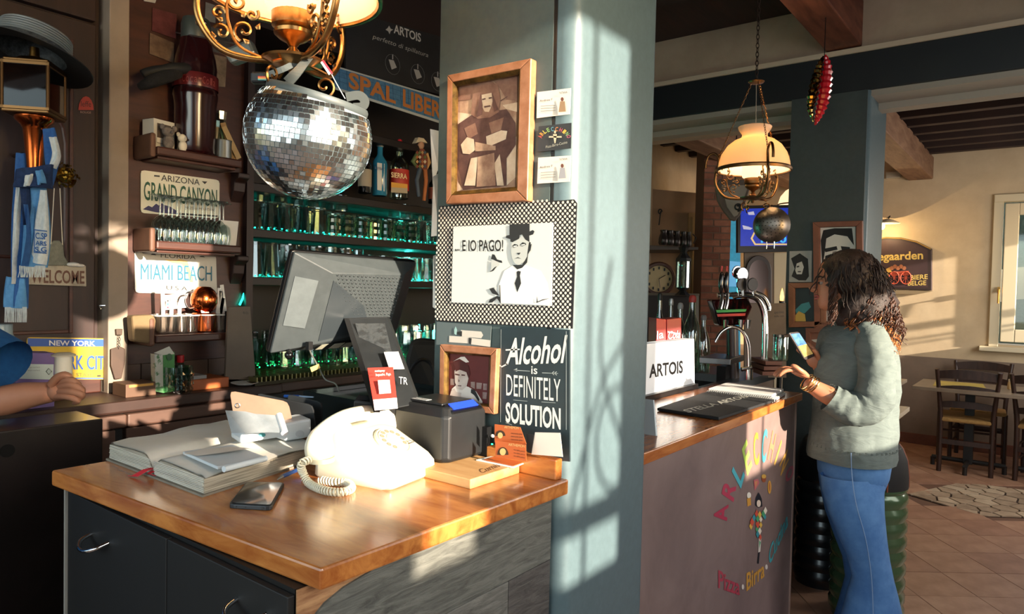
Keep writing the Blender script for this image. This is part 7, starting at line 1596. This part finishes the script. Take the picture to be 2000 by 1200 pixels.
for s_ in (-1,1):
    MB().sph(Hh(.070,s_*.032,.006),(.013,.013,.010),12,8,Rh).build('eye',M('#8a7a70',.3),wm,sm=80); MB().sph(Hh(.0805,s_*.034,.005),(.004,.006,.006),10,6,Rh).build('iris',M('#2a1a12',.2),wm,sm=80)
    MB().tube([Hh(.082,s_*.016,.026),Hh(.080,s_*.034,.032),Hh(.066,s_*.052,.026)],[.003,.003,.0015],6).build('eyebrow',M('#2a1a14',.8),wm)
    MB().sph(Hh(.070,s_*.032,.013),(.0145,.0145,.007),12,6,Rh).build('eyelid',SK,wm,sm=80)
    MB().sph(Hh(-.005,s_*.076,-.005),(.018,.007,.028),12,8,Rh).build('ear',SK,wm,sm=80)
# hair: dark mass plus curls
HD=M('#2b1a14',.55,h2='#1c110e',sc=60,bump=.6); HM2=M('#4a2c1e',.45,h2='#351f16',sc=50); HSUN=M('#b8743f',.4,h2='#8e522c',sc=40)  # orange tip colour carries the sunlight on the lower curls
hm=MB()
hr=random.Random(8)
def blob(mb,c,r,n=26,m_=18,amp=.07,rot=None):
    rs=[]
    for i in range(m_+1):
        t=math.pi*i/m_; t=min(max(t,.03),math.pi-.03); ring=[]
        for j in range(n):
            a=2*math.pi*j/n; w_=1+amp*math.sin(a*7+i*.9)+amp*.6*math.sin(a*13-i*1.7)
            p=V((r[0]*math.sin(t)*math.cos(a)*w_,r[1]*math.sin(t)*math.sin(a)*w_,-r[2]*math.cos(t))); ring.append(c+(rot@p if rot else p))
        rs.append(ring)
    mb.rings(rs)
hair=hm; blob(hair,Hh(-.036,0,.034),(.112,.112,.112),rot=Rh)
o=hair.build('hair_crown',HD,wm,sm=180)
hb_=MB(); blob(hb_,Hh(-.088,0,-.09),(.118,.122,.125),rot=Rh,amp=.09); hb_.build('hair_mass',HD,wm,sm=180)
def curl(p0,dirv,L,amp_,turn,r,mb):
    pts=[]; n=int(14+turn*7); ph=hr.random()*6.28
    d=V(dirv).normalized(); u=d.orthogonal().normalized(); v=d.cross(u)
    for i in range(n):
        t=i/(n-1); a=ph+turn*2*math.pi*t; g=amp_*(.35+.65*t)
        pts.append(V(p0)+d*L*t+UP*(-.02*t*t)+(u*math.cos(a)+v*math.sin(a))*g)
    mb.tube(pts,[r*(1-.55*i/(n-1)) for i in range(n)],4)
top=MB(); mid=MB(); low=MB()
for k in range(190):          # long waves over the crown
    a=hr.uniform(0,2*math.pi); z=hr.uniform(-.35,1); rr_h=math.sqrt(max(0,1-z*z))
    n_=V((rr_h*math.cos(a),rr_h*math.sin(a),z))
    if n_.x>.5 and z<.5: continue
    p=HC+Rh@V((-.036+.120*n_.x,.110*n_.y,.034+.110*n_.z))
    t_=(V((-.25,n_.y*.3,-1))); dirn=Rh@(t_-n_*t_.dot(n_)*.8).normalized()
    curl(p,dirn,hr.uniform(.08,.14),.007,hr.uniform(1,2),.0035,top)
for k in range(270):         # curls hanging round the shoulders
    a=hr.uniform(0,2*math.pi); z=hr.uniform(-.8,.5); rr_h=math.sqrt(1-z*z); n_=V((rr_h*math.cos(a),rr_h*math.sin(a),z))
    if n_.x>.75: continue
    p=Hh(-.095+.105*n_.x,.112*n_.y,-.085+.115*n_.z); dirn=Rh@V((-.18+n_.x*.25,n_.y*.25,-1))
    tgt=low if z<-.2 else mid
    curl(p,dirn,hr.uniform(.07,.125),hr.uniform(.008,.014),hr.uniform(2,3.4),.0032,tgt)
for k in range(90):          # frizzy tips falling down the back and front
    s_=hr.random(); p=W(hr.uniform(1655,1742),hr.uniform(610,650),hr.uniform(-.12,.10)); curl(p,V((hr.uniform(-.2,.3),hr.uniform(-.2,.2),-1)),hr.uniform(.06,.12),hr.uniform(.009,.015),hr.uniform(2,3.5),.0028,low)
for k in range(46):          # front locks beside the face
    s9=hr.uniform(.55,1); p=Hh(.070-.050*s9,-.045-.035*s9+hr.uniform(-.01,.01),hr.uniform(.02,.075)); curl(p,Rh@V((.02,-.12,-1)),hr.uniform(.12,.19),.008,hr.uniform(2,3),.003,mid)
for m_,mt_,nm in ((top,HD,'hair_waves'),(mid,HM2,'hair_curls'),(low,HSUN,'hair_sunlit')):
    o=m_.build(nm,mt_,wm,sm=180); o['kind']='stuff'
# shirt
def crumple(o,st,sz,sub=2):
    tx=bpy.data.textures.new('folds','CLOUDS'); tx.noise_scale=sz; tx.noise_depth=3
    s9=o.modifiers.new('sub','SUBSURF'); s9.levels=sub; s9.render_levels=sub
    m9=o.modifiers.new('folds','DISPLACE'); m9.texture=tx; m9.strength=st; m9.mid_level=.5; m9.texture_coords='LOCAL'; return o
LIN=M('#66726f',.85,h2='#5b6664',sc=8,stretch=(1,1,3),bump=.5,wave=2)
def body_rings(spec,n=30,wr=.0):
    rs=[]
    for i,(L_,R_,y,dh,dd) in enumerate(spec):
        c=W((L_+R_)/2,y,dd); a_=(R_-L_)/2/PXM; ring=[]
        for j in range(n):
            t=2*math.pi*j/n; w_=1+wr*math.sin(5*t+i*1.1)+wr*.5*math.sin(9*t-i*.7)
            ring.append(c+RT*(a_*w_*math.cos(t))+FW*(dh*w_*math.sin(t)))
        rs.append(ring)
    return rs
sp_=[(1640,1690,628,.06,0),(1624,1712,640,.13,0),(1612,1730,656,.165,0),(1604,1742,680,.17,0),(1598,1749,705,.165,0),(1596,1750,735,.16,0),(1598,1748,765,.155,0),(1597,1744,795,.155,0),(1592,1741,825,.165,0),(1585,1739,850,.175,0),(1580,1738,875,.18,0),(1584,1737,896,.18,0)]
crumple(MB().rings(body_rings(sp_,36,.022),cap=False).build('shirt',LIN,wm,sm=180),.028,.13)
def sleeve(pts,name,par):
    P=smooth([p for p,r in pts],4); Rr=[]
    for i in range(len(pts)-1):
        for j in range(4): Rr.append((pts[i][1]*(1-j/4)+pts[i+1][1]*j/4)*(1+.05*math.sin((i*4+j)*1.9)))
    Rr.append(pts[-1][1]); return crumple(MB().tube(P,Rr,18,cap=False).build(name,LIN,par,sm=180),.022,.09)
sleeve([(W(1690,648,-.10),.060),(W(1706,672,-.15),.066),(W(1712,735,-.19),.068),(W(1704,785,-.20),.074),(W(1672,800,-.19),.066),(W(1640,790,-.175),.060),(W(1620,778,-.165),.055)],'sleeve',wm)
sleeve([(W(1672,650,.10),.06),(W(1662,690,.16),.066),(W(1650,745,.18),.066),(W(1636,770,.15),.058),(W(1618,748,.09),.05)],'sleeve',wm)
# lace trims at cuff and hem
lc_=MB()
for k in range(20):
    t=2*math.pi*k/20; c=W(1617,776,-.163); lc_.tube([c+RT*(.052*.3*math.cos(t)+.004*math.cos(a))+FW*(.052*math.sin(t))+UP*(.05*math.cos(t)+.004*math.sin(a)) for a in (0,2,4)],.0014,4,closed=True)
for k in range(26):
    t=math.pi+math.pi*k/25; c=W(1662,868-(k%2),0); p=c+RT*(.158*math.cos(t)*1.02)+FW*(.182*math.sin(t)*1.02); lc_.tube([p+RT*(.005*math.cos(a))+UP*(.005*math.sin(a)) for a in (0,2,4)],.0014,4,closed=True)
o=lc_.build('lace_trim',M('#4f5754',.9),wm); o['kind']='stuff'
# jeans
JN=M('#5583b8',.8,h2='#3f6ca4',sc=14,bump=.15); JNSHADE=M('#4674aa',.8,h2='#335e96',sc=14,bump=.15)  # second denim is a shaded copy for the far leg
MB().rings(body_rings([(1604,1732,870,.15,0),(1602,1732,895,.155,0),(1604,1726,925,.155,0),(1610,1718,952,.13,0)],32)).build('jeans_seat',JN,wm,sm=180)
MB().rings(body_rings([(1606,1727,930,.085,-.07),(1610,1722,960,.088,-.08),(1620,1722,1000,.085,-.09),(1640,1727,1050,.078,-.09),(1658,1733,1090,.070,-.09),(1668,1742,1130,.068,-.09),(1660,1750,1160,.076,-.09),(1650,1758,1200,.088,-.09),(1640,1766,1240,.10,-.09),(1632,1772,1275,.11,-.09)],26,.012),cap=False).build('jeans_leg',JN,wm,sm=180)
MB().rings(body_rings([(1600,1715,930,.085,.07),(1604,1710,960,.088,.08),(1612,1704,1000,.085,.10),(1630,1706,1050,.078,.11),(1646,1714,1090,.070,.12),(1652,1720,1130,.068,.13),(1640,1728,1180,.085,.14),(1624,1736,1230,.10,.15),(1616,1740,1262,.11,.15)],26,.012),cap=False).build('jeans_leg',JNSHADE,wm,sm=180)
MB().tube(smooth([W(1662,885,-.165),W(1664,930,-.165),W(1672,985,-.18),W(1690,1050,-.172),W(1700,1110,-.163),W(1704,1160,-.17),W(1706,1230,-.19)],4),.0018,5).build('side_seam',M('#7a97bb',.7),wm)
pk_=smooth([W(1700,885,-.155),W(1703,900,-.155),W(1714,908,-.148),W(1724,900,-.13)],4); MB().tube(pk_,.0016,5).build('pocket_seam',M('#8aa3c0',.7),wm)
for dd,cx in ((-.09,1690),(.15,1660)): MB().prism([W(1640+cx-1690,1288,dd)-FW*.045,W(1740+cx-1690,1288,dd)-FW*.04,W(1740+cx-1690,1288,dd)+FW*.04,W(1640+cx-1690,1288,dd)+FW*.045],(0,0,.05)).build('shoe',BLKM,wm,bev=.015)
# hands: near (left) hand resting, far hand holding the phone
NH=W(1556,728,-.15)
def hand(c,fwd,up,side,fing,par,sc=1,thumb=None):
    Rm=Matrix((fwd,side,up)).transposed()
    MB().sph(c,(.040*sc,.038*sc,.016*sc),16,10,Rm).build('palm',SK,par,sm=80)
    for i,(b,l,cv) in enumerate(fing):
        s0=c+fwd*.030*sc+side*(b*sc); p=[s0,s0+fwd*l*.42*sc-up*cv*.2*sc,s0+fwd*l*.75*sc-up*cv*.6*sc,s0+fwd*l*.90*sc-up*cv*1.15*sc]
        finger(p,.0082*sc,par,SK)
    if thumb: finger([c+V(x) for x in thumb],.0092*sc,par,SK,'thumb')
fw_=(-RT*.92+UP*.38).normalized(); up_=(UP*.92+RT*.38).normalized(); sd_=FW
hand(NH+RT*.01,fw_,up_,sd_,[(-.027,.052,.040),(-.009,.058,.044),(.010,.056,.044),(.027,.046,.038)],wm,1.0,[RT*.01-FW*.028,-RT*.012-FW*.042+UP*.012,-RT*.032-FW*.040+UP*.026,-RT*.046-FW*.032+UP*.030])
ph2=T('mobile_phone','mobile phone with lit screen held up by the curly-haired woman','phone',at(1566,690,d0-.05))
q=[at(1541,650,d0-.06),at(1560,648,d0-.03),at(1592,696,d0-.02),at(1573,704,d0-.05)]; n_=(q[1]-q[0]).cross(q[3]-q[0]).normalized(); n_=n_ if n_.dot(FW)<0 else -n_
MB().prism(rounded(q,.008),-n_*.008).build('case',M('#3a3432',.3),ph2,bev=.001)
cq=sum(q,V())/4; q3=[cq+(p-cq)*.88+n_*.0012 for p in q]
def qb(u0,v0,u1,v1,h): 
    f=lambda u,v:q3[0].lerp(q3[1],u).lerp(q3[3].lerp(q3[2],u),v)+n_*h
    return [f(u0,v0),f(u1,v0),f(u1,v1),f(u0,v1)]
MB().add(qb(0,0,1,.5,0),[(0,1,2,3)]).build('screen_top',M('#5a86c8',.2,emit=.5,h2='#23406e',sc=40),ph2); MB().add(qb(0,.5,1,.95,0),[(0,1,2,3)]).build('screen_bottom',M('#c8a860',.2,emit=.4,h2='#5a4a3a',sc=40),ph2)
FH=at(1592,702,d0+.0)
fw2=(UP*.75-RT*.65).normalized(); up2=(-FW).normalized(); sd2=fw2.cross(up2).normalized()
hand(FH,fw2,up2,sd2,[(-.025,.045,.030),(-.009,.050,.032),(.009,.048,.032),(.024,.040,.028)],wm,.95,[RT*.012-FW*.01,-RT*.004-FW*.03+UP*.02,-RT*.016-FW*.034+UP*.036,-RT*.024-FW*.03+UP*.042])
for i,(x,y,mt_) in enumerate(((1576,746,M('#d8c08a',.25,1)),(1580,749,M('#b98a4c',.25,1)),(1584,751,M('#d8d8d0',.2,1)),(1588,753,M('#b98a4c',.25,1)))):
    c=W(x,y,-.15); ax_=(W(1588,756,-.15)-W(1572,744,-.15)).normalized(); u=ax_.cross(FW).normalized()
    MB().tube([c+u*(.034*math.cos(R(a)))+FW*(.034*math.sin(R(a))) for a in range(0,360,20)],.0022,6,closed=True).build('bracelet',mt_,wm)
